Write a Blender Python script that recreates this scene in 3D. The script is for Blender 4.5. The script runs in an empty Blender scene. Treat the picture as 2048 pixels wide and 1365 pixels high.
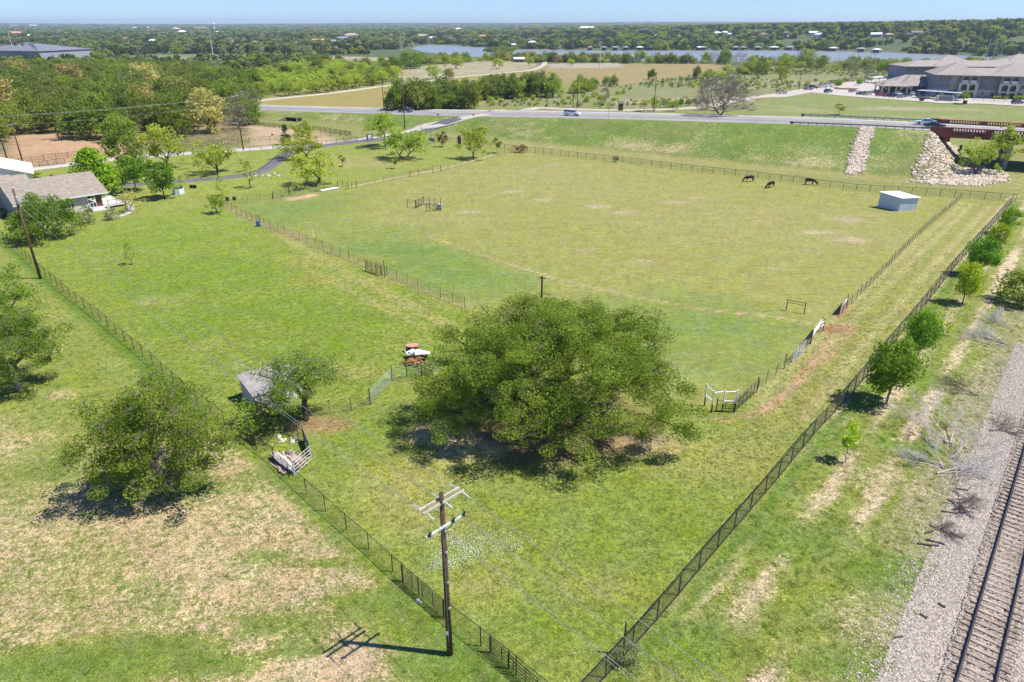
import bpy, math, random
import numpy as np
from math import sin, cos, pi, radians, hypot, atan2
from mathutils import Vector, Matrix

S = bpy.context.scene
# ------------------------------------------------------------------ camera
TH = radians(24.93); FPX = 1365.33; CX, CY = 1024.0, 682.5; HC = 30.0
cd = bpy.data.cameras.new('camera'); cam = bpy.data.objects.new('camera', cd)
S.collection.objects.link(cam); S.camera = cam
cd.lens = 24; cd.sensor_width = 36; cd.clip_start = 0.1; cd.clip_end = 60000
cam.location = (0, 0, HC); cam.rotation_euler = (pi/2 - TH, 0, 0)
# ------------------------------------------------------------------ sky, sun
SUN_EL = radians(60); SUN_DIR = Vector((cos(SUN_EL)*cos(radians(-8)), cos(SUN_EL)*sin(radians(-8)), sin(SUN_EL)))
W = bpy.data.worlds.new('World'); S.world = W; W.use_nodes = True
wn = W.node_tree; wn.nodes.clear()
sky = wn.nodes.new('ShaderNodeTexSky'); sky.sky_type = 'NISHITA'; sky.sun_disc = False
sky.sun_elevation = SUN_EL; sky.sun_rotation = radians(98)
sky.air_density = 1.0; sky.dust_density = 0.0; sky.ozone_density = 2.2; sky.altitude = 200
bg = wn.nodes.new('ShaderNodeBackground'); bg.inputs[1].default_value = 0.08
wo = wn.nodes.new('ShaderNodeOutputWorld')
tn = wn.nodes.new('ShaderNodeMix'); tn.data_type = 'RGBA'; tn.blend_type = 'MULTIPLY'; tn.inputs[0].default_value = 1; tn.inputs[7].default_value = (.54, .78, 1.30, 1)
wn.links.new(sky.outputs[0], tn.inputs[6]); wn.links.new(tn.outputs[2], bg.inputs[0]); wn.links.new(bg.outputs[0], wo.inputs[0])
sl = bpy.data.lights.new('sun', 'SUN'); sl.energy = 4.8; sl.angle = radians(0.53); sl.color = (1, .95, .85)
so = bpy.data.objects.new('sun', sl); S.collection.objects.link(so)
so.rotation_euler = SUN_DIR.to_track_quat('Z', 'Y').to_euler(); so.location = (60, -10, 120)
S.view_settings.view_transform = 'Standard'; S.view_settings.look = 'None'
S.view_settings.exposure = 0.72; S.view_settings.gamma = 1
S.render.engine = 'CYCLES'
S.cycles.max_bounces = 5; S.cycles.diffuse_bounces = 2; S.cycles.glossy_bounces = 2
S.cycles.transmission_bounces = 3; S.cycles.transparent_max_bounces = 24; S.cycles.volume_bounces = 0
S.cycles.use_denoising = True

# ------------------------------------------------------------------ geometry of the place
ct, st = cos(TH), sin(TH)
def ray(x, y):
    u = x-CX; v = y-CY
    return u, FPX*ct - v*st, v*ct + FPX*st
RD = (.8856, -.4644); RN = (.4644, .8856)           # highway direction, normal away from camera
RW = 15.0; S_END = 110.0; S_FAR = 178.0
def road_e(X):
    return np.interp(X, [-400, -160, -94, -20, 11, 38, 65, 84, 100, 900], [.4, .5, 1, 3.5, 5, 6, 6.9, 7.4, 7.5, 7.5])
def sm(a, b, x):
    t = np.clip((x-a)/(b-a), 0, 1); return t*t*(3-2*t)
def road_st(X, Y):
    return X*RD[0]+(Y-215.3)*RD[1], X*RN[0]+(Y-215.3)*RN[1]
SHORE = None
def shore_Y(X):          # far shore of the lake
    return np.interp(X, [-700, -400, -130, -50, 30, 120, 400, 500, 580, 680, 1200], [1300, 1330, 1350, 1230, 1120, 1080, 1085, 1010, 830, 730, 690])
def near_Y(X):           # near shore of the lake
    return np.interp(X, [-180, -120, -60, 0, 60, 200, 500, 1200], [1250, 1000, 860, 800, 760, 740, 690, 640])
def wob(X, Y, f, ph=0):
    return (np.sin(X*f+ph)+np.sin(Y*f*1.13+ph*2.1)+np.sin((X+Y)*f*.71+ph*.7)+np.sin((X-Y)*f*1.37+ph*1.9))/4
def terrain(X, Y):
    X = np.asarray(X, float); Y = np.asarray(Y, float)
    s, t = road_st(X, Y)
    e = road_e(X)
    gap = np.minimum(np.maximum(s-S_END, 0), np.maximum(S_FAR-s, 0))
    dn = np.hypot(np.maximum(-t-2.2, 0), gap*1.55)/2.8
    df = np.hypot(np.maximum(t-RW-2.2, 0), gap*1.55)/3.2
    zz = np.maximum(e-dn-df, 0)
    far = sm(420, 760, Y)
    base = -4.2*far + 0.12*wob(X, Y, .09)*(1-far)*sm(60, 140, Y)
    # small local undulation
    base = base + .05*wob(X, Y, .45, 1.3)*(1-sm(90, 160, Y))
    # beyond the far shore
    sh = shore_Y(X); d = Y-sh
    hr = np.interp(X/np.maximum(Y, 1), [-.8, -.2, 0, .15, .35, .6, .8], [3, 4, 6, 16, 24, 31, 38])
    hill = sm(-30, 650, d)*hr + sm(1500, 5000, d)*4
    hill = hill + sm(200, 1500, d)*3.5*wob(X, Y, .0035, .4) + sm(5000, 9500, Y)*(16+14*wob(X, Y, .0009, 2))
    base = base + np.where(d > -30, hill, 0)
    # land west of the lake
    lk = (Y > near_Y(X)) & (d < 0) & (X > -165+.0*Y)
    dd = np.minimum(np.minimum(Y-near_Y(X), -d), (X+165))
    base = base - np.where(lk, np.clip(dd*.2, 0, 4), 0)
    return np.where(zz > .001, np.maximum(zz, base), base)
WATER_Z = -5.0
def G(x, y, z=None):
    u, f, d = ray(x, y)
    if z is not None:
        h = HC-z; return (u*h/d, f*h/d, z)
    d = max(d, 2.5)
    k0, k1 = 5.0/d, 12000/f           # march down the ray until it meets the terrain
    ks = np.geomspace(15/d, 60/d if d > 0 else 1, 500)
    zr = HC-ks*d; zt = terrain(ks*u, ks*f)
    b = np.nonzero(zr <= zt)[0]
    i = b[0] if len(b) else len(ks)-1
    a, c = ks[max(i-1, 0)], ks[i]
    for _ in range(25):
        m = (a+c)/2
        if HC-m*d <= float(terrain(m*u, m*f)): c = m
        else: a = m
    return (c*u, c*f, float(terrain(c*u, c*f)))
def top_h(P, y):         # height above P of what shows at picture row y
    u, f, d = ray(0, y); return HC-P[1]*d/f-P[2]
def mpp(P):              # metres per photograph pixel at P
    return math.sqrt(P[1]**2+(HC-P[2])**2)*1.0/FPX*cos(atan2(HC-P[2], P[1])-TH)
# ------------------------------------------------------------------ ground grid
def axis(lo, hi, fine_lo, fine_hi, step, g):
    a = list(np.arange(fine_lo, fine_hi+step*.5, step))
    x, d = a[-1], step
    while x < hi: d *= g; x += d; a.append(x)
    x, d = a[0], step; b = []
    while x > lo: d *= g; x -= d; b.append(x)
    return np.array(b[::-1]+a)
GX = axis(-12000, 12000, -75, 75, .7, 1.03)
GY = axis(-60, 14000, 16, 110, .7, 1.016)
XX, YY = np.meshgrid(GX, GY)
ZZ = terrain(XX, YY)
NX, NY = len(GX), len(GY)
def zg(X, Y):            # the height of the built sheet
    i = int(np.clip(np.searchsorted(GX, X)-1, 0, NX-2)); j = int(np.clip(np.searchsorted(GY, Y)-1, 0, NY-2))
    a = (X-GX[i])/(GX[i+1]-GX[i]); b = (Y-GY[j])/(GY[j+1]-GY[j])
    return float(ZZ[j, i]*(1-a)*(1-b)+ZZ[j, i+1]*a*(1-b)+ZZ[j+1, i]*(1-a)*b+ZZ[j+1, i+1]*a*b)
def zgv(X, Y):
    i = np.clip(np.searchsorted(GX, X)-1, 0, NX-2); j = np.clip(np.searchsorted(GY, Y)-1, 0, NY-2)
    a = (X-GX[i])/(GX[i+1]-GX[i]); b = (Y-GY[j])/(GY[j+1]-GY[j])
    return ZZ[j, i]*(1-a)*(1-b)+ZZ[j, i+1]*a*(1-b)+ZZ[j+1, i]*(1-a)*b+ZZ[j+1, i+1]*a*b
def GZ(x, y):
    X, Y, _ = G(x, y); return (X, Y, zg(X, Y))

# ------------------------------------------------------------------ tags and object helpers
COL = S.collection
def tag(o, label=None, cat=None, group=None, kind=None):
    if label: o['label'] = label
    if cat: o['category'] = cat
    if group: o['group'] = group
    if kind: o['kind'] = kind
    return o
def empty(name, loc=(0, 0, 0), rz=0, label=None, cat=None, group=None):
    o = bpy.data.objects.new(name, None); COL.objects.link(o); o.empty_display_size = .3
    o.location = loc; o.rotation_euler = (0, 0, rz)
    return tag(o, label, cat, group)
def link(name, me, parent=None, loc=None, rz=0, sc=1):
    o = bpy.data.objects.new(name, me); COL.objects.link(o)
    if parent: o.parent = parent
    if loc is not None: o.location = loc
    if rz: o.rotation_euler = (0, 0, rz)
    if sc != 1: o.scale = (sc, sc, sc)
    return o
def np_mesh(name, V, Fc, mat=None, attrs=None, smooth=False):
    V = np.asarray(V, np.float32); Fc = np.asarray(Fc, np.int32)
    k = Fc.shape[1]; me = bpy.data.meshes.new(name)
    me.vertices.add(len(V)); me.vertices.foreach_set('co', V.ravel())
    me.loops.add(Fc.size); me.loops.foreach_set('vertex_index', Fc.ravel())
    me.polygons.add(len(Fc)); me.polygons.foreach_set('loop_start', np.arange(0, Fc.size, k, dtype=np.int32))
    me.polygons.foreach_set('loop_total', np.full(len(Fc), k, np.int32))
    if smooth: me.polygons.foreach_set('use_smooth', np.ones(len(Fc), bool))
    for an, (ty, dom, data) in (attrs or {}).items():
        a = me.attributes.new(an, ty, dom)
        a.data.foreach_set('color' if 'COLOR' in ty else 'value', np.asarray(data, np.float32).ravel())
    me.update(calc_edges=True)
    if mat: me.materials.append(mat)
    return me
class MB:
    """collects boxes, bars, tubes and prisms; build() makes ONE mesh object"""
    def __init__(s): s.v = []; s.f = []
    def add(s, vs, fs):
        n = len(s.v); s.v += [tuple(v) for v in vs]; s.f += [[i+n for i in f] for f in fs]; return s
    def box(s, x0, x1, y0, y1, z0, z1):
        return s.add([(x0,y0,z0),(x1,y0,z0),(x1,y1,z0),(x0,y1,z0),(x0,y0,z1),(x1,y0,z1),(x1,y1,z1),(x0,y1,z1)],
                     [(3,2,1,0),(4,5,6,7),(0,1,5,4),(1,2,6,5),(2,3,7,6),(3,0,4,7)])
    def tube(s, p, q, r, r2=None, n=6, cap=True):
        p, q = Vector(p), Vector(q); r2 = r if r2 is None else r2
        d = q-p
        if d.length < 1e-6: return s
        d.normalize(); a = d.orthogonal().normalized(); b = d.cross(a); vs = []
        for c, rr in ((p, r), (q, r2)):
            for i in range(n):
                t = 2*pi*i/n; vs.append(c+a*(cos(t)*rr)+b*(sin(t)*rr))
        fs = [(i, (i+1) % n, n+(i+1) % n, n+i) for i in range(n)]
        if cap: fs += [tuple(range(n))[::-1], tuple(range(n, 2*n))]
        return s.add(vs, fs)
    def bar(s, p, q, w, h):          # rectangular bar, w across, h up
        p, q = Vector(p), Vector(q); d = (q-p)
        if d.length < 1e-6: return s
        d.normalize(); a = d.cross(Vector((0, 0, 1)))
        a = Vector((1, 0, 0)) if a.length < 1e-3 else a.normalized(); b = a.cross(d)
        vs = [c+a*(i*w/2)+b*(j*h/2) for c in (p, q) for i, j in ((-1,-1),(1,-1),(1,1),(-1,1))]
        return s.add(vs, [(0,1,2,3),(7,6,5,4),(0,4,5,1),(1,5,6,2),(2,6,7,3),(3,7,4,0)])
    def prism(s, poly, axis, a0, a1):
        """poly: 2-d outline; axis 'x' (poly = y,z), 'y' (poly = x,z), 'z' (poly = x,y)"""
        n = len(poly)
        def P(u, v, w): return {'x': (w, u, v), 'y': (u, w, v), 'z': (u, v, w)}[axis]
        return s.add([P(u, v, a0) for u, v in poly]+[P(u, v, a1) for u, v in poly],
                     [tuple(range(n)), tuple(range(n, 2*n))[::-1]]+[(i, n+i, n+(i+1) % n, (i+1) % n) for i in range(n)])
    def mesh(s, name, mat, smooth=False, fix=True):
        me = bpy.data.meshes.new(name); me.from_pydata(s.v, [], s.f)
        if fix:
            import bmesh
            b = bmesh.new(); b.from_mesh(me); bmesh.ops.recalc_face_normals(b, faces=b.faces); b.to_mesh(me); b.free()
        if smooth: me.polygons.foreach_set('use_smooth', [True]*len(me.polygons))
        if mat: me.materials.append(mat)
        me.update(); return me
    def build(s, name, mat, parent=None, loc=None, rz=0, smooth=False):
        return link(name, s.mesh(name, mat, smooth), parent, loc, rz)
def copy_tree(o, parent=None):
    c = o.copy(); COL.objects.link(c)
    if parent: c.parent = parent
    for ch in o.children: copy_tree(ch, c)
    return c

# ------------------------------------------------------------------ materials
class NT:
    def __init__(s, name):
        s.m = bpy.data.materials.new(name); s.m.use_nodes = True; s.t = s.m.node_tree; s.t.nodes.clear()
        s.out = s.n('ShaderNodeOutputMaterial')
    def n(s, ty, **kw):
        o = s.t.nodes.new(ty)
        for k, v in kw.items():
            if k.startswith('i_'):
                o.inputs[k[2:].replace('_', ' ')].default_value = v
            else: setattr(o, k, v)
        return o
    def l(s, a, b): s.t.links.new(a, b)
    def math(s, op, a, b=None, c=None, clamp=False):
        o = s.n('ShaderNodeMath', operation=op); o.use_clamp = clamp
        for i, x in enumerate((a, b, c)):
            if x is None: continue
            if isinstance(x, (int, float)): o.inputs[i].default_value = x
            else: s.l(x, o.inputs[i])
        return o.outputs[0]
    def noise(s, co, scale, detail=4, rough=.55, dist=0):
        o = s.n('ShaderNodeTexNoise'); o.inputs['Scale'].default_value = scale; o.inputs['Detail'].default_value = detail
        o.inputs['Roughness'].default_value = rough; o.inputs['Distortion'].default_value = dist
        s.l(co, o.inputs['Vector']); return o.outputs[0]
    def mix(s, f, a, b, bt='MIX'):
        o = s.n('ShaderNodeMix', data_type='RGBA', blend_type=bt)
        for x, i in ((f, 0), (a, 6), (b, 7)):
            if isinstance(x, (int, float)): o.inputs[i].default_value = x
            elif isinstance(x, tuple): o.inputs[i].default_value = (*x, 1) if len(x) == 3 else x
            else: s.l(x, o.inputs[i])
        return o.outputs[2]
    def ramp(s, f, stops):
        o = s.n('ShaderNodeValToRGB'); r = o.color_ramp
        r.elements[0].position = stops[0][0]; r.elements[0].color = (*stops[0][1], 1)
        r.elements[1].position = stops[1][0]; r.elements[1].color = (*stops[1][1], 1)
        for p, c in stops[2:]:
            e = r.elements.new(p); e.color = (*c, 1)
        s.l(f, o.inputs[0]); return o.outputs[0]
    def maprange(s, x, a, b, c=0, d=1, clamp=True):
        o = s.n('ShaderNodeMapRange'); o.clamp = clamp
        for i, v in enumerate((a, b, c, d)): 
            if isinstance(v, (int, float)): o.inputs[i+1].default_value = v
            else: s.l(v, o.inputs[i+1])
        s.l(x, o.inputs[0]); return o.outputs[0]
    def bsdf(s, col, rough=.8, metal=0, spec=.3, bump=None, bs=.5, bd=.05):
        b = s.n('ShaderNodeBsdfPrincipled')
        if isinstance(col, tuple): b.inputs['Base Color'].default_value = (*col, 1)
        else: s.l(col, b.inputs['Base Color'])
        if isinstance(rough, (int, float)): b.inputs['Roughness'].default_value = rough
        else: s.l(rough, b.inputs['Roughness'])
        b.inputs['Metallic'].default_value = metal; b.inputs['Specular IOR Level'].default_value = spec
        if bump is not None:
            k = s.n('ShaderNodeBump'); k.inputs['Strength'].default_value = bs; k.inputs['Distance'].default_value = bd
            s.l(bump, k.inputs['Height']); s.l(k.outputs[0], b.inputs['Normal'])
        s.l(b.outputs[0], s.out.inputs[0]); return b
MATS = {}
def mat(name, col, rough=.7, metal=0, var=.25, scale=3.0, spec=.3, bump=.0, col2=None):
    """plain surface with grain: colour wandering round col (towards col2)"""
    if name in MATS: return MATS[name]
    t = NT(name); tc = t.n('ShaderNodeTexCoord').outputs['Object']
    n = t.noise(tc, scale, 6, .65); n2 = t.noise(tc, scale*9, 3, .6)
    c2 = col2 or tuple(max(0, c*(1-var)) for c in col); c1 = tuple(min(1, c*(1+var*.5)) for c in col) if col2 is None else col
    f = t.maprange(n, .35, .65); f2 = t.math('MULTIPLY_ADD', n2, .35, .82)
    c = t.mix(f, c1, c2)
    v = t.n('ShaderNodeVectorMath', operation='SCALE'); t.l(c, v.inputs[0]); t.l(f2, v.inputs['Scale'])
    t.bsdf(v.outputs[0], rough, metal, spec, n2 if bump else None, bump, .02)
    MATS[name] = t.m; return t.m
def glass(name='window_glass', col=(.04, .055, .07)):
    if name in MATS: return MATS[name]
    t = NT(name); t.bsdf(col, .08, 0, .8); MATS[name] = t.m; return t.m
# ------------------------------------------------------------------ ground cover zones (world polygons)
def W2(pts): return np.array([G(*p)[:2] for p in pts])
def seg_d(X, Y, P):      # distance to a polyline
    d = np.full(X.shape, 1e9)
    for (x0, y0), (x1, y1) in zip(P[:-1], P[1:]):
        vx, vy = x1-x0, y1-y0; t = np.clip(((X-x0)*vx+(Y-y0)*vy)/(vx*vx+vy*vy+1e-9), 0, 1)
        d = np.minimum(d, np.hypot(X-x0-t*vx, Y-y0-t*vy))
    return d
def inside(X, Y, P):
    r = np.zeros(X.shape, bool); n = len(P)
    for i in range(n):
        x0, y0 = P[i]; x1, y1 = P[(i+1) % n]
        if y0 == y1: continue
        c = ((y0 > Y) != (y1 > Y)) & (X < (x1-x0)*(Y-y0)/(y1-y0)+x0)
        r ^= c
    return r
def sdist(X, Y, P):      # negative inside
    d = seg_d(X, Y, np.vstack([P, P[:1]])); return np.where(inside(X, Y, P), -d, d)
LUSH = (.135, .205, .022); MEAD = (.165, .215, .034); OLIVE = (.185, .195, .060); STRAW = (.31, .265, .13)
TAN = (.36, .28, .17); PINK = (.45, .31, .20); DKGR = (.060, .115, .014); RED = (.30, .155, .085); LITTER = (.13, .075, .045)
CA = np.empty(XX.shape+(3,)); CB = np.empty(XX.shape+(3,)); CV = np.full(XX.shape, .8); ST = np.zeros(XX.shape)
CA[:] = OLIVE; CB[:] = STRAW
def lay(w, a=None, b=None, cov=None, stones=None):
    w3 = w[..., None]
    if a is not None: CA[:] = CA*(1-w3)+np.array(a)*w3
    if b is not None: CB[:] = CB*(1-w3)+np.array(b)*w3
    if cov is not None: CV[:] = CV*(1-w)+cov*w
    if stones is not None: ST[:] = ST*(1-w)+stones*w
def bbox(P, pad):
    j0, j1 = np.searchsorted(GY, [P[:, 1].min()-pad, P[:, 1].max()+pad]); i0, i1 = np.searchsorted(GX, [P[:, 0].min()-pad, P[:, 0].max()+pad])
    return slice(j0, j1), slice(i0, i1)
def wsub(sl_, w):
    full = np.zeros(XX.shape); full[sl_] = w; return full
def poly(P, f=1.0, **k):
    P = np.asarray(P); b = bbox(P, f*2); jit = .5*f*wob(XX[b], YY[b], 2.2/f+.15)
    lay(wsub(b, 1-sm(-f, f, sdist(XX[b], YY[b], P)+jit)), **k)
def line(P, w, f=.4, **k):
    P = np.asarray(P); b = bbox(P, w+f*2)
    lay(wsub(b, 1-sm(w/2-f, w/2+f, seg_d(XX[b], YY[b], P))*1.0), **k)
def blob(x, y, r, f=.5, s=1.0, ry=None, **k):
    c = G(x, y); ry = ry or r; P = np.array([[c[0]-r*1.4, c[1]-ry*1.4], [c[0]+r*1.4, c[1]+ry*1.4]])
    b = bbox(P, 1); d = np.hypot((XX[b]-c[0])/r, (YY[b]-c[1])/ry)+.16*wob(XX[b], YY[b], 3.1/r, x)+.10*wob(XX[b], YY[b], 7/r, y)
    lay(wsub(b, s*(1-sm(1-f, 1+f*.4, d))), **k)

FENCE_L = [(-70, 418), (0, 475), (44, 509), (83, 547), (140, 595), (199, 640), (303, 728), (373, 790), (440, 843), (508, 896), (545, 921), (583, 962), (650, 1022), (720, 1083), (801, 1158), (890, 1236), (971, 1300), (1046, 1362), (1110, 1415)]
FENCE_R = [(2024, 406), (1912, 532), (1849, 612), (1793, 679), (1730, 756), (1694, 799), (1629, 868), (1552, 962), (1489, 1035), (1415, 1121), (1327, 1226), (1243, 1320), (1195, 1372), (1150, 1420)]
INNER_L = [(445, 412), (517, 448), (600, 481), (730, 533), (930, 617)]
INNER_B = [(445, 410), (545, 398), (590, 392), (700, 375), (880, 340), (985, 312)]
FENCE_B = [(862, 280), (985, 296), (1030, 302), (1230, 325), (1500, 356), (1710, 383), (1915, 395), (2030, 404)]
INNER_R = [(1922, 398), (1840, 468), (1750, 562), (1683, 628)]
INNER_R2 = [(1640, 665), (1605, 706), (1545, 762), (1512, 790)]
# far country
FARG = (.075, .105, .040)
lay(sm(420, 800, YY), a=FARG, b=(.26, .23, .15), cov=.72)
# forest floor left
poly(W2([(-300, 140), (200, 128), (512, 150), (520, 262), (470, 292), (300, 300), (180, 318), (-60, 345), (-500, 300)]), 5, a=(.09, .10, .04), b=(.30, .21, .12), cov=.5)
poly(W2([(30, 268), (150, 268), (260, 290), (250, 318), (20, 335)]), 2, a=(.28, .17, .09), b=(.36, .24, .14), cov=.4)
poly(W2([(500, 250), (640, 262), (700, 290), (500, 297)]), 2, a=(.24, .21, .10), b=(.36, .27, .17), cov=.4)
# the yard around the house
poly(W2([(0, 350), (240, 320), (500, 300), (700, 287), (860, 272), (1040, 300), (880, 342), (700, 378), (440, 412), (250, 470), (120, 505), (0, 500), (-300, 430)]), 2, a=(.185, .215, .045), b=STRAW, cov=.82)
blob(700, 325, 16, ry=9, s=.6, a=(.25, .23, .09), cov=.7)
blob(450, 370, 14, ry=8, s=.7, a=(.20, .235, .04), cov=.85)
# inner paddock
PAD = W2([(445, 410), (700, 372), (985, 308), (1030, 300), (1230, 322), (1500, 353), (1710, 380), (1925, 397), (1683, 628), (1640, 665), (1512, 790), (1400, 820), (1000, 800), (930, 617), (730, 532), (600, 480), (517, 448)])
poly(PAD, .8, a=(.220, .222, .062), b=(.34, .29, .14), cov=.80)
for x, y, r, ry, s in ((560, 430, 16, 12, .7), (620, 400, 14, 12, .5), (850, 520, 13, 9, .85), (940, 560, 12, 8, .8), (780, 500, 9, 6, .8), (730, 470, 14, 10, .5), (1400, 700, 14, 10, .6), (1300, 620, 14, 9, .5), (1480, 640, 9, 6, .5)):
    blob(x, y, r, ry=ry, s=s, f=.7, a=(.125, .190, .040), cov=.9)
for x, y, r, ry, s in ((1200, 380, 26, 12, .6), (1350, 430, 22, 12, .5), (1100, 350, 22, 12, .6), (1500, 480, 20, 9, .5), (900, 440, 14, 6, .6), (1600, 430, 16, 9, .5), (1750, 470, 12, 8, .5)):
    blob(x, y, r, ry=ry, s=s, f=.7, a=(.235, .225, .080), cov=.66)
for x, y, r, ry in ((1697, 440, 3.6, 3.2), (1285, 523, 2.3, 1.5), (1550, 537, 1.5, .9), (1190, 413, 3.2, 2.2), (1110, 330, 3.6, 1.6), (1170, 330, 3, 1.2), (1022, 384, 3, 1.6), (1395, 396, 4, 1.4), (1350, 405, 4, 1.6), (1170, 500, 1.8, 1), (1250, 425, 3, 1.6), (1090, 400, 2.5, 1.5), (1420, 428, 1.6, 1), (1520, 442, 2, 1.0), (940, 425, 4, 1.6), (1640, 465, 3, 1.5), (850, 405, 3, 1.2), (1430, 372, 2, .8), (1120, 650, 2, 1), (1700, 480, 4, 2)):
    blob(x, y, r, ry=ry, f=.95, s=.6 if r < 2.4 else .75, a=(.27, .24, .12), b=(.34, .28, .18), cov=.32)
# lush meadow
MEADOW = W2([(0, 458), (-200, 420), (100, 480), (240, 440), (445, 412), (517, 448), (600, 481), (730, 533), (930, 617), (1000, 700), (850, 748), (785, 756), (745, 808), (650, 827), (590, 850), (510, 880), (440, 843), (373, 790), (303, 728), (199, 640), (140, 595), (83, 547), (44, 509), (0, 475)])
poly(MEADOW, 1.8, a=MEAD, b=(.27, .27, .08), cov=.88)
for x, y, r, ry, s in ((330, 560, 12, 9, .9), (470, 540, 11, 7, .9), (560, 620, 11, 7, .8), (380, 650, 9, 6, .8), (640, 690, 8, 5, .8), (300, 480, 10, 6, .6), (720, 640, 7, 4, .5), (450, 720, 6, 4, .6), (760, 760, 4, 3, .6)):
    blob(x, y, r, ry=ry, s=s, f=.8, a=LUSH, b=(.19, .22, .05), cov=.95)
for x, y, r, ry, s in ((640, 520, 10, 3, .6), (700, 560, 9, 3, .7), (800, 610, 7, 3, .6), (330, 600, 4, 2.2, .5), (300, 605, 2, 1.2, .8), (700, 745, 4, 2, .7), (800, 690, 3, 2, .4), (420, 690, 4, 2, .4)):
    blob(x, y, r, ry=ry, s=s, f=.7, a=(.24, .23, .065), cov=.7)
line(W2([(560, 470), (640, 515), (720, 560), (800, 600), (900, 655)]), 1.5, .8, a=(.26, .25, .08), cov=.75)
line(W2([(600, 530), (660, 560), (760, 612), (850, 660)]), .6, .4, a=(.27, .25, .09), cov=.7)
# meadow in front of the big oak and lane to the right
FRONT = W2([(560, 945), (510, 880), (590, 850), (650, 827), (745, 808), (785, 756), (850, 748), (1000, 700), (1400, 820), (1512, 790), (1640, 665), (1683, 628), (1925, 397), (2024, 406), (1912, 532), (1849, 612), (1793, 679), (1730, 756), (1694, 799), (1629, 868), (1552, 962), (1489, 1035), (1415, 1121), (1327, 1226), (1243, 1320), (1150, 1420), (1110, 1415), (1046, 1362), (971, 1300), (890, 1236), (801, 1158), (720, 1083), (650, 1022), (583, 962)])
poly(FRONT, .5, a=(.175, .215, .040), b=(.30, .27, .10), cov=.84)
for x, y, r, ry, s in ((1300, 980, 6, 5, .8), (1100, 1240, 5, 4, .8), (1000, 1040, 5, 3, .7), (1220, 1120, 5, 4, .6), (740, 880, 6, 4, .7), (1330, 1070, 4, 3, .6), (1480, 880, 4, 3, .4)):
    blob(x, y, r, ry=ry, s=s, f=.8, a=(.140, .205, .028), cov=.92)
for x, y, r, ry, s in ((840, 950, 5, 2.6, .8), (790, 1010, 4, 2.5, .7), (1400, 930, 5, 3, .6), (960, 1180, 3, 2, .6), (860, 1050, 4, 2.5, .6), (1180, 1180, 4, 2, .4), (1430, 900, 3, 2, .6)):
    blob(x, y, r, ry=ry, s=s, f=.8, a=(.265, .245, .075), cov=.65)
LANE = W2([(1925, 397), (2030, 402), (1880, 560), (1730, 745), (1590, 905), (1500, 1010), (1420, 900), (1520, 800), (1640, 665), (1683, 628)])
poly(LANE, 1.2, a=(.205, .210, .055), b=(.34, .29, .14), cov=.74)
for k in (-3.2, -1.6, 1.2, 3.0):
    a = W2([(1965, 410), (1835, 540), (1700, 690), (1580, 830)]); a = a+np.array([k*.75, -k*.6]); line(a, .8, .5, a=(.28, .26, .10), cov=.55)
# under the big oak
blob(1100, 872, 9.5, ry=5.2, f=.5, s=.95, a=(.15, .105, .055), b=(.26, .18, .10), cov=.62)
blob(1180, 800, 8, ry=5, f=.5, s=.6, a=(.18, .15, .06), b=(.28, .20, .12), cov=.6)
blob(880, 872, 3.0, ry=2.0, f=.5, a=(.45, .36, .19), b=(.50, .40, .22), cov=.5)
blob(940, 900, 3.2, ry=1.6, f=.5, a=(.42, .33, .18), b=(.50, .40, .22), cov=.5)
blob(1300, 890, 3.4, ry=1.6, f=.5, s=.8, a=(.27, .22, .10), b=(.34, .26, .15), cov=.5)
blob(640, 850, 3, ry=1.6, f=.5, s=.8, a=(.25, .14, .08), b=(.34, .2, .12), cov=.5)
# red dirt tracks
for P_, w_ in ((((1395, 832), (1440, 840), (1490, 832), (1545, 805), (1600, 748), (1640, 705), (1668, 668)), 1.0), (((1440, 838), (1520, 830), (1590, 775), (1650, 718), (1712, 660)), .9)):
    line(W2(P_), w_*.5, .3, a=(.25, .19, .08), b=(.33, .20, .11), cov=.45)
blob(1666, 660, 1.9, ry=1.4, f=.6, a=(.27, .15, .08), b=(.21, .11, .06), cov=.5)
blob(1695, 655, 1.6, ry=1.6, f=.7, s=.7, a=(.30, .19, .11), b=RED, cov=.5)
line(W2([(860, 475), (980, 515), (1100, 555), (1250, 590), (1400, 618), (1560, 636), (1640, 652)]), .42, .25, a=(.33, .26, .13), b=(.38, .26, .16), cov=.4)
line(W2([(440, 412), (480, 432), (540, 458), (600, 478)])+np.array([.5, .3]), 1.1, .6, a=(.24, .20, .08), b=(.34, .22, .14), cov=.45)
line(W2([(590, 395), (630, 387)])+np.array([0, -1.5]), 2.2, .6, a=(.38, .24, .16), b=(.42, .28, .18), cov=.4)
line(W2([(1680, 632), (1700, 612)])+np.array([-.5, -.2]), .8, .3, a=RED, b=RED, cov=.5)
line(W2(INNER_B[3:])+np.array([0, .4]), .8, .4, a=(.34, .30, .16), cov=.4)
line(W2(INNER_L), 1.0, .5, a=(.22, .20, .08), cov=.6)
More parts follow.
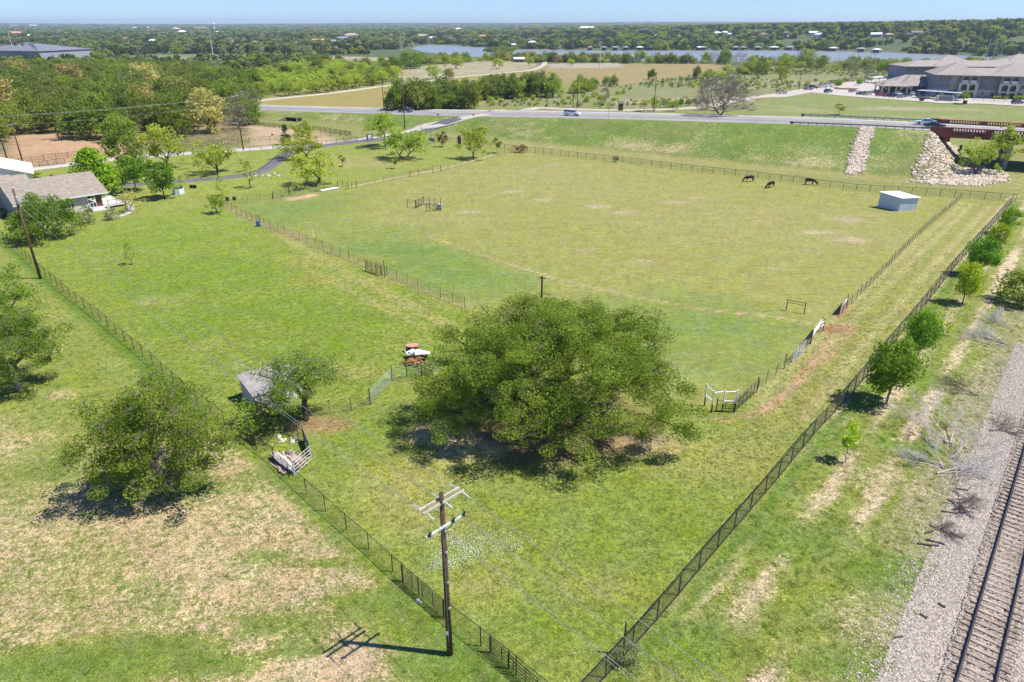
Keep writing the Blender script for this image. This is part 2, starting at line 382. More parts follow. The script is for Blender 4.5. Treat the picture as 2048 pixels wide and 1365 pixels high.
# outside the left fence
OUTL = W2(FENCE_L)
OUTL = np.vstack([OUTL, [[5, 5], [-90, 5], [-120, 90]]])
poly(OUTL, .5, a=(.190, .205, .048), b=(.365, .285, .165), cov=.45)
poly(W2([(0, 470), (80, 545), (160, 605), (285, 703), (390, 795), (470, 860), (200, 860), (-200, 820), (-300, 500)]), 5, a=(.170, .205, .038), b=(.36, .30, .15), cov=.72)
for x, y, r, ry, s, cv in ((330, 1150, 6, 4, .7, .26), (420, 1250, 6, 3, .8, .35), (150, 1150, 7, 4, .6, .45), (500, 1050, 4, 2.5, .7, .4), (600, 1120, 3.5, 2, .6, .35), (680, 1330, 2.6, 1.2, .9, .15), (90, 700, 3, 1.6, .7, .35), (120, 790, 2.4, 1.4, .8, .3), (40, 980, 5, 3, .5, .5), (660, 1180, 3, 1.8, .7, .3), (20, 1290, 2, 1, .7, .3), (300, 1050, 4, 1.6, .8, .3), (520, 1330, 3, 1.5, .7, .3)):
    blob(x, y, r, ry=ry, s=s, f=.8, b=(.395, .30, .18), cov=cv+.06)
for x, y, r, ry, s, cv in ((180, 1330, 6, 1.6, .9, .86), (330, 1290, 4, .9, .7, .8), (100, 1350, 5, 1.2, .8, .9), (560, 1250, 3.5, 1.2, .6, .78), (780, 1210, 4, 1.4, .9, .88), (880, 1320, 3.2, 1.2, .95, .95), (640, 1130, 2.4, .5, .6, .75), (540, 1110, 1.6, .4, .6, .75), (330, 960, 5, 3, .6, .75), (480, 960, 3, 2, .5, .7), (150, 930, 6, 3, .5, .72), (600, 1300, 2.4, .7, .7, .85), (940, 1360, 3, 1.4, .9, .95), (440, 1330, 3, .7, .8, .85), (840, 1260, 3.5, 1.0, .8, .9)):
    blob(x, y, r, ry=ry, s=s, f=.7, a=(.115, .175, .030), cov=cv)
line(W2(FENCE_L[:9])+np.array([-.4, -.5]), 1.1, .5, a=(.075, .145, .016), b=LUSH, cov=.92)
line(W2(FENCE_L[8:])+np.array([-.35, -.4]), .7, .35, a=(.085, .150, .018), b=LUSH, cov=.9)
# right strip between black fence and railway
RAILS_A = np.array([22.4+.72, 24.0-.61]); RAILU = np.array([.646, .7633]); RAILN = np.array([.7633, -.646])
rt = (XX-RAILS_A[0])*RAILN[0]+(YY-RAILS_A[1])*RAILN[1]; rs = (XX-RAILS_A[0])*RAILU[0]+(YY-RAILS_A[1])*RAILU[1]
STRIP = np.vstack([W2(FENCE_R), RAILS_A-RAILU*60, RAILS_A+RAILN*60-RAILU*60, RAILS_A+RAILN*60+RAILU*150, RAILS_A+RAILU*150])
poly(STRIP, .4, a=(.165, .195, .038), b=(.38, .31, .18), cov=.77)
sw = lambda a, b, c, d: sm(a, b, rt)*(1-sm(c, d, rt))*(np.abs(YY) < 400)
jw = .5*wob(XX, YY, .8)+.5*wob(XX, YY, 2.1, 1)+.35*wob(XX, YY, 4.3, 2)
for lo, hi, cv in ((-11.2, -10.5, .45), (-8.6, -7.8, .38), (-13.7, -13.1, .42)):
    q = rt+jw*.5; lay(sm(lo-.4, lo, q)*(1-sm(hi, hi+.5, q))*(rs > -8)*(rs < 130)*sm(-.5, .25, wob(XX, YY, .33, lo)+.35*(rs > 30)), cov=cv, b=(.44, .35, .23), a=(.27, .25, .10))
lay(sm(-7.3, -6.3, rt+jw)*(1-sm(-3.2, -2.4, rt+jw))*(rs > -30)*(rs < 120)*(XX > 0), a=(.19, .20, .06), b=(.31, .26, .17), cov=.52)
for x, y, r, ry, s, cv in ((1600, 1080, 5, 2.5, .8, .9), (1800, 1150, 3.5, 2, .9, .95), (1400, 1290, 3, 2, .6, .85), (1850, 760, 4, 2, .7, .9), (1700, 880, 5, 2, .5, .85), (1840, 900, 3, 1.5, .7, .9), (1700, 1330, 3, 1.5, .8, .9)):
    blob(x, y, r, ry=ry, s=s, f=.7, a=(.11, .185, .026), cov=cv)
for x, y, r, ry, s, cv in ((1750, 960, 4, 2.2, .8, .35), (1500, 1180, 1.8, 1.2, .8, .3), (1470, 1230, 1.4, 1.4, .8, .3), (1660, 1200, 2, 1.5, .6, .45), (1620, 1290, 2.4, 1.4, .7, .45), (1950, 620, 4, 3, .5, .4), (1560, 1110, 1.2, .8, .7, .3), (1720, 1250, 2, 2, .6, .35)):
    blob(x, y, r, ry=ry, s=s, f=.8, b=(.35, .285, .175), cov=min(1, cv+.12))
line(W2(FENCE_R)+np.array([.7, -.3]), .8, .4, a=(.10, .165, .024), cov=.85)
# railway ballast
lay(sm(-3.6, -2.9, rt+jw*.9)*(1-sm(6, 8, rt))*(YY < 260)*(YY > -60), a=(.37, .32, .275), b=(.43, .38, .33), cov=.5, stones=1)
# embankment and toe
ss, tt = road_st(XX, YY); inr = (np.abs(XX) < 420)
emb = (sm(-24, -20, tt)*(1-sm(RW+10, RW+25, tt))*sm(.15, .8, ZZ))*inr
lay(emb, a=(.120, .180, .034), b=(.33, .29, .14), cov=.62)
lay(emb*sm(.1, .7, wob(XX, YY, .12, 3))*.7, a=(.17, .18, .06), cov=.72)
lay(emb*sm(-.1, .5, wob(XX, YY, .21, 1))*sm(3.6, 1.2, ZZ)*.9*(tt < 0), cov=.45)
lay(emb*sm(-.2, .6, wob(XX, YY, .5, 6))*.6, a=(.085, .150, .024))
lay(inr*(1-sm(.02, .25, ZZ))*sm(-30, -24, tt)*(tt < -8)*.6*(XX > -20), a=(.24, .23, .08), cov=.62)
# beyond the highway
poly(W2([(505, 216), (515, 203), (780, 174), (905, 158), (1010, 152), (1000, 196), (950, 214), (780, 219)]), 3, a=(.225, .205, .062), b=(.34, .20, .10), cov=.62)
poly(W2([(1060, 146), (1100, 128), (1260, 127), (1450, 129), (1440, 143), (1320, 160), (1210, 178), (1150, 168), (1000, 152)]), 5, a=(.22, .185, .075), b=(.32, .22, .12), cov=.6)
poly(W2([(800, 140), (870, 130), (1000, 118), (1075, 128), (1060, 142), (905, 154), (790, 170)]), 5, a=(.22, .20, .10), b=(.33, .29, .2), cov=.5)
poly(W2([(1095, 128), (1250, 126), (1240, 136), (1100, 137)]), 5, a=(.25, .22, .15), b=(.33, .29, .22), cov=.5)
poly(W2([(950, 216), (1000, 195), (1110, 190), (1210, 176), (1320, 160), (1440, 143), (1560, 135), (1800, 142), (1850, 158), (1740, 165), (1640, 176), (1520, 190), (1500, 224), (1200, 222)]), 4, a=(.16, .175, .065), b=(.25, .225, .14), cov=.6)
for x, y, r, ry in ((1260, 205, 14, 16), (1480, 200, 12, 16), (1500, 170, 16, 25), (1350, 200, 14, 14), (1600, 165, 16, 20), (1700, 160, 20, 24)):
    blob(x, y, r, ry=ry, s=.6, f=.7, b=(.32, .26, .19), cov=.35)
poly(W2([(1490, 232), (1500, 208), (1600, 192), (1740, 198), (1840, 205), (2060, 216), (2300, 222), (2300, 290), (2048, 266), (1800, 240)]), 3, a=(.155, .190, .055), b=(.28, .255, .14), cov=.62)
blob(1830, 218, 26, ry=8, s=.8, a=(.21, .21, .085), b=(.32, .28, .2), cov=.5)
blob(1580, 222, 14, ry=8, s=.7, a=(.22, .22, .085), cov=.6)
# cleared ground towards the town
poly(W2([(215, 128), (300, 117), (440, 112), (515, 112), (515, 120), (440, 128)]), 8, a=(.20, .17, .10), b=(.42, .33, .24), cov=.45)
poly(W2([(395, 116), (448, 116), (440, 124), (380, 124)]), 4, a=(.48, .40, .33), b=(.55, .46, .38), cov=.4)
poly(W2([(515, 113), (640, 112), (790, 116), (770, 124), (600, 124), (515, 118)]), 8, a=(.22, .20, .10), b=(.38, .32, .22), cov=.5)
poly(W2([(250, 113), (340, 109), (520, 110), (510, 113), (300, 117)]), 5, a=(.13, .17, .07), b=(.2, .2, .1), cov=.7)
# mud below the lake
lay((ZZ < WATER_Z-.3)*1.0*(YY > 400), a=(.10, .10, .06), b=(.12, .11, .08), cov=.5)

def ground_mat():
    t = NT('ground_cover'); co = t.n('ShaderNodeTexCoord').outputs['Object']
    a = t.n('ShaderNodeAttribute', attribute_name='cover').outputs['Color']; b = t.n('ShaderNodeAttribute', attribute_name='soil').outputs['Color']
    q = t.n('ShaderNodeAttribute', attribute_name='amount'); sx = t.n('ShaderNodeSeparateColor'); t.l(q.outputs['Color'], sx.inputs[0])
    cov, stn = sx.outputs[0], sx.outputs[1]
    n1 = t.noise(co, 2.6, 5, .75, .3); n2 = t.noise(co, .42, 4, .6, .4); n0 = t.noise(co, 9, 3, .7); n3 = t.noise(co, .05, 3, .6)
    s = t.math('MULTIPLY_ADD', n1, .50, t.math('MULTIPLY_ADD', n2, .26, t.math('MULTIPLY', n0, .32)))   # mean .54
    s = t.math('ADD', s, t.math('MULTIPLY_ADD', n3, .30, -.15))
    th = t.maprange(cov, 0, 1, .30, .78, False)
    f = t.math('MULTIPLY', t.math('SUBTRACT', s, t.math('SUBTRACT', th, .045)), 11, clamp=True)   # 1 where soil shows
    col = t.mix(f, a, b)
    # grain: blades and clods light and dark
    g1 = t.noise(co, 9, 4, .8, .6); g2 = t.noise(co, 1.3, 4, .65)
    v = t.math('MULTIPLY', t.maprange(g1, .34, .66, .34, 1.62), t.math('MULTIPLY', t.maprange(g2, .3, .7, .76, 1.24), t.maprange(t.noise(co, .33, 4, .6), .3, .7, .88, 1.12)))
    k = t.n('ShaderNodeVectorMath', operation='SCALE'); t.l(col, k.inputs[0]); t.l(v, k.inputs['Scale'])
    # yellower and greener drifts
    dr = t.noise(co, .16, 5, .6, .5)
    hs = t.n('ShaderNodeHueSaturation'); t.l(k.outputs[0], hs.inputs['Color']); t.l(t.maprange(dr, .3, .7, .485, .512), hs.inputs['Hue']); t.l(t.maprange(n2, .3, .7, .88, 1.1), hs.inputs['Saturation'])
    vor = t.n('ShaderNodeTexVoronoi'); vor.inputs['Scale'].default_value = 7.5; t.l(co, vor.inputs['Vector'])
    bw = t.n('ShaderNodeSeparateColor'); t.l(vor.outputs['Color'], bw.inputs[0])
    sc = t.n('ShaderNodeVectorMath', operation='SCALE'); t.l(col, sc.inputs[0]); t.l(t.maprange(bw.outputs[0], 0, 1, .45, 1.35), sc.inputs['Scale'])
    c2 = t.mix(stn, hs.outputs[0], sc.outputs[0])
    h = t.math('ADD', t.math('MULTIPLY', g1, 1.0), t.math('MULTIPLY', f, -.35))
    h = t.math('ADD', h, t.math('MULTIPLY', t.math('MULTIPLY', vor.outputs['Distance'], stn), -1.2))
    t.bsdf(c2, .95, 0, .12, h, .55, .10)
    return t.m
GM = ground_mat()
idx = np.arange(NX*NY).reshape(NY, NX)
quads = np.stack([idx[:-1, :-1], idx[:-1, 1:], idx[1:, 1:], idx[1:, :-1]], -1).reshape(-1, 4)
one = np.ones(XX.shape)
gme = np_mesh('ground', np.stack([XX, YY, ZZ], -1).reshape(-1, 3), quads, GM, {
    'cover': ('FLOAT_COLOR', 'POINT', np.concatenate([CA, one[..., None]], -1)),
    'soil': ('FLOAT_COLOR', 'POINT', np.concatenate([CB, one[..., None]], -1)),
    'amount': ('FLOAT_COLOR', 'POINT', np.stack([CV, ST, one*0, one], -1))}, smooth=True)
tag(link('ground', gme), kind='structure')

# ------------------------------------------------------------------ water
tw = NT('lake_water'); wc = tw.n('ShaderNodeTexCoord').outputs['Object']
mp = tw.n('ShaderNodeMapping'); mp.inputs['Scale'].default_value = (1, .35, 1); tw.l(wc, mp.inputs[0])
tw.bsdf((.21, .22, .19), .3, 0, .5, tw.noise(mp.outputs[0], .35, 4, .6), .35, .6)
sX = np.linspace(-166, 1300, 60)
wv = [(x, near_Y(x)-6, WATER_Z) for x in sX]+[(x, shore_Y(x)+25, WATER_Z) for x in sX]
tag(link('lake_water', np_mesh('lake_water', wv, [[i, i+1, 61+i, 60+i] for i in range(59)], tw.m)), kind='structure')

# ------------------------------------------------------------------ roads
def resample(P, step):
    P = [Vector(p[:2]) for p in P]; out = [P[0]]
    for a, b in zip(P[:-1], P[1:]):
        n = max(1, int((b-a).length/step)); out += [a.lerp(b, (i+1)/n) for i in range(n)]
    return out
def smooth_line(P, k=6):
    P = [Vector(p[:2]) for p in P]; out = []
    Q = [P[0]*2-P[1]]+P+[P[-1]*2-P[-2]]
    for i in range(1, len(Q)-2):
        for j in range(k):
            t = j/k; a, b, c, d = Q[i-1:i+3]
            out.append(.5*((2*b)+(c-a)*t+(2*a-5*b+4*c-d)*t*t+(3*b-a-3*c+d)*t**3))
    return out+[P[-1]]
def ribbon(name, P, w, lift, m, step=2.0, zf=None, cross=3, kind='structure', parent=None, skirt=.25):
    P = resample(P, step); V = []; Fc = []; n = cross+1
    for i, p in enumerate(P):
        d = (P[min(i+1, len(P)-1)]-P[max(i-1, 0)]).normalized(); nn = Vector((-d.y, d.x))
        ww = w(i/(len(P)-1)) if callable(w) else w
        row = [p+nn*(ww*(j/cross-.5)) for j in range(n)]
        zs = [(zf(q.x, q.y) if zf else zg(q.x, q.y))+lift for q in row]
        if not zf:
            zm = sum(zs)/n; zs = [max(z, zm-.5*abs(z-zm)) for z in zs]
        V.append((row[0].x, row[0].y, zs[0]-skirt)); V += [(q.x, q.y, z) for q, z in zip(row, zs)]; V.append((row[-1].x, row[-1].y, zs[-1]-skirt))
    m_ = n+2
    for i in range(len(P)-1):
        for j in range(m_-1): Fc.append((i*m_+j, (i+1)*m_+j, (i+1)*m_+j+1, i*m_+j+1))
    o = link(name, np_mesh(name, V, Fc, m), parent)
    if kind: o['kind'] = kind
    return o
M_CONC = mat('road_concrete', (.42, .39, .36), .85, var=.2, scale=.25)
M_ASPH = mat('asphalt', (.27, .265, .265), .9, var=.18, scale=.3)
M_ASPHD = mat('drive_asphalt', (.125, .12, .13), .9, var=.2, scale=.3)
M_LIME = mat('limestone_gravel', (.42, .37, .29), .95, var=.25, scale=.5)
M_WPAINT = mat('road_paint_white', (.75, .75, .72), .7, var=.2, scale=1)
M_YPAINT = mat('road_paint_yellow', (.62, .42, .08), .7, var=.2, scale=1)
def rp(s, t): return (s*RD[0]+t*RN[0], 215.3+s*RD[1]+t*RN[1])
def rz_(x, y):
    return float(road_e(x))
def road(name, s0, s1, t, w, lift, m, step=6, skirt=.25):
    return ribbon(name, [rp(s0, t), rp(s1, t)], w, lift, m, step, rz_, 1, skirt=skirt)
road('highway_road', -420, 330, RW/2, RW, .06, M_CONC)
road('highway_asphalt', -420, 330, RW/2+.3, 9.4, .085, M_ASPH, skirt=.02)
for t_, m_, nm in ((RW/2+.3-4.4, M_WPAINT, 'edge_line_marking'), (RW/2+.3+4.4, M_WPAINT, 'edge_line_marking'), (RW/2+.05, M_YPAINT, 'centre_line_marking'), (RW/2+.45, M_YPAINT, 'centre_line_marking')):
    road(nm, -420, 330, t_, .16, .11, m_, skirt=.015)
DRV = [rp(-37, -1.0)]
conc = smooth_line([G(975, 229)[:2]]+[G(*p)[:2] for p in ((925, 236), (880, 250), (830, 261), (760, 273), (690, 285), (600, 291), (500, 299), (410, 305), (300, 313), (200, 322), (60, 339), (-120, 360))])
ribbon('concrete_lane', conc, 4.6, .09, mat('lane_concrete', (.42, .38, .34), .9, var=.2, scale=.4), 1.2)
asph = smooth_line([G(*p)[:2] for p in ((920, 236), (890, 247), (862, 257), (838, 265), (800, 272), (760, 279), (700, 286), (640, 293), (585, 303), (560, 317), (545, 330), (515, 346), (460, 355), (390, 361), (320, 366), (255, 371), (215, 380))])
ribbon('asphalt_driveway', asph, lambda t: 4.4 if t < .4 else 3.2, .11, M_ASPHD, 1.2)
apr = [G(935, 233)[:2], G(985, 231)[:2]]
dirt = smooth_line([G(*p)[:2] for p in ((470, 206), (515, 202), (640, 189), (780, 171), (900, 156), (1000, 147), (1060, 141), (1082, 133), (1090, 125))])
ribbon('white_dirt_road', dirt, 5.2, .14, M_LIME, 4)
lane2 = smooth_line([G(*p)[:2] for p in ((990, 224), (1060, 218), (1130, 219), (1250, 221), (1400, 215), (1480, 200), (1560, 188), (1640, 180))])
ribbon('frontage_lane', lane2, 5.5, .10, M_LIME, 3)
lot = [G(*p)[:2] for p in ((1530, 196), (1590, 181), (1650, 171), (1740, 160), (1790, 158), (1800, 175), (1850, 186), (1935, 193), (2060, 197), (2300, 203), (2300, 220), (2060, 214), (1960, 209), (1880, 208), (1820, 202), (1740, 197), (1680, 192), (1620, 186), (1570, 195))]
lv = [(x, y, .16) for x, y in lot]+[(x, y, -.4) for x, y in lot]; nl = len(lot)
mbl = MB(); mbl.add(lv, [tuple(range(nl))]+[(i, (i+1) % nl, nl+(i+1) % nl, nl+i) for i in range(nl)])
tag(mbl.build('car_park', mat('lot_concrete', (.40, .365, .32), .85, var=.15, scale=.15)), kind='structure')
# ------------------------------------------------------------------ foliage
def leaf_mat(name, c1, c2, c3=None, trans=.35, spread=1.0, nup=.5):
    """per-leaf 'tone' picks between c1 and c2; each individual drifts a little"""
    t = NT(name); tone = t.n('ShaderNodeAttribute', attribute_name='tone').outputs['Fac']
    rnd = t.n('ShaderNodeObjectInfo').outputs['Random']
    col = t.mix(tone, c1, c2)
    if c3: col = t.mix(t.maprange(rnd, .45, 1, 0, .9), col, c3)
    hs = t.n('ShaderNodeHueSaturation'); t.l(col, hs.inputs['Color'])
    r2 = t.math('FRACT', t.math('MULTIPLY', rnd, 7.31)); r3 = t.math('FRACT', t.math('MULTIPLY', rnd, 13.7))
    t.l(t.math('MULTIPLY_ADD', r2, .030*spread, .5-.015*spread), hs.inputs['Hue'])
    t.l(t.math('MULTIPLY_ADD', r3, .34*spread, 1-.17*spread), hs.inputs['Value'])
    d = t.n('ShaderNodeBsdfDiffuse'); t.l(hs.outputs[0], d.inputs[0])
    tr = t.n('ShaderNodeBsdfTranslucent'); hs2 = t.n('ShaderNodeHueSaturation'); hs2.inputs['Hue'].default_value = .487; hs2.inputs['Value'].default_value = 1.3
    t.l(hs.outputs[0], hs2.inputs['Color']); t.l(hs2.outputs[0], tr.inputs[0])
    m = t.n('ShaderNodeMixShader'); m.inputs[0].default_value = trans; t.l(d.outputs[0], m.inputs[1]); t.l(tr.outputs[0], m.inputs[2])
    g = t.n('ShaderNodeBsdfGlossy'); g.inputs[0].default_value = (.9, 1, .8, 1); g.inputs[1].default_value = .45
    m2 = t.n('ShaderNodeMixShader'); m2.inputs[0].default_value = .006; t.l(m.outputs[0], m2.inputs[1]); t.l(g.outputs[0], m2.inputs[2])
    t.l(m2.outputs[0], t.out.inputs[0]); return t.m
L_OAK = leaf_mat('oak_leaves', (.165, .245, .024), (.35, .43, .055), trans=.5)
L_OAK2 = leaf_mat('olive_oak_leaves', (.155, .235, .026), (.335, .430, .062), trans=.5)
L_OAKD = leaf_mat('deep_oak_leaves', (.105, .195, .018), (.25, .36, .042), trans=.5)
L_LIME = leaf_mat('lime_maple_leaves', (.24, .37, .018), (.42, .56, .035), trans=.5)
L_MAPLE = leaf_mat('green_maple_leaves', (.110, .240, .016), (.23, .40, .034), trans=.5)
L_MESQ = leaf_mat('mesquite_leaves', (.26, .36, .032), (.44, .53, .070), trans=.5)
L_DARK = leaf_mat('dark_wood_leaves', (.100, .155, .020), (.235, .30, .038), (.20, .23, .055), trans=.5)
L_MID = leaf_mat('wood_leaves', (.145, .230, .024), (.28, .38, .048), (.30, .32, .075), trans=.5)
L_CEDAR = leaf_mat('cedar_leaves', (.040, .090, .022), (.085, .15, .040))
L_RUST = leaf_mat('rusty_leaves', (.18, .11, .055), (.32, .24, .08))
L_TAN = leaf_mat('tan_flower_leaves', (.34, .32, .08), (.56, .48, .16), trans=.45)
L_DUST = leaf_mat('dusty_leaves', (.20, .225, .10), (.38, .41, .21), trans=.45)
L_FAR = leaf_mat('distant_leaves', (.14, .215, .034), (.28, .37, .065), (.36, .35, .13), spread=2.2, trans=.5)
L_TWIG = mat('grey_twigs', (.21, .175, .145), .9, var=.3, scale=2)
L_FAR = leaf_mat('distant_leaves', (.038, .070, .020), (.088, .130, .036), (.16, .165, .07), spread=1.8, trans=.2)
BARK = mat('bark', (.085, .068, .055), .95, var=.45, scale=4, bump=.6)
BARKL = mat('pale_bark', (.22, .19, .16), .95, var=.4, scale=4, bump=.6)
DEADW = mat('bleached_wood', (.50, .47, .43), .9, var=.3, scale=5)

def leaf_quads(C, rng, size, up=.5, asp=.62):
    n = len(C); N = rng.normal(size=(n, 3)); N[:, 2] += up; N /= np.linalg.norm(N, axis=1)[:, None]
    A = np.cross(N, rng.normal(size=(n, 3))); A /= np.linalg.norm(A, axis=1)[:, None]; B = np.cross(N, A)
    s = size*(.65+.7*rng.random(n))[:, None]; a = A*s; b = B*s*asp
    V = np.stack([C-a, C-b*1.0+a*.1, C+a, C+b], 1).reshape(-1, 3)
    return V, np.arange(n*4).reshape(-1, 4)
def crown_points(rng, H, R, zb, n, shape, lobes=.22):
    """clump centres: mostly near the outside of a lumpy crown"""
    out = []; ph = rng.random(6)*6.3
    hz = (H-zb)
    while len(out) < n:
        th = rng.random()*2*pi; w = rng.random()
        if shape == 'dome': cz = w**.75; el = math.asin(min(1, cz))*(1 if rng.random() > .12 else -.25)
        elif shape == 'round': el = math.asin(2*w-1)
        else: el = math.asin(2*w-1)
        rad = (.42+.58*rng.random()**.45)
        lump = 1+lobes*(sin(3*th+ph[0])*cos(2*el+ph[1])+.7*sin(5*th+ph[2]+el*4)+.5*sin(9*th+ph[3]))*.6
        r = rad*lump
        if shape == 'dome':
            x, y, z = R*r*cos(el)*cos(th), R*r*cos(el)*sin(th), zb+hz*max(-.12, min(1.0, r*sin(el)))
        elif shape == 'round':
            x, y, z = R*r*cos(el)*cos(th), R*r*cos(el)*sin(th), zb+hz/2+hz/2*r*sin(el)
        else:                           # cone / egg
            v = rng.random()**1.25; k = (1-v)**.8*(.35+.65*min(1, v*6+.4)); z = zb+hz*v
            x, y = R*k*rad*lump*cos(th), R*k*rad*lump*sin(th)
        out.append((x, y, z))
    return np.array(out)
def grow(rng, pts, trunks, fork, rtrunk, bend=.25):
    """join every clump to the nearest limb; radii follow the load they carry"""
    N = []; Pn = []
    N.append((float(np.mean([t[0] for t in trunks])), float(np.mean([t[1] for t in trunks])), -.3)); Pn.append(-1)
    for tx, ty, lx, ly in trunks:                 # foot and lean of each trunk
        N.append((tx, ty, -.12)); Pn.append(0); k = 4
        for i in range(1, k+1):
            f = i/k; N.append((tx+lx*f+rng.normal()*.04*fork, ty+ly*f+rng.normal()*.04*fork, fork*f)); Pn.append(len(N)-2)
    dist = [0]*len(N)
    for i, p in enumerate(Pn):
        if p >= 0: dist[i] = dist[p]+math.dist(N[i], N[p])
    can = [i for i in range(len(N)) if N[i][2] > fork*.7]
    load = np.zeros(20000); A = np.array([N[i] for i in can]); Dc = np.array([dist[i] for i in can])
    order = np.argsort(np.linalg.norm(pts-np.array([0, 0, fork]), axis=1)); tips = []
    for oi in order:
        c = pts[oi]; dd = np.linalg.norm(A-c, axis=1)+.32*Dc+np.where(A[:, 2] > c[2]+.4, .8, 0)
        j = int(np.argmin(dd)); a = can[j]; p0 = np.array(N[a]); L = np.linalg.norm(c-p0); k = max(1, int(L/1.1)); last = a
        off = rng.normal(size=3)*bend*L*.35; off[2] = abs(off[2])*.6
        for i in range(1, k+1):
            f = i/k; q = p0+(c-p0)*f+off*sin(pi*f)*.6+rng.normal(size=3)*.03*L*(f < 1)
            N.append(tuple(q)); Pn.append(last); dist.append(dist[last]+L/k); last = len(N)-1; can.append(last)
            A = np.vstack([A, q]); Dc = np.append(Dc, dist[-1])
        tips.append(last)
    n = len(N); ld = np.zeros(n)
    for t_ in tips: ld[t_] += 1
    for i in range(n-1, -1, -1):
        if Pn[i] >= 0: ld[Pn[i]] += ld[i]
    mx = ld.max(); rad = np.maximum(rtrunk*np.sqrt(np.maximum(ld, .4)/mx), .008)
    return N, Pn, rad
def limbs(name, N, Pn, rad, m, sides=6, rmin=0):
    mb = MB()
    for i, p in enumerate(Pn):
        if p < 0 or rad[i] < rmin: continue
        r0 = rad[p] if rad[p] < rad[i]*1.6 else rad[i]*1.25
        if Pn[p] <= 0: r0 = min(rad[p]*1.2, rad[i]*1.5)
        mb.tube(N[p], N[i], r0, rad[i], sides if rad[i] > .05 else 4, cap=False)
    return mb.mesh(name, m, smooth=True, fix=False)
def tree_meshes(seed, H, R, zb=None, shape='dome', clumps=70, per=60, leaf=.16, cr=.7, fork=None, trunks=None, rt=.22, lm=None, bark=None, lobes=.22, twigs=0, up=.5, flat=.62, sides=6, rmin=0):
    rng = np.random.default_rng(seed); zb = H*.3 if zb is None else zb; fork = zb*.8 if fork is None else fork
    pts = crown_points(rng, H, R, zb, clumps, shape, lobes)
    N, Pn, rad = grow(rng, pts, trunks or [(0, 0, 0, 0)], fork, rt)
    tm = limbs('trunk', N, Pn, rad, bark or BARK, sides, rmin)
    if twigs:                                    # fine bare shoots at the ends
        mb = MB(); Na = np.array(N); ends = np.nonzero(rad < .06)[0]
        for _ in range(twigs):
            a = Na[ends[rng.integers(len(ends))]]; d = rng.normal(size=3); d[2] = abs(d[2])*.7; d /= np.linalg.norm(d)
            b = a+d*cr*(.8+rng.random()); mb.tube(a, b, .018 if H > 3 else .01, .006, 3, cap=False)
            for k in range(2):
                c = a+(b-a)*(.4+.3*k); e = c+rng.normal(size=3)*cr*.4; mb.tube(c, e, .010, .004, 3, cap=False)
        mb2 = MB(); mb2.v = mb.v; mb2.f = mb.f
        me2 = mb2.mesh('twigs', L_TWIG, fix=False)
    else: me2 = None
    if per:
        cs = rng.normal(size=(clumps, per, 3)); q = np.linalg.norm(cs, axis=2, keepdims=True); cs = cs/np.maximum(q, .6)*np.minimum(q, 1.5)/1.1
        szc = (.6+.8*rng.random(clumps))[:, None, None]; cs = cs*cr*szc*np.array([1, 1, flat])
        C = (pts[:, None, :]+cs).reshape(-1, 3)
        tone = np.clip((.45+.30*rng.normal(size=clumps))[:, None]+.22*rng.normal(size=(clumps, per)), 0, 1).reshape(-1)
        keep = C[:, 2] > .25; C = C[keep]; tone = tone[keep]
        V, Fq = leaf_quads(C, rng, leaf, up)
        cm = np_mesh('crown', V, Fq, lm or L_OAK, {'tone': ('FLOAT', 'FACE', tone)})
    else: cm = None
    return tm, cm, me2
GRP = {}
def put_tree(meshes, P, label, sc=1.0, rz=None, name='tree', group=None, cat='tree', sz=None):
    rz = random.uniform(0, 6.28) if rz is None else rz
    r = empty(name, P, rz, label, cat, group); r.scale = (sc, sc, sz or sc)
    link('trunk', meshes[0], r)
    if meshes[1]: link('crown', meshes[1], r)
    if meshes[2]: tag(link('twigs', meshes[2], r), kind='stuff')
    return r

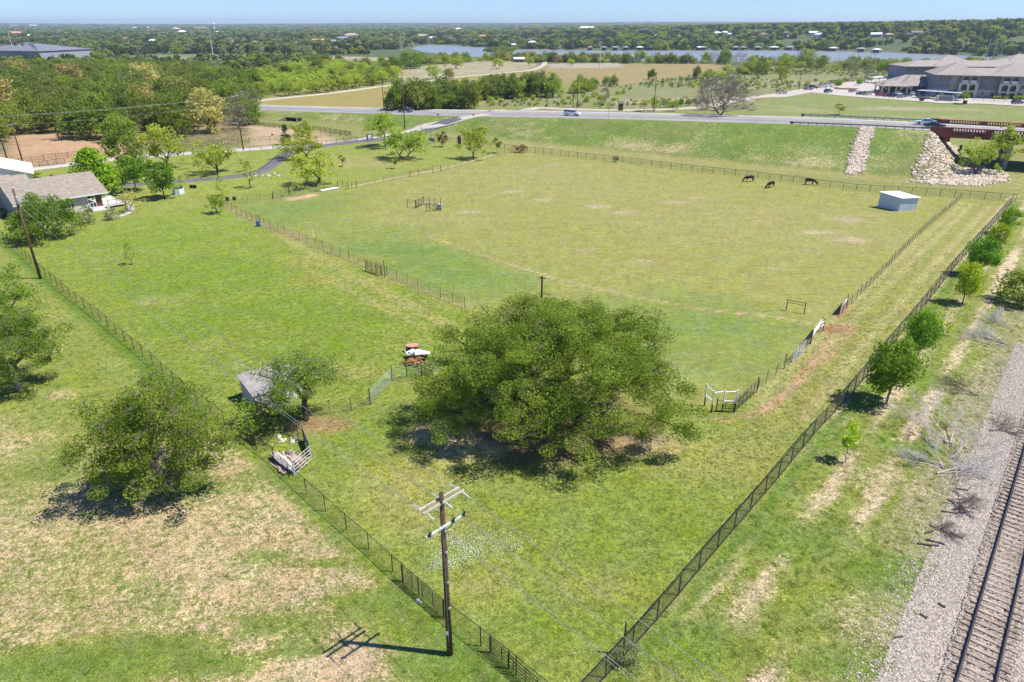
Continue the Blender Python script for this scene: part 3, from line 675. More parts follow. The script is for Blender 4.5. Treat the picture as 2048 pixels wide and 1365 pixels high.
# ------------------------------------------------------------------ scatter as countless cover
PROTO = {}
def proto_col(name, meshes):
    c = bpy.data.collections.new(name)
    for i, me in enumerate(meshes):
        o = bpy.data.objects.new(f'{name}_shape_{chr(97+i)}', me); c.objects.link(o)
    return c
def scatter(name, col, P, rot, sc, pick, label, cat, kind='stuff', sz=None):
    P = np.asarray(P, np.float32); me = bpy.data.meshes.new(name); me.vertices.add(len(P)); me.vertices.foreach_set('co', P.ravel())
    sz = sc if sz is None else sz
    for an, ty, d in (('rz', 'FLOAT', rot), ('sc', 'FLOAT', sc), ('sz', 'FLOAT', sz)):
        a = me.attributes.new(an, ty, 'POINT'); a.data.foreach_set('value', np.asarray(d, np.float32))
    a = me.attributes.new('pk', 'INT', 'POINT'); a.data.foreach_set('value', np.asarray(pick, np.int32))
    o = link(name, me); tag(o, label, cat, kind=kind)
    g = bpy.data.node_groups.new(name+'_nodes', 'GeometryNodeTree')
    g.interface.new_socket('Geometry', in_out='INPUT', socket_type='NodeSocketGeometry'); g.interface.new_socket('Geometry', in_out='OUTPUT', socket_type='NodeSocketGeometry')
    gi = g.nodes.new('NodeGroupInput'); go = g.nodes.new('NodeGroupOutput')
    ip = g.nodes.new('GeometryNodeInstanceOnPoints'); ci = g.nodes.new('GeometryNodeCollectionInfo')
    ci.inputs['Collection'].default_value = col; ci.inputs['Separate Children'].default_value = True; ci.inputs['Reset Children'].default_value = True
    ip.inputs['Pick Instance'].default_value = True
    def na(n, ty):
        x = g.nodes.new('GeometryNodeInputNamedAttribute'); x.data_type = ty; x.inputs['Name'].default_value = n; return x.outputs['Attribute']
    cx = g.nodes.new('ShaderNodeCombineXYZ'); g.links.new(na('rz', 'FLOAT'), cx.inputs[2])
    g.links.new(gi.outputs[0], ip.inputs['Points']); g.links.new(ci.outputs[0], ip.inputs['Instance'])
    g.links.new(na('pk', 'INT'), ip.inputs['Instance Index']); g.links.new(cx.outputs[0], ip.inputs['Rotation']); sv = g.nodes.new('ShaderNodeCombineXYZ'); g.links.new(na('sc', 'FLOAT'), sv.inputs[0]); g.links.new(na('sc', 'FLOAT'), sv.inputs[1]); g.links.new(na('sz', 'FLOAT'), sv.inputs[2]); g.links.new(sv.outputs[0], ip.inputs['Scale'])
    g.links.new(ip.outputs[0], go.inputs[0])
    md = o.modifiers.new('cover', 'NODES'); md.node_group = g
    return o
def in_view(X, Y, pad=6, z=0):
    d = (HC-z)*ct*0; depth = Y*ct+(HC-z)*st; u = X/depth*FPX; up = ((HC-z)*ct-Y*st)/depth*FPX
    m = pad/depth*FPX
    return (np.abs(u) < 1024+m) & (up < 683+m)
# ------------------------------------------------------------------ where the distant houses stand (column, row, width, roof, wall, label)
WHT, TANR, ORG, GRY, BRN, DRK, BLU = (.72, .74, .76), (.36, .29, .22), (.50, .24, .15), (.30, .30, .31), (.20, .15, .12), (.07, .065, .065), (.22, .30, .40)
CRM, STN, WLW, RDB = (.52, .46, .37), (.40, .35, .29), (.62, .62, .60), (.30, .16, .11)
HOUSES = [
 (32, 71, 17, ORG, STN, 'long orange-roofed house leftmost of the far town'), (53, 72, 9, ORG, CRM, 'small orange-roofed house beside a white one, far left'), (61, 75, 13, WHT, WLW, 'bright white house just right of the orange roofs, far left'), (61, 66, 8, WHT, CRM, 'small pale-roofed house behind the bright white one, far left'),
 (121, 71, 15, TANR, CRM, 'tan-roofed house at the top of a pale cut, far left'), (180, 70, 6, WHT, WLW, 'tiny white house between tan roof and grey roof, far left'), (215, 69, 9, GRY, WLW, 'grey-white roofed house left of the salmon-roofed one'), (239, 73, 13, ORG, STN, 'salmon-roofed house right of a grey-white roof, far left'), (128, 84, 6, WHT, WLW, 'small white shed in the trees behind the grey warehouse'),
 (29, 53, 13, TANR, CRM, 'tan block on the skyline at the far left'), (67, 53, 15, WHT, WHT, 'bluish-white hall on the skyline at the far left'), (254, 87, 7, WHT, WLW, 'white cottage left of the cream houses, over the cleared ground'), (270, 58, 7, WHT, WLW, 'small white building near the skyline, left of the tall mast'), (297, 57, 6, WHT, WLW, 'smaller white building near the skyline, left of the tall mast'),
 (365, 68, 15, WHT, WLW, 'long white barn left of the tall mast'), (441, 70, 15, WHT, WLW, 'long white barn right of the tall mast'), (308, 88, 20, WHT, CRM, 'wide white-gabled house above the cleared building site'), (362, 87, 9, GRY, STN, 'grey-roofed house between cleared site and tall mast'), (375, 90, 8, ORG, CRM, 'small pinkish house just left of the tall mast'),
 (466, 87, 8, GRY, CRM, 'grey-roofed cottage right of the tall mast'), (491, 88, 9, ORG, STN, 'pink-roofed house right of the tall mast'), (510, 88, 10, WHT, WLW, 'white house right of the pink-roofed one'), (403, 60, 30, TANR, STN, 'broad tan building complex below the water tower'),
 (581, 92, 18, ORG, CRM, 'vivid orange-roofed house behind the mesquite grove'), (637, 88, 22, ORG, CRM, 'wide pale-orange hipped house behind the mesquite grove'), (668, 91, 24, GRY, CRM, 'wide grey-roofed house right of the pale-orange hipped one'), (703, 78, 28, TANR, CRM, 'very large tan mansion above the bay'), (686, 82, 18, BLU, CRM, 'blue-grey roofed house left of the tan mansion'),
 (783, 74, 11, TANR, STN, 'small tan-roofed house between the mansion and the bay'), (803, 80, 14, BLU, WLW, 'blue-roofed house above the left end of the bay'), (847, 77, 18, TANR, CRM, 'tan-roofed house on the far side of the bay'), (866, 80, 15, WHT, ORG, 'white-roofed house with orange walls on the bay'), (967, 78, 18, ORG, CRM, 'orange-roofed house at the right end of the bay'),
 (584, 72, 13, GRY, CRM, 'grey roof far behind the vivid orange-roofed house'), (917, 62, 13, WHT, WLW, 'white building near the skyline above the bay'), (1065, 91, 19, WHT, WLW, 'white two-roofed house between bay and lake'), (1027, 94, 9, WHT, WLW, 'small white-roofed house left of the two-roofed one'), (1174, 61, 34, WHT, WHT, 'long white complex near the skyline above the lake'),
 (1076, 68, 11, RDB, STN, 'reddish house on the wooded slope left of the lake'), (1229, 68, 16, DRK, BRN, 'dark-roofed house at the left end of the lake ridge'), (1290, 68, 26, DRK, BRN, 'long dark-roofed house on the lake ridge'), (1316, 75, 13, WHT, WLW, 'white-walled house below the long dark roof'), (1351, 65, 15, DRK, BRN, 'dark house right of the long dark roof on the ridge'),
 (1434, 70, 14, WHT, WLW, 'left white house of three close together on the ridge'), (1449, 69, 14, WHT, WLW, 'middle white house of three close together on the ridge'), (1460, 72, 8, WHT, WLW, 'right and smallest white house of three on the ridge'), (1526, 74, 17, BRN, STN, 'brown-roofed house on the ridge above the middle boathouses'), (1573, 70, 15, BRN, STN, 'brown two-storey house on the ridge right of a brown roof'),
 (1626, 70, 16, WHT, WLW, 'left large white house on the hill over the lake'), (1638, 74, 17, WHT, WLW, 'right large white house, lower on the hill over the lake'), (1577, 77, 10, WHT, WLW, 'white roof below the brown two-storey house'), (1752, 74, 19, WHT, GRY, 'wide white-roofed house right of the pair of large white ones'), (1777, 74, 15, TANR, STN, 'tan house right of the wide white-roofed one'),
 (1816, 74, 17, DRK, RDB, 'dark red-brown house on the hill above the apartments'), (1832, 71, 20, BRN, STN, 'brown-roofed house behind the dark red-brown one'), (1852, 60, 13, WHT, ORG, 'white house with an orange side high on the right hill'), (1872, 58, 11, WHT, WLW, 'white house high on the right hill beside the orange-sided one'), (1941, 56, 19, GRY, WLW, 'wide pale house near the skyline on the right'), (1977, 56, 11, GRY, WLW, 'pale small house near the skyline at the far right')]
HPOS = []
for x, y, w, rc, wc, lab in HOUSES:
    P = GZ(x, y); HPOS.append((P, w*mpp(P)))
# slope rows of anonymous town houses
TOWN = []
r_ = random.Random(12)
for i in range(46):
    x = r_.uniform(-10, 700); y = r_.uniform(58, 84); P = GZ(x, y)
    if P[2] > -4: TOWN.append((P, r_.uniform(6, 12)*mpp(P), r_.choice((GRY, TANR, ORG, WHT, GRY, BRN)), r_.choice((CRM, STN, WLW))))
def clear_of_houses(X, Y):
    k = np.ones(len(X), bool)
    for P, w in HPOS+[(t[0], t[1]) for t in TOWN]:
        d = max(45, P[1]*.05); k &= ~((np.abs(X-P[0]*Y/P[1]) < w*.62+2) & (Y > P[1]-d) & (Y < P[1]+w*.7))
    return k
# ------------------------------------------------------------------ the trees one can tell apart
random.seed(4)
# the big live oak
P = G(1100, 852); P = (3.6, 48.0, zg(3.6, 48.0))
big = tree_meshes(11, 10.4, 9.7, zb=3.2, shape='dome', clumps=680, per=320, leaf=.070, cr=.62, fork=3.0, rt=.52, lobes=.22,
                  trunks=[(-1.9, .6, -1.6, .6), (.2, .2, .2, .6), (1.6, .3, 1.6, -.3), (-.6, -1.2, -.6, -1.6)], lm=L_OAK2, twigs=700, up=.7, flat=.6)
o = put_tree(big, P, 'huge spreading live oak in the middle of the meadow in front', rz=0, name='live_oak', cat='tree')
o.scale = (1.02, .90, 1)
# oak outside the left fence
P = GZ(334, 976)
t1 = tree_meshes(5, 7.9, 4.3, zb=2.9, clumps=170, per=260, leaf=.072, cr=.58, fork=1.9, rt=.30, lobes=.5, trunks=[(0, 0, -.3, .2), (.35, 0, .5, .3)], lm=L_OAKD, bark=BARKL, twigs=420, up=.6)
put_tree(t1, P, 'broad oak with a forked pale trunk standing in the dry grass outside the left fence', rz=.6, name='oak_tree')
t2 = tree_meshes(8, 7.2, 4.0, zb=2.8, clumps=105, per=240, leaf=.075, cr=.6, fork=1.9, rt=.26, lobes=.5, trunks=[(-.3, 0, -.8, .2), (.2, 0, .1, .3), (.5, -.1, .9, -.1)], lm=L_OAKD, bark=BARKL, twigs=420, up=.6)
put_tree(t2, GZ(38, 780), 'three-stemmed oak with bare grey limbs cut off by the left picture edge', rz=2.2, name='oak_tree')
t3 = tree_meshes(9, 6.4, 3.9, zb=1.8, clumps=80, per=150, leaf=.095, cr=.6, fork=1.5, rt=.2, lobes=.4, lm=L_OAKD, twigs=120, up=.6)
put_tree(t3, GZ(8, 660), 'darker oak crown behind the three-stemmed oak on the left edge', rz=1.2, name='oak_tree')
# oak over the grey hut
t4 = tree_meshes(21, 6.2, 2.7, zb=3.3, clumps=75, per=140, leaf=.072, cr=.55, fork=1.9, rt=.22, lobes=.6, trunks=[(0, 0, .1, .3)], lm=L_OAK2, twigs=320, up=.6)
put_tree(t4, GZ(612, 842), 'leaning thin-crowned oak whose branches hang over the grey hut', rz=.4, name='oak_tree')
t4b = tree_meshes(23, 2.6, 1.4, zb=1.1, clumps=18, per=60, leaf=.08, cr=.4, fork=1.0, rt=.09, lobes=.5, lm=L_DARK, twigs=60)
put_tree(t4b, GZ(540, 850), 'small dark-leaved tree at the front corner of the grey hut', name='small_tree')
put_tree(tree_meshes(24, 2.6, 1.7, zb=1.0, clumps=14, per=60, leaf=.10, cr=.4, fork=.8, rt=.06, lm=L_OAK2), GZ(496, 862), 'low grey-green bush beside the oak at the head of the wood store', name='bush', cat='bush')
# oak by the house pole
t5 = tree_meshes(31, 6.2, 4.6, zb=1.5, clumps=130, per=110, leaf=.13, cr=.65, fork=1.2, rt=.22, lobes=.35, lm=L_OAKD, up=.6)
put_tree(t5, GZ(92, 478), 'round dark oak between the utility pole and the tan house', name='oak_tree')

# round maples outside the black fence
mp_ = [tree_meshes(40+i, 4.7, 1.9, zb=1.15, shape='round', clumps=84, per=70, leaf=.105, cr=.42, fork=1.2, rt=.085, lobes=.24, lm=[L_MAPLE, L_MAPLE, L_LIME][i], up=.4, flat=.8) for i in range(3)]
for x, y, yt, w, k, lab in ((1772, 808, 683, 97, 0, 'largest round green tree of the row beside the black fence'),
        (1832, 724, 622, 62, 1, 'round green tree second nearest of the full-crowned row beside the black fence'),
        (1924, 607, 527, 52, 2, 'yellow-green round tree with a long shadow in the row beside the black fence'),
        (1956, 553, 478, 60, 0, 'dark green round tree between two paler ones in the far part of the fence row'),
        (1992, 500, 450, 44, 2, 'light green tree crowding against the fence in the far part of the row'),
        (2013, 470, 417, 42, 1, 'last green tree of the row, near the fence corner')):
    B = GZ(x, y); put_tree(mp_[k], B, lab, sc=w*mpp(B)/4.2, sz=top_h(B, yt)/4.7, name='round_tree', group='round trees planted along the black fence')
B = GZ(1690, 924); t = tree_meshes(50, top_h(B, 848), .62, zb=1.0, shape='egg', clumps=16, per=40, leaf=.10, cr=.25, fork=.9, rt=.03, lm=L_LIME)
put_tree(t, B, 'small yellow-green sapling nearest the camera outside the black fence', name='sapling')
B = GZ(1880, 662); t = tree_meshes(51, 2.0, 1.1, zb=.9, clumps=13, per=20, leaf=.10, cr=.24, fork=.8, rt=.05, lm=L_LIME, lobes=.8, twigs=20)
put_tree(t, B, 'crooked sparse sapling between two round trees outside the black fence', name='sapling')
t6 = tree_meshes(52, 4.3, 2.6, zb=.9, clumps=70, per=60, leaf=.13, cr=.5, fork=.8, rt=.11, lm=L_OAK)
B = GZ(2040, 608); put_tree(t6, B, 'bushy green tree cut by the right picture edge beside the dry brush', name='bushy_tree')
# yard trees
lime = tree_meshes(60, 8, 4.2, zb=1.2, shape='egg', clumps=120, per=45, leaf=.24, cr=.75, fork=1.0, rt=.2, lobes=.25, lm=L_LIME)
mapl = tree_meshes(61, 5.6, 2.2, zb=1.5, shape='round', clumps=60, per=45, leaf=.18, cr=.5, fork=1.4, rt=.1, lobes=.3, lm=L_MAPLE)
mesq = [tree_meshes(62+i, 5.6, 3.6, zb=2.0, clumps=62, per=46, leaf=.17, cr=.55, fork=1.0, rt=.16, lobes=.6, lm=L_MESQ, bark=BARK, trunks=[(-.15, 0, -.9, .1), (.2, 0, .8, -.1)]) for i in range(3)]
spar = tree_meshes(66, 4, 1.4, zb=1.3, shape='egg', clumps=26, per=10, leaf=.12, cr=.35, fork=1.0, rt=.05, lm=L_MESQ, twigs=60)
smal = tree_meshes(67, 3.2, .9, zb=1.1, shape='round', clumps=18, per=36, leaf=.13, cr=.3, fork=1.0, rt=.04, lm=L_MID)
redb = tree_meshes(68, 3.6, 2.4, zb=1.3, clumps=30, per=18, leaf=.13, cr=.4, fork=.7, rt=.09, lm=L_TAN, lobes=.4, trunks=[(-.05, 0, -.3, 0), (.05, 0, .35, 0)])
rust = tree_meshes(69, 6.5, 3.0, zb=1.2, shape='round', clumps=60, per=40, leaf=.2, cr=.6, fork=1.0, rt=.14, lm=L_DARK)
rusb = tree_meshes(70, 2.2, 1.3, zb=.7, clumps=20, per=36, leaf=.12, cr=.3, fork=.5, rt=.05, lm=L_RUST)
dust = tree_meshes(71, 2.6, 1.3, zb=.5, clumps=22, per=34, leaf=.12, cr=.35, fork=.4, rt=.04, lm=L_DUST)
conf = tree_meshes(72, 4.6, .95, zb=.2, shape='egg', clumps=40, per=40, leaf=.13, cr=.3, fork=.3, rt=.07, lm=L_CEDAR)
tall = tree_meshes(73, 7, 2.3, zb=3.4, clumps=44, per=40, leaf=.17, cr=.5, fork=3.0, rt=.1, lobes=.5, lm=L_MESQ)
bare = tree_meshes(74, 9, 7, zb=2.2, clumps=260, per=0, cr=1.0, fork=1.0, rt=.34, lobes=.3, twigs=3000, bark=L_TWIG, trunks=[(-.3, 0, -1.2, .1), (.4, 0, 1.0, .2)])
R0 = {id(lime): 4.2, id(mapl): 2.4, id(spar): 1.4, id(smal): 1.05, id(redb): 2.5, id(rust): 3.2, id(rusb): 1.3, id(dust): 1.4, id(conf): .8, id(tall): 2.3, id(bare): 7.6}
H0 = {id(lime): 8, id(mapl): 5.6, id(spar): 4, id(smal): 3.2, id(redb): 3.6, id(rust): 6.5, id(rusb): 2.2, id(dust): 2.6, id(conf): 4.6, id(tall): 7, id(bare): 9}
for m_ in mesq: R0[id(m_)] = 3.7; H0[id(m_)] = 5.6
def yard(m, x, y, yt, w, lab, name='yard_tree', cat='tree', group=None):
    B = GZ(x, y); h = max(.6, top_h(B, yt)); return put_tree(m, B, lab, sc=w*mpp(B)/2/R0[id(m)], sz=h/H0[id(m)], name=name, cat=cat, group=group)
yard(lime, 197, 392, 300, 112, 'bright lime-green full tree rising behind the tan house roof', 'lime_green_tree')
yard(mapl, 273, 383, 314, 54, 'green round tree right behind the lime-green tree beside the driveway', 'round_tree')
yard(mapl, 330, 398, 324, 60, 'deep green round tree with a dark shadow on the lawn left of the well', 'round_tree')
yard(rust, 258, 350, 262, 72, 'dark olive-brown dense tree by the concrete lane', 'dark_tree')
yard(mesq[0], 336, 334, 258, 92, 'yellow-green spreading mesquite between the lane and the driveway', 'mesquite_tree')
yard(mesq[1], 436, 347, 285, 82, 'lime mesquite with a forked trunk and round shadow beside the driveway', 'mesquite_tree')
yard(spar, 445, 392, 352, 30, 'nearly leafless sapling with lime buds left of the paddock corner', 'sapling')
yard(spar, 501, 376, 325, 44, 'thin pale budding tree beside the bend of the driveway', 'sapling')
yard(mesq[2], 434, 428, 391, 36, 'small lime-yellow tree at the left corner of the paddock', 'small_tree')
yard(redb, 259, 424, 381, 60, 'sparse olive vase-shaped tree by the curved garden walk', 'small_tree')
yard(dust, 178, 448, 413, 34, 'pale grey-green flowering shrub in front of the house wall', 'shrub', 'bush')
yard(dust, 225, 440, 414, 26, 'small blue-green shrub in front of the porch steps', 'shrub', 'bush')
yard(smal, 62, 357, 343, 36, 'low green bush behind the tan house roof', 'bush', 'bush')
yard(spar, 366, 380, 352, 30, 'thin bush leaning over the white well', 'small_tree')
yard(mesq[0], 628, 372, 314, 94, 'feathery mesquite nearest the black plank gate', 'mesquite_tree')
yard(mesq[1], 607, 318, 272, 84, 'mesquite with dark limbs beside the driveway, middle of three close together', 'mesquite_tree')
yard(mesq[2], 610, 290, 246, 54, 'mesquite by the concrete lane, farthest of three close together', 'mesquite_tree')
yard(conf, 573, 290, 249, 17, 'narrow dark cedar beside the concrete lane', 'cedar_tree')
yard(tall, 770, 294, 228, 60, 'tall slim mesquite in front of the blue sign', 'mesquite_tree')
yard(mesq[1], 809, 318, 256, 88, 'two-trunked spreading mesquite with a round shadow near the entrance', 'mesquite_tree')
yard(smal, 685, 334, 309, 15, 'small lollipop sapling alone on the lawn left of the two-trunked mesquite', 'sapling')
yard(smal, 788, 338, 313, 15, 'small lollipop sapling in front of the two-trunked mesquite', 'sapling')
yard(rusb, 885, 294, 262, 22, 'small reddish tree beside the blue panel on the fence', 'small_tree')
yard(mesq[2], 947, 319, 256, 58, 'lime mesquite with a split crown near the far paddock corner', 'mesquite_tree')
yard(smal, 994, 307, 275, 18, 'small slim tree just right of the split-crowned mesquite', 'sapling')
yard(rusb, 1041, 305, 289, 27, 'low bronze bush growing through the rusty back fence', 'bush', 'bush')
yard(rusb, 1232, 325, 312, 12, 'tiny reddish bush on the middle of the rusty back fence', 'bush', 'bush')
yard(spar, 264, 530, 487, 28, 'wispy young tree bent over in the open left meadow', 'sapling')
yard(smal, 645, 338, 335, 5, 'tiny seedling on the lawn', 'sapling')
yard(rusb, 105, 356, 349, 10, 'small dark shrub by the house ridge', 'shrub', 'bush')
yard(mesq[1], 1950, 349, 283, 60, 'round leafy tree on the riprap slope below the bridge', 'bridge_tree')
yard(tall, 1996, 346, 256, 58, 'tall pointed green tree in front of the red bridge', 'bridge_tree')
yard(conf, 1912, 330, 290, 10, 'sprig of green on the riprap', 'shrub', 'bush')
B = GZ(1440, 229); yard(bare, 1440, 229, 157, 128, 'huge leafless spreading tree behind the highway', 'bare_tree')
yard(smal, 1677, 230, 206, 22, 'lone leafy tree on the grass behind the far guardrail', 'small_tree')
yard(smal, 1926, 209, 181, 22, 'young tree on the kerb beside the blue carport', 'small_tree')
for i, (x, y, yt, w) in enumerate(((1675, 176, 160, 17), (1717, 172, 158, 13), (1765, 187, 167, 17), (1790, 186, 163, 20), (1820, 186, 170, 14), (1853, 184, 167, 20), (1889, 189, 167, 12))):
    yard(mapl, x, y, yt, w, ('round tree on the traffic island of the car park', 'smaller round tree right of the island tree in the car park', 'bright small tree at the left corner of the clubhouse', 'fuller tree in front of the clubhouse middle', 'low bushy tree in front of the clubhouse right half', 'wide low tree at the right end of the clubhouse', 'slim tree against the left end of the front apartment block')[i], 'parking_tree')
for i, (x, y, yt, w, m) in enumerate(((1206, 217, 203, 11, smal), (1217, 217, 205, 10, mesq[0]), (1226, 216, 206, 10, smal), (1268, 216, 202, 9, smal), (1255, 214, 203, 7, rusb), (1288, 223, 200, 22, tall), (1310, 222, 196, 20, mesq[2]), (1328, 216, 199, 22, dust), (1347, 223, 199, 22, mesq[1]), (1361, 216, 197, 11, mapl), (1376, 212, 200, 12, rusb), (1190, 214, 203, 10, mesq[1]))):
    yard(m, x, y, yt, w, ('small round tree leftmost of the row at the gravel turnout', 'yellowish small tree second in the row at the gravel turnout', 'small olive tree left of the brown post sign', 'tiny dark tree alone right of the brown post sign', 'bare reddish sapling right of the brown post sign', 'feathery shrub left of the pole at the turnout', 'lime shrub at the foot of the pole at the turnout', 'grey-green shrub right of the pole at the turnout', 'light green shrub between the pole and the leafless tree', 'dark round tree behind the shrubs at the turnout', 'brown bush left of the leafless tree', 'lime tuft of shrub left of the turnout row')[i], 'roadside_shrub', 'bush')

# ------------------------------------------------------------------ woods: nearest trees one by one, the rest as cover
rng = np.random.default_rng(77)
wood = [tree_meshes(80+i, 8.2, 4.6, zb=1.9, clumps=70, per=44, leaf=.30, cr=1.0, fork=1.6, rt=.2, lobes=.35, lm=m, sides=4, rmin=.05, up=.6) for i, m in enumerate((L_DARK, L_DARK, L_MID, L_MID, L_OAK))]
wtan = tree_meshes(86, 8, 4.2, zb=1.6, clumps=60, per=40, leaf=.28, cr=.9, fork=1.4, rt=.2, lobes=.4, lm=L_TAN, sides=4, rmin=.05)
wbar = tree_meshes(87, 8.5, 4.2, zb=2.0, clumps=70, per=5, leaf=.2, cr=1.0, fork=1.4, rt=.2, lobes=.3, twigs=420, lm=L_DUST, bark=BARKL, sides=4)
def poisson(P, sp, n_try=30000, seed=1):
    r = np.random.default_rng(seed); P = np.asarray(P); lo, hi = P.min(0), P.max(0)
    c = r.random((n_try, 2))*(hi-lo)+lo; c = c[inside(c[:, 0], c[:, 1], P)]; out = []; grid = {}
    for x, y in c:
        k = (int(x//sp), int(y//sp)); ok = True
        for a in (-1, 0, 1):
            for b in (-1, 0, 1):
                for q in grid.get((k[0]+a, k[1]+b), ()):
                    if (q[0]-x)**2+(q[1]-y)**2 < sp*sp: ok = False
        if ok: grid.setdefault(k, []).append((x, y)); out.append((x, y))
    return np.array(out)
FOREST = W2([(-330, 143), (0, 143), (150, 140), (300, 139), (430, 150), (512, 172), (516, 232), (500, 250), (470, 268), (380, 276), (300, 283), (235, 292), (170, 286), (120, 276), (60, 272), (-10, 286), (-80, 310), (-300, 330)])
fp = poisson(FOREST, 7.6, 9000, 3); fp = fp[in_view(fp[:, 0], fp[:, 1], 8)]
fp = fp[np.argsort(np.hypot(fp[:, 0], fp[:, 1]))]
clr = W2([(75, 272), (150, 276), (150, 315), (60, 315)])
fp = np.array([p for p in fp if not inside(np.array([p[0]]), np.array([p[1]]), clr)[0]])
print('forest', len(fp))
NFOR = 150; WCOL = proto_col('woodland_tree', [w[1] for w in wood]+[wtan[1], wbar[1], mesq[0][1], mesq[1][1]])
tans = {}
for x, y in ((437, 262), (60, 165), (160, 185), (310, 235), (300, 190), (30, 250), (450, 175)):
    g = G(x, y); tans[int(np.argmin(np.hypot(fp[:, 0]-g[0], fp[:, 1]-g[1])))] = 1
WL = {0: 'dark green oak in the dense woodland left of the highway', 1: 'mid-green broad tree in the dense woodland left of the highway', 2: 'tree with yellow-tan blossom standing out of the dark woodland', 3: 'greyish half-bare tree in the dense woodland left of the highway'}
KN = ['dark green oak', 'mid-green broad tree', 'tan-blossomed tree', 'greyish half-bare tree']
def place(px, py):
    if py > 272: return 'in the front row by the ' + ('bare dirt clearing' if px < 190 else 'dark tree behind the house' if px < 300 else 'pipe fence of the lane' if px < 420 else 'woodland utility pole')
    if py > 245: return 'just behind the woodland front, ' + ('left of the barn poles' if px < 60 else 'above the dirt clearing' if px < 170 else 'above the lime-green tree' if px < 300 else 'above the driveway mesquites' if px < 430 else 'beside the woodland utility pole')
    if py > 218: return 'under the wires in the woodland, ' + ('at the left edge' if px < 70 else 'left part' if px < 190 else 'middle part' if px < 330 else 'near the utility pole')
    return 'deeper in the woodland above the wires, ' + ('below the warehouse roof' if px < 130 else 'left of centre' if px < 260 else 'right of centre' if px < 400 else 'near the highway end')
rest = []
for i, (x, y) in enumerate(fp):
    big_ = rng.random(); k = 2 if i in tans else (3 if big_ > .955 else (1 if big_ > .62 else 0))
    if i >= NFOR and k != 2: rest.append((x, y, k)); continue
    m = wtan if k == 2 else wbar if k == 3 else wood[rng.integers(2, 5)] if k == 1 else wood[rng.integers(0, 2)]
    wl = (WL[k], ['dark oaks of the left woodland', 'mid-green trees of the left woodland', 'tan blossoming trees of the left woodland', 'half-bare trees of the left woodland'][k])
    depth = y*ct+HC*st; px_ = CX+FPX*x/depth; py_ = CY+FPX*(HC*ct-y*st)/depth
    pl = place(px_, py_); wl = (KN[k]+' '+pl, KN[k]+'s '+pl)
    put_tree(m, (x, y, zg(x, y)), wl[0], sc=(1.35 if k == 2 else 1)*(.8+.45*rng.random()), name='woodland_tree', group=wl[1])
# mesquites beyond the highway
MZ = W2([(505, 196), (515, 150), (640, 128), (790, 140), (800, 150), (778, 168), (700, 179), (640, 188), (560, 196)])
mz = poisson(MZ, 6.4, 5000, 5); print('mesq', len(mz))
mz = mz[np.argsort(np.hypot(mz[:, 0], mz[:, 1]))]
for i, (x, y) in enumerate(mz):
    dk = rng.random() < .12
    if i >= 62: rest.append((x, y, 7 if not dk else 0)); continue
    depth = y*ct+HC*st; px_ = CX+FPX*x/depth; py_ = CY+FPX*(HC*ct-y*st)/depth; wh = ('front row' if py_ > 182 else 'middle' if py_ > 168 else 'back') + ' of the mesquite grove, ' + ('left end' if px_ < 590 else 'centre' if px_ < 680 else 'right end by the white road')
    put_tree(wood[0] if dk else mesq[i % 3], (x, y, zg(x, y)), ('dark round tree in the ' if dk else 'yellow-green tree in the ')+wh, sc=(.8 if dk else .85+.5*rng.random()), name='grove_tree', group=('dark trees, ' if dk else 'mesquites, ')+wh)
for x, y, yt, w, m, lab in ((822, 138, 103, 50, wood[2], 'big round olive tree at the right end of the mesquite grove'), (868, 159, 133, 34, mesq[0], 'mesquite alone in the pale field left of its darker neighbour'), (898, 158, 137, 22, wood[2], 'compact darker tree beside a mesquite in the pale field'),
        (912, 138, 114, 36, mesq[1], 'round mesquite in the pale field nearest the bay'), (995, 138, 118, 30, mesq[2], 'flat-topped mesquite standing above the white dirt road'), (1060, 132, 115, 20, mesq[0], 'small mesquite between the two long sheds'), (1142, 133, 118, 17, mesq[1], 'small mesquite left of the orange-roofed house'),
        (1303, 160, 139, 19, wood[0], 'dark round tree on the hedge line of the brown field'), (1212, 172, 154, 18, wood[2], 'leafy tree left on the hedge line of the brown field'), (1228, 174, 149, 20, wood[3], 'leafy tree second on the hedge line of the brown field'),
        (1393, 160, 133, 18, wood[0], 'dark pointed tree right on the hedge line of the brown field'), (1415, 162, 140, 30, mesq[0], 'lime bush left half of the bright hedge'), (1440, 160, 143, 30, mesq[1], 'lime bush right half of the bright hedge'),
        (1280, 125, 102, 28, wood[2], 'round green tree on the near lake shore'), (1302, 126, 112, 16, wood[0], 'small dark tree beside the round one on the near lake shore'), (1450, 129, 95, 27, wood[3], 'tall fresh-green tree on the near lake shore'), (1424, 128, 103, 30, wbar, 'bare tree left of the tall fresh-green lake tree'),
        (1480, 143, 100, 40, wbar, 'large grey-olive tree at the right corner of the brown field'), (1612, 130, 98, 36, wood[2], 'olive tree behind the three tall power poles'), (1700, 158, 104, 26, wbar, 'tall bare tree standing in the scrub left of the clubhouse'), (1735, 152, 108, 24, wbar, 'second bare tree standing in the scrub left of the clubhouse'),
        (1562, 170, 135, 20, mesq[0], 'green bush tree in the scrub left of the far utility pole'), (1784, 146, 118, 26, wood[2], 'green tree behind the left apartment roof')):
    B = GZ(x, y); h = top_h(B, yt); put_tree(m, B, lab, sc=w*mpp(B)/2/(R0.get(id(m), 4.8)), sz=h/(H0.get(id(m), 8.4)), name='field_tree')
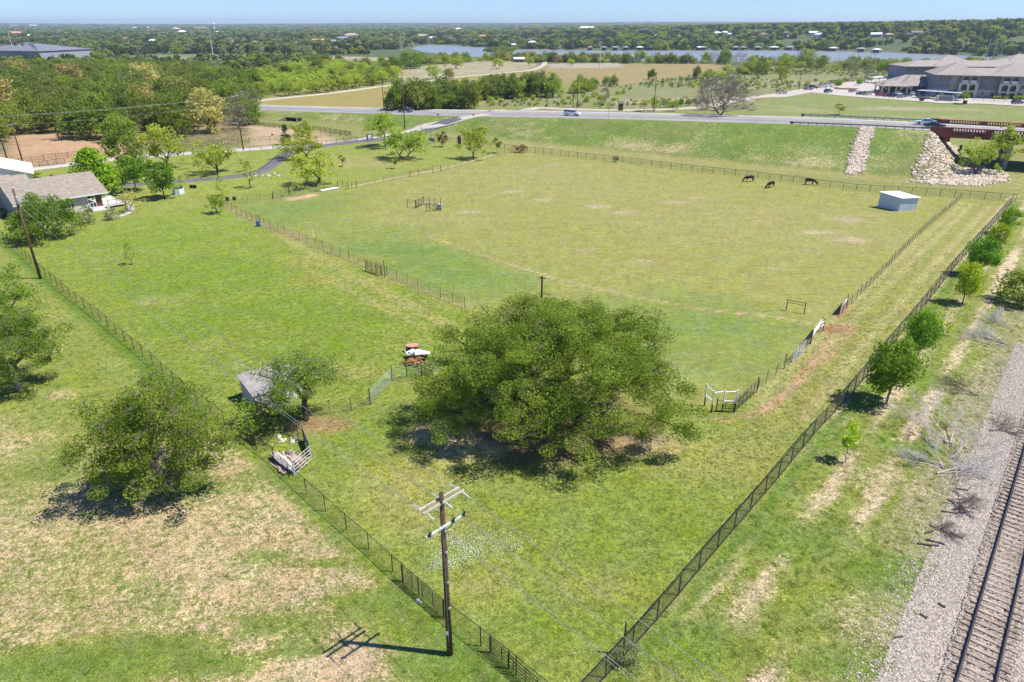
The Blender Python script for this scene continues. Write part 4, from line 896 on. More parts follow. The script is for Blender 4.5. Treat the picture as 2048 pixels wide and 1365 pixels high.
# hedge of trees along the far side of the highway
k = 0
for (xa, ya, xb, yb, n, h, grp) in ((785, 218, 945, 217, 26, 8.5, 'left of the highway utility pole'), (790, 206, 950, 205, 18, 8.5, 'left of the highway utility pole'), (958, 200, 1110, 192, 22, 8.5, 'right of the highway utility pole'), (970, 188, 1090, 182, 14, 8, 'right of the highway utility pole'), (1150, 188, 1190, 180, 6, 7, 'in the weedy scrub')):
    for i in range(n):
        f = (i+rng.random()*.9)/n; B = GZ(xa+(xb-xa)*f, ya+(yb-ya)*f+rng.normal()*1.2); k += 1
        j = rng.integers(0, 6); m = (wood+[mesq[k % 3]])[j]
        put_tree(m, B, ('dark ' if j < 2 else 'fresh green ' if j > 3 else 'mid-green ')+'tree in the thicket behind the highway '+grp, sc=.55+.35*rng.random(), sz=h*(.7+.5*rng.random())/8.2*1.0, name='thicket_tree', group=('dark ' if j < 2 else 'fresh green ' if j > 3 else 'mid-green ')+'thicket trees '+grp)
# rows by the lake and right scrub: cover
def row(pts, n, spread, ks):
    P = W2(pts); L = np.cumsum([0]+[hypot(*(b-a)) for a, b in zip(P[:-1], P[1:])])
    for _ in range(n):
        s = rng.random()*L[-1]; i = min(np.searchsorted(L, s, 'right')-1, len(P)-2); f = (s-L[i])/(L[i+1]-L[i]); q = P[i]+(P[i+1]-P[i])*f+rng.normal(size=2)*spread
        rest.append((q[0], q[1], ks[rng.integers(len(ks))]))
row([(985, 121), (1080, 124), (1160, 125), (1240, 126)], 110, 7, [0, 0, 1, 1, 2, 7])
row([(990, 112), (1010, 104), (1040, 100)], 60, 9, [0, 0, 1])
row([(1250, 127), (1400, 128)], 26, 4, [0, 1, 7])
row([(1470, 129), (1550, 131), (1700, 138), (1850, 138), (2048, 138)], 120, 12, [0, 1, 1, 3, 3, 7])
row([(1560, 134), (1700, 142), (1800, 146)], 40, 8, [1, 3, 3, 7])
row([(790, 130), (900, 126), (960, 124)], 70, 8, [7, 7, 1])
row([(430, 130), (520, 128), (660, 126)], 60, 14, [7, 7, 7, 1])
row([(1480, 150), (1530, 146)], 14, 6, [7, 1])
# town and hills: thinning with distance into one mass
def far_trees():
    r = np.random.default_rng(9); out = []
    for lo, hi, sp in ((330, 620, 10), (620, 1100, 12), (1100, 1900, 15), (1900, 3400, 24), (3400, 6500, 44), (6500, 13000, 90)):
        A = 1.7*(hi*hi-lo*lo)/2; n = int(A/(sp*sp)*1.15)
        Y = np.sqrt(lo*lo+r.random(n)*(hi*hi-lo*lo)); X = (r.random(n)*2-1)*.85*Y; out.append(np.stack([X, Y, np.full(n, sp/10.5)], 1))
    return np.concatenate(out)
ft = far_trees(); X, Y = ft[:, 0], ft[:, 1]
keep = in_view(X, Y, 14) & (terrain(X, Y) > WATER_Z+.35)
CLEAR = [W2(p) for p in ([(505, 232), (505, 150), (640, 126), (640, 111), (800, 111), (800, 140), (870, 128), (985, 120), (1080, 127), (1540, 130), (1850, 140), (2400, 138), (2400, 300), (1000, 300), (505, 300)],
    [(195, 129), (240, 112), (340, 108), (520, 109), (650, 111), (650, 121), (515, 124), (440, 130)], [(-400, 100), (-20, 98), (125, 122), (60, 130), (-400, 140)], [(955, 101), (1060, 98), (1200, 102), (1200, 105), (955, 106)])]
for c_ in CLEAR: keep &= ~inside(X, Y, c_)
keep &= ~inside(X, Y, FOREST)
keep &= ~((Y > 540) & (Y < near_Y(X)+30) & (X > -170))
keep &= clear_of_houses(X, Y)
# small lawns and lots among the town trees
keep &= ~((wob(X, Y, .02, 5) > .33) & (Y < 2600) & (Y > 480))
ft = ft[keep]; print('far', len(ft))
FCOL = proto_col('distant_tree', [tree_meshes(120+i, 8, 4.6, zb=.8, shape=['dome', 'round', 'dome', 'round'][i], clumps=26, per=16, leaf=.95, cr=1.25, fork=.7, rt=.2, lm=[L_FAR, L_FAR, L_MID, L_MID][i], sides=3, rmin=.2)[1] for i in range(4)]+[tree_meshes(125, 8, 4.4, zb=1, clumps=26, per=12, leaf=.8, cr=1.2, fork=.7, rt=.2, lm=L_DUST)[1]])
pk = rng.choice(5, len(ft), p=[.36, .24, .15, .11, .14]); pk = np.where((ft[:, 0] > 100) & (ft[:, 1] > 1000) & (pk == 4), 3, pk)
scatter('distant_woodland', FCOL, np.stack([ft[:, 0], ft[:, 1], zgv(ft[:, 0], ft[:, 1])-.2], 1), rng.random(len(ft))*6.28, ft[:, 2]*(.55+.75*rng.random(len(ft)))*np.where(ft[:, 1] < 900, .8, 1), pk, sz=np.minimum(ft[:, 2], 1.25)*(.5+.6*rng.random(len(ft))), label='distant mass of trees covering the town and hills beyond the lake', cat='woodland')
rs_ = np.array(rest); kk = rs_[:, 2].astype(int)
pk = np.where(kk == 0, rng.integers(0, 2, len(kk)), np.where(kk == 1, rng.integers(2, 5, len(kk)), np.where(kk == 2, 5, np.where(kk == 3, 6, rng.integers(7, 9, len(kk))))))
scatter('woodland', WCOL, np.stack([rs_[:, 0], rs_[:, 1], zgv(rs_[:, 0], rs_[:, 1])-.1], 1), rng.random(len(kk))*6.28, (.62+.5*rng.random(len(kk)))*np.where(kk == 7, .95, 1), pk, 'more distant trees of the woodland and shore rows merging into one canopy', 'woodland')
# scrub
SCR = W2([(950, 214), (1000, 196), (1110, 190), (1210, 178), (1320, 162), (1440, 146), (1560, 138), (1800, 146), (1740, 163), (1640, 174), (1520, 186), (1470, 196), (1400, 210), (1200, 215)])
sb = poisson(SCR, 2.6, 5000, 8); sb = sb[(wob(sb[:, 0], sb[:, 1], .05, 2)+.25*rng.normal(size=len(sb))) > -.1]
bush = proto_col('scrub_bush', [tree_meshes(130+i, 1.8, 1.1, zb=.2, clumps=14, per=22, leaf=.22, cr=.4, fork=.2, rt=.05, lm=m)[1] for i, m in enumerate((L_MESQ, L_DUST, L_MID, L_DUST))])
scatter('scrub', bush, np.stack([sb[:, 0], sb[:, 1], zgv(sb[:, 0], sb[:, 1])], 1), rng.random(len(sb))*6.28, .4+.8*rng.random(len(sb))**2, rng.choice(4, len(sb), p=[.3, .3, .15, .25]), 'low weedy bushes scattered over the scrubland behind the highway', 'bushes')
# ------------------------------------------------------------------ fences, gates and panels
M_BLACK = mat('black_paint', (.022, .022, .024), .5, var=.3, scale=3, spec=.4)
M_RUSTP = mat('rusty_pipe', (.085, .055, .042), .8, var=.4, scale=3)
M_GALV = mat('galvanised_tube', (.40, .41, .40), .5, metal=.3, var=.25, scale=2)
M_GREENT = mat('pale_green_tube', (.30, .38, .29), .6, var=.3, scale=2)
M_WHITEP = mat('white_paint', (.74, .74, .72), .6, var=.15, scale=2)
M_WIRE = mat('fence_wire', (.16, .15, .14), .6, metal=.3)
M_TPOST = mat('t_post_brown', (.07, .055, .045), .8, var=.3)
M_WOODG = mat('weathered_wood', (.30, .265, .225), .9, var=.4, scale=2.5, bump=.3)
def chain(name, wire=.11, pitch=.085, col=(.05, .05, .05)):
    t = NT(name); ux = t.n('ShaderNodeAttribute', attribute_name='ux').outputs['Fac']; uz = t.n('ShaderNodeAttribute', attribute_name='uz').outputs['Fac']
    k = 1/pitch; fs = []
    for op in ('ADD', 'SUBTRACT'):
        f = t.math('FRACT', t.math('MULTIPLY', t.math(op, ux, uz), k)); fs.append(t.math('LESS_THAN', f, wire))
    f = t.math('MAXIMUM', fs[0], fs[1]); tr = t.n('ShaderNodeBsdfTransparent'); d = t.n('ShaderNodeBsdfPrincipled')
    d.inputs['Base Color'].default_value = (*col, 1); d.inputs['Roughness'].default_value = .6
    m = t.n('ShaderNodeMixShader'); t.l(f, m.inputs[0]); t.l(tr.outputs[0], m.inputs[1]); t.l(d.outputs[0], m.inputs[2]); t.l(m.outputs[0], t.out.inputs[0]); return t.m
M_CHAIN = chain('chain_link_black', .085); M_CHAINR = chain('chain_link_dark', .15)
M_FIELD = chain('field_wire', .05, .16, (.14, .13, .12))
def wpts(P, step):
    Q = resample([G(*p)[:2] if len(p) == 2 else p[:2] for p in P], 1e9); L = [0]
    for a, b in zip(Q[:-1], Q[1:]): L.append(L[-1]+(b-a).length)
    n = max(1, round(L[-1]/step)); out = []
    for i in range(n+1):
        s = L[-1]*i/n; j = 0
        while j < len(L)-2 and L[j+1] < s: j += 1
        out.append(Q[j].lerp(Q[j+1], (s-L[j])/max(1e-6, L[j+1]-L[j])))
    return [Vector((q.x, q.y, zg(q.x, q.y))) for q in out]
def fence(name, label, P, H, step, post_r, pm, rails=(), rail_r=.024, rm=None, mesh=None, mesh_h=None, cat='fence', jit=0, square=False, wires=(), sides=6, tilt=0):
    pts = wpts(P, step); o = pts[0].copy(); r = empty(name, o, 0, label, cat); rg = random.Random(len(pts))
    pm_mesh = (MB().box(-post_r, post_r, -post_r, post_r, -.2, H+.03) if square else MB().tube((0, 0, -.2), (0, 0, H+.03), post_r, n=sides)).mesh('post', pm)
    for p in pts:
        q = link('post', pm_mesh, r, p-o, rg.uniform(0, .2))
        if jit: q.rotation_euler = (rg.gauss(0, jit), rg.gauss(0, jit), rg.random()*3); q.scale = (1, 1, 1+rg.uniform(-.1, .12))
    for h in rails:
        mb = MB()
        for a, b in zip(pts[:-1], pts[1:]): mb.tube(a-o+Vector((0, 0, h)), b-o+Vector((0, 0, h)), rail_r, n=5)
        mb.build('rail', rm or pm, r)
    for h in wires:
        mb = MB()
        for a, b in zip(pts[:-1], pts[1:]): mb.tube(a-o+Vector((0, 0, h)), b-o+Vector((0, 0, h)), .006, n=3, cap=False)
        mb.build('wire', M_WIRE, r)
    if mesh:
        V = []; ux = []; uz = []; s = 0; hm = mesh_h or H-.04
        for i, p in enumerate(pts):
            if i: s += (p-pts[i-1]).length
            for z in (.03, hm): V.append(tuple(p-o+Vector((.02, -.03, z)))); ux.append(s); uz.append(z)
        me = np_mesh('chain_mesh', V, [[2*i, 2*i+2, 2*i+3, 2*i+1] for i in range(len(pts)-1)], mesh, {'ux': ('FLOAT', 'POINT', ux), 'uz': ('FLOAT', 'POINT', uz)})
        link('wire_mesh', me, r)
    return r
fence('chain_link_fence', 'low black chain-link fence running along the left side of the meadow', FENCE_L, 1.35, 2.6, .032, M_BLACK, (1.33,), .02, mesh=M_CHAIN)
fr = fence('chain_link_fence', 'taller black chain-link fence with thick top rail between the lane and the tree row', FENCE_R, 1.55, 2.45, .040, M_BLACK, (1.53, .1), .034, mesh=M_CHAINR)
fence('pipe_fence', 'long rusty pipe fence at the foot of the highway embankment', FENCE_B, 1.4, 2.45, .045, M_RUSTP, (1.36,), .038, wires=(.25, .5, .75, 1.0), mesh=M_FIELD, mesh_h=1.1)
fence('wire_fence', 'thin wire fence on steel posts between the lush meadow and the paddock', INNER_L, 1.35, 2.3, .028, M_TPOST, wires=(.3, .6, .9, 1.2), mesh=M_FIELD, jit=.04)
fence('wire_fence', 'thin wire fence between the house lawn and the far-left side of the paddock', [(445, 410), (545, 399)], 1.2, 2.2, .024, M_TPOST, wires=(.3, .6, .9, 1.15), mesh=M_FIELD, jit=.04)
fence('wire_fence', 'thin wire fence between the plank gate and the pipe frames on the lawn side', [(583, 392), (674, 379)], 1.2, 2.4, .024, M_TPOST, wires=(.3, .6, .9, 1.15), mesh=M_FIELD, jit=.04)
fence('wire_fence', 'thin wire fence from the pipe frames towards the far corner of the paddock', [(714, 376), (819, 354)], 1.2, 2.4, .022, M_TPOST, wires=(.3, .6, .9, 1.15), mesh=M_FIELD, jit=.04)
fence('wire_fence', 'thin wire fence nearest the split-crowned mesquite at the far paddock corner', [(882, 343), (985, 316), (1030, 303)], 1.2, 2.6, .022, M_TPOST, wires=(.3, .6, .9, 1.15), mesh=M_FIELD, jit=.04)
fence('wire_fence', 'thin wire fence on leaning steel posts along the left edge of the mown lane', INNER_R, 1.3, 1.9, .032, M_TPOST, wires=(.3, .6, .9, 1.15), mesh=M_FIELD, jit=.06)
fence('wire_fence', 'short run of three steel posts between two tube panels', [(1568, 737), (1545, 757), (1525, 774), (1513, 786)], 1.45, 1.9, .026, M_TPOST, wires=(.4, .8, 1.2), jit=.05)
def panel(name, label, a, b, H, n, m, r=.021, ups=1, brace=None, posts=None, post_h=None, cat='gate', z0=.12, pm=None, pr=.05, group=None):
    """a tube gate or panel: rails, uprights, braces, end posts"""
    A = Vector((*G(*a)[:2], 0)) if len(a) == 2 else Vector(a); B = Vector((*G(*b)[:2], 0)) if len(b) == 2 else Vector(b)
    A.z = zg(A.x, A.y); B.z = zg(B.x, B.y); L = (B-A).length; rz = atan2(B.y-A.y, B.x-A.x)
    o = empty(name, A, rz, label, cat, group); dz = B.z-A.z
    for i in range(n):
        h = z0+(H-z0)*i/(n-1); MB().tube((0, 0, h), (L, 0, h+dz), r, n=6).build('rail', m, o)
    for i in range(ups+2):
        x = L*i/(ups+1); MB().tube((x, 0, z0+dz*i/(ups+1)), (x, 0, H+dz*i/(ups+1)), r*1.15, n=6).build('upright', m, o)
    if brace == 'V':
        for x0, x1 in ((0, L/2), (L, L/2)): MB().tube((x0, .0, H), (x1, .0, z0), r*.9, n=5).build('brace', m, o)
    if brace == 'D': MB().tube((0, 0, z0), (L, 0, H), r*.9, n=5).build('brace', m, o)
    for x in (posts or ()):
        MB().tube((x*L, 0, -.2), (x*L, 0, post_h or H+.15), pr, n=8).build('post', pm or m, o)
    return o
panel('pipe_gate', 'black gate with V-shaped braces in the wire fence nearest the feathery mesquite', (547, 398), (579, 392), 1.35, 6, M_BLACK, .03, 1, 'V', (-.03, 1.03))
panel('pipe_gate', 'brown tube gate in the fence between lush meadow and paddock', (734, 542), (762, 552), 1.4, 7, M_RUSTP, .028, 2, None, (-.08, 1.06), 1.6)
for (xa, ya, xb, yb, lab) in ((676, 377, 686, 375, 'left pipe brace frame where the wire fence leaves the white slab'), (693, 380, 697, 379, 'narrow double-post pipe frame between two wider frames'), (704, 378, 713, 377, 'right pipe brace frame with a tall end post'),
                              (821, 354, 837, 351, 'left three-rail pipe frame in the wire fence below the two-trunked mesquite'), (837, 351, 866, 346, 'long three-rail pipe frame in the middle below the two-trunked mesquite'), (866, 346, 881, 343, 'right two-rail pipe frame below the two-trunked mesquite')):
    panel('pipe_brace', lab, (xa, ya), (xb, yb), 1.25, 3 if 'three' in lab else 2, M_RUSTP, .03, 0, None, (0, 1), 1.4, 'pipe brace', z0=.75)
# loading pen
panel('pipe_brace', 'two-rail pipe frame sticking out left of the small cattle pen', (815, 414.3), (831.5, 416.5), 1.35, 2, M_BLACK, .03, 0, None, (0, 1), 1.4, 'pipe brace', z0=1.0)
panel('livestock_panel', 'dark tube gate standing open on the left of the small cattle pen', (832.5, 417), (847.6, 409.8), 1.45, 6, M_BLACK, .035, 2, None, (0, 1), 1.55, 'panel')
panel('livestock_panel', 'thin-railed tube panel closing the back of the small cattle pen', (847.8, 409.5), (881.5, 412), 1.4, 6, M_GALV, .02, 2, None, (.33, .66), 1.5, 'panel', pm=M_BLACK)
panel('livestock_panel', 'dark tube panel along the front of the small cattle pen', (852.5, 423.6), (882, 421.8), 1.4, 5, M_BLACK, .028, 3, 'V', (0, 1), 1.5, 'panel')
panel('livestock_panel', 'tube panel on the right of the small cattle pen beside the white-topped drum', (882.3, 421.4), (881.8, 412.4), 1.4, 6, M_BLACK, .022, 1, None, (1,), 1.5, 'panel')
# right of the oak
o = panel('hitching_rail', 'dark two-rail pipe frame standing alone in the paddock', (1572, 621), (1608, 628), 1.28, 2, M_BLACK, .032, 0, None, (0, 1), 1.34, 'pipe brace', z0=1.0)
panel('livestock_panel', 'dark many-railed tube panel running back from the white pipe frame', (1469, 825.5), (1513, 786), 1.45, 7, M_TPOST, .02, 5, None, (1,), 1.6, 'panel')
panel('tube_gate', 'grey tube gate sagging open halfway up the lane fence', (1583, 726), (1609, 704), 1.35, 6, M_GALV, .026, 3, 'D', None, None, 'gate')
MBx = MB().tube((0, 0, -.2), (0, 0, 1.65), .06, n=8); P = GZ(1568, 738); tag(MBx.build('wooden_post', M_WOODG, None, P), 'leaning wooden post at the end of the grey tube gate', 'post')
# white board gate, weathered gate
def board_gate(label, a, b, H, zb, m, n, name='board_gate', post_m=None, slack=0):
    A = Vector(GZ(*a)); B = Vector(GZ(*b)); L = (B-A).length; o = empty(name, A, atan2(B.y-A.y, B.x-A.x), label, 'gate')
    h = (H-zb)/n
    for i in range(n): MB().box(0, L, -.012, .012, zb+h*i+.012, zb+h*(i+1)-.012).build('board', m, o)
    for x in (.05, L-.05): MB().box(x-.05, x+.05, -.055, -.014, .05, H+.04).build('stile', m, o)
    for x in (-.1, L+.1): MB().tube((x, 0, -.2), (x, 0, H+.15), .06, n=8).build('post', post_m or M_TPOST, o)
    return o
board_gate('white board gate leaning beside the trampled red dirt', (1621, 688), (1640, 663), 1.5, .75, M_WHITEP, 3)
panel('livestock_panel', 'thin dark tube panel just below the white board gate', (1612, 694), (1624, 684), 1.4, 5, M_TPOST, .018, 1, None, None, None, 'panel')
panel('livestock_panel', 'short white rail frame at the lane end of the white board gate', (1639, 668), (1645, 663), 1.2, 2, M_WHITEP, .04, 0, None, (1,), 1.5, 'panel', z0=.8, pm=M_TPOST)
board_gate('weathered grey board gate with a pale brace at the lower end of the lane fence', (1678, 630), (1692, 613), 1.3, .3, M_WOODG, 4)
B_ = GZ(1683, 624); mbx = MB().bar((0, 0, .7), (.9, 1.1, 1.15), .05, .14); tag(mbx.build('white_board', M_WHITEP, None, B_), 'white board nailed slantwise on the weathered grey gate', 'board')
# tall white pipe frame with dark feet
ps = [Vector(GZ(*p)) for p in ((1408.5, 812), (1422.4, 826), (1444, 825), (1468.5, 825))]; o0 = ps[0]
wf = empty('white_pipe_corral', o0, 0, 'tall white pipe frame with dark-footed posts right of the big oak', 'pipe brace')
for p in ps:
    MB().tube(p-o0+Vector((0, 0, .85)), p-o0+Vector((0, 0, 2.15)), .062, n=8).build('post', M_WHITEP, wf); MB().tube(p-o0-Vector((0, 0, .2)), p-o0+Vector((0, 0, .85)), .066, n=8).build('post_foot', M_TPOST, wf)
for a, b in zip(ps[:-1], ps[1:]):
    for h in (1.95, 1.1):
        if not (h == 1.1 and a is ps[1]): MB().tube(a-o0+Vector((0, 0, h)), b-o0+Vector((0, 0, h+(.08 if h > 1.5 else 0))), .05, n=6).build('rail', M_WHITEP, wf)
panel('tube_gate', 'low dark tube gate inside the white pipe frame', (1432, 823), (1466, 826.5), 1.05, 5, M_TPOST, .022, 1, None, (0,), 1.25, 'gate')
# meadow panels to the left of the oak
fence('wire_fence', 'rusty wire fence from the hut oak to the pale green tube panels', [(618, 834), (648, 829), (675, 828), (706, 822), (741, 810)], 1.35, 1.7, .026, M_RUSTP, wires=(.2, .45, .7, .95, 1.2), mesh=M_FIELD)
panel('livestock_panel', 'pale green tube panel rising diagonally left of the scrap heap', (741, 809.5), (784, 762), 1.4, 7, M_GREENT, .022, 2, None, (0, 1), 1.6, 'panel', pm=M_TPOST)
panel('livestock_panel', 'pale green tube panel just in front of the scrap heap', (785, 761), (843, 751), 1.35, 6, M_GREENT, .022, 2, None, (.5,), 1.45, 'panel', pm=M_TPOST)
panel('livestock_panel', 'pale green tube panel running under the left edge of the big oak', (844, 751), (885, 738), 1.35, 6, M_GREENT, .022, 1, None, (0,), 1.5, 'panel', pm=M_TPOST)
# wood store
panel('livestock_panel', 'pinkish-white tube panel across the end of the timber pile', (589, 951), (623, 921), 1.25, 5, mat('pinkish_tube', (.55, .50, .47), .6), .026, 2, None, (0, 1), 1.3, 'panel')
def sheet(name, lab, a, b, H, m, th=.03, z0=.05, cat='panel', corr=0):
    A = Vector(GZ(*a)); B = Vector(GZ(*b)); L = (B-A).length; n = int(L/.08) if corr else 1; mb = MB()
    for i in range(n):
        y = corr*(i % 2); mb.box(L*i/n, L*(i+1)/n, y-th/2, y+th/2, z0, H)
    return tag(mb.build(name, m, None, A, atan2(B.y-A.y, B.x-A.x)), lab, cat)
sheet('siding_piece', 'pale blue-green metal sheet closing the right side of the timber pen', (609, 882), (623, 915), 1.15, mat('blue_green_sheet', (.33, .40, .37), .5, metal=.3), .025, .1, corr=.02)
sheet('siding_piece', 'dark corrugated sheet against the black fence at the head of the timber pen', (492, 874), (512, 893), .85, mat('dark_corrugated', (.075, .07, .068), .7), .02, .05, corr=.025)
panel('livestock_panel', 'dark tube panel behind the timber pen under the oak', (561, 860), (609, 884), 1.2, 5, M_TPOST, .022, 3, None, (0, 1), 1.3, 'panel')
sheet('siding_piece', 'pale green sheet lying outside the corner of the timber pen', (588, 953), (600, 947), .25, M_GREENT, .02, .03)
pile = empty('timber_pile', GZ(575, 925), 0, 'pile of old grey and pinkish boards inside the timber pen', 'timber pile'); rg = random.Random(3)
c0 = Vector(pile.location); ax = Vector(GZ(587, 940))-Vector(GZ(556, 903)); ang = atan2(ax.y, ax.x)
M_BRD = [mat('board_grey', (.34, .29, .25), .9, var=.4), mat('board_pink', (.42, .32, .27), .9, var=.35), mat('board_pale', (.50, .43, .35), .9, var=.3), mat('board_dark', (.15, .12, .10), .9, var=.4)]
for i in range(46):
    L = rg.uniform(1.2, 2.6); w = rg.uniform(.09, .2); k = rg.uniform(-.95, .95); s_ = rg.uniform(-.5, .5); z = .05+.42*(1-abs(k))*rg.random()
    me = MB().box(-L/2, L/2, -w/2, w/2, 0, .04).mesh('board', M_BRD[rg.randrange(4)]); b = link('board', me, pile, Vector((cos(ang)*s_-sin(ang)*k, sin(ang)*s_+cos(ang)*k, z)))
    b.rotation_euler = (rg.uniform(-.1, .1), rg.uniform(-.08, .08), ang+rg.gauss(0, .13))
# long white trough beside the pile
A = Vector(GZ(541, 918)); B = Vector(GZ(583, 952)); L = (B-A).length; mb = MB(); n = 14; V = []; Fq = []
for i in range(n+1):
    f = i/n; hw = .30*sin(pi*min(1, max(.06, f*.94+.03)))**.45
    for q in (-1, -.6, 0, .6, 1): V.append((L*f, hw*q, .12+.34*abs(q)**2+.05*sin(f*6)))
for i in range(n):
    for j in range(4): Fq.append((i*5+j, (i+1)*5+j, (i+1)*5+j+1, i*5+j+1))
tr = link('plastic_trough', np_mesh('plastic_trough', V, Fq, mat('white_blue_plastic', (.66, .69, .72), .45, var=.2), smooth=True), None, A+Vector((.1, .25, 0)), atan2(B.y-A.y, B.x-A.x)); tr.modifiers.new('t', 'SOLIDIFY').thickness = .03
tag(tr, 'long white boat-shaped trough lying between the timber pile and the black fence', 'trough'); MB().tube((.1, -.27, .47), (L-.1, -.27, .47), .025, n=5).build('rim', mat('blue_plastic', (.10, .22, .45), .5), tr)
def rocks(name, lab, spots, m, cat='stones', seed=1):
    rg = random.Random(seed); o = empty(name, spots[0][0], 0, lab, cat); c0 = Vector(spots[0][0])
    for p, s in spots:
        b = MB(); import bmesh
        bm = bmesh.new(); bmesh.ops.create_icosphere(bm, subdivisions=1, radius=s)
        for v in bm.verts: v.co *= rg.uniform(.75, 1.2); v.co.z *= .6
        me = bpy.data.meshes.new('stone'); bm.to_mesh(me); bm.free(); me.materials.append(m); link('stone', me, o, Vector(p)-c0+Vector((0, 0, s*.25)), rg.random()*3)
    return o
M_ROCK = mat('pale_rock', (.50, .45, .37), .95, var=.3, scale=3, bump=.5)
def spots(x, y, n, r, s, seed):
    rg = random.Random(seed); c = G(x, y); out = []
    for _ in range(n):
        X, Y = c[0]+rg.gauss(0, r), c[1]+rg.gauss(0, r*.6); out.append(((X, Y, zg(X, Y)), s*rg.uniform(.6, 1.3)))
    return out
rocks('rubble_heap', 'heap of pale rubble inside the timber pen', spots(572, 882, 16, .42, .17, 2), M_ROCK, seed=4)
rocks('rock_row', 'row of white rocks on the lawn by the driveway bend', spots(535, 352, 18, 1.5, .28, 3), M_ROCK, seed=5)
# grey hut under the oak
A = Vector((-23.6, 52.3, 0)); u = Vector((1.9, -2.2, 0)); v = Vector((3.25, 2.95, 0)); A.z = zg(A.x, A.y)
hut = empty('grey_hut', A, 0, 'small grey hut with a bent pale metal roof half hidden by the oak', 'hut')
M_HUT = mat('shaded_hut_metal', (.40, .43, .47), .6, var=.2, scale=1.5); M_HUTW = mat('whitish_boards', (.62, .57, .50), .8, var=.3, scale=3, bump=.2); M_TIN = mat('weathered_tin', (.34, .31, .29), .5, metal=.25, var=.3, scale=1.4)  # hut walls: bluish grey holds the shade of the unlit side in the colour
def quadwall(P, name, m, par, th=.05):
    n = (P[1]-P[0]).cross(P[2]-P[0]).normalized()*th; mb = MB(); k = len(P); mb.add(list(P)+[p+n for p in P], [tuple(range(k)), tuple(range(k, 2*k))[::-1]]+[(i, k+i, k+(i+1) % k, (i+1) % k) for i in range(k)]); return mb.build(name, m, par)
hb_, hf = 2.25, 1.55; z3 = lambda p, z: Vector((p.x, p.y, z))
O = Vector((0, 0, 0)); quadwall([z3(O, 0), z3(u, 0), z3(u, hf), z3(O, hb_)], 'side_wall', M_HUT, hut)
quadwall([z3(v, 0), z3(v+u, 0), z3(v+u, hf), z3(v, hb_)], 'side_wall', M_HUT, hut)
quadwall([z3(O, 0), z3(v, 0), z3(v, hb_), z3(O, hb_)], 'back_wall', M_HUT, hut)
quadwall([z3(u, 0), z3(u+v*.36, 0), z3(u+v*.36, hf), z3(u, hf)], 'front_boards', M_HUTW, hut, .04); quadwall([z3(u+v*.62, 0), z3(u+v, 0), z3(u+v, hf), z3(u+v*.62, hf)], 'front_boards', M_HUTW, hut, .04)
for k in range(6):                                # roof sheets
    a = v*(k/6)-v*.03+(-u*.12); b = v*((k+1)/6)-v*.03+(-u*.12); c_ = u*1.16; bend = .05*sin(k*1.9)
    quadwall([z3(a, hb_+.12+bend), z3(b, hb_+.12-bend*.5), z3(b+c_, hf+.06+bend), z3(a+c_, hf+.06-bend)], 'roof_sheet', M_TIN, hut, .02)
# rusty scrap
M_RUST = mat('rust', (.30, .115, .05), .9, var=.5, scale=5, bump=.4); M_RUSTL = mat('rusty_lid', (.46, .25, .17), .85, var=.25, scale=3)
P = GZ(825, 703); n = 20; rr = [(.62*cos(2*pi*i/n)*(1.0 if abs(cos(2*pi*i/n)) > .5 else 1.05), .44*sin(2*pi*i/n)) for i in range(n)]
tk = empty('rusty_tank', P, .15, 'rounded rusty-red tank with a pinkish lid behind the scrap heap', 'tank')
MB().prism(rr, 'z', 0, .62).build('tank_body', mat('dark_tank_side', (.09, .06, .055), .8), tk); MB().prism([(x*1.05, y*1.05) for x, y in rr], 'z', .62, .70).build('lid', M_RUSTL, tk)
P = GZ(833, 722); sp = empty('scrap_heap', P, -.25, 'heap of rusty frames and white sheets at the end of the tube panels', 'scrap heap'); sp.scale = (1.3, 1.3, 1.2); rg = random.Random(9)
for i in range(5):
    a = link('white_sheet', MB().box(-.55, .55, -.28, .28, 0, .02).mesh('white_sheet', M_WHITEP), sp, (-.35+.22*i, .45-.10*i+rg.uniform(-.1, .1), .55+.05*i)); a.rotation_euler = (rg.uniform(-.2, .2), rg.uniform(-.15, .15), rg.uniform(-.4, .5))
MB().tube((-1.2, .6, .5), (-.6, -.05, .45), .035).tube((-.6, -.05, .45), (.2, .35, .5), .035).build('white_tube', M_WHITEP, sp)
for i in range(26):
    a = Vector((rg.uniform(-.6, .95), rg.uniform(-1.1, .2), rg.uniform(.1, .55))); b = a+Vector((rg.uniform(-.7, .7), rg.uniform(-.4, .4), rg.uniform(-.15, .15)))
    MB().bar(a, b, rg.uniform(.03, .12), .05).build('scrap_bar', M_RUST if rg.random() < .75 else M_RUSTP, sp)
for i in range(7):
    a = link('rusty_plate', MB().box(-.28, .28, -.2, .2, 0, .03).mesh('rusty_plate', M_RUST), sp, (rg.uniform(-.4, .7), rg.uniform(-.9, .1), rg.uniform(.25, .55))); a.rotation_euler = (rg.uniform(-.4, .4), rg.uniform(-.4, .4), rg.random()*3)
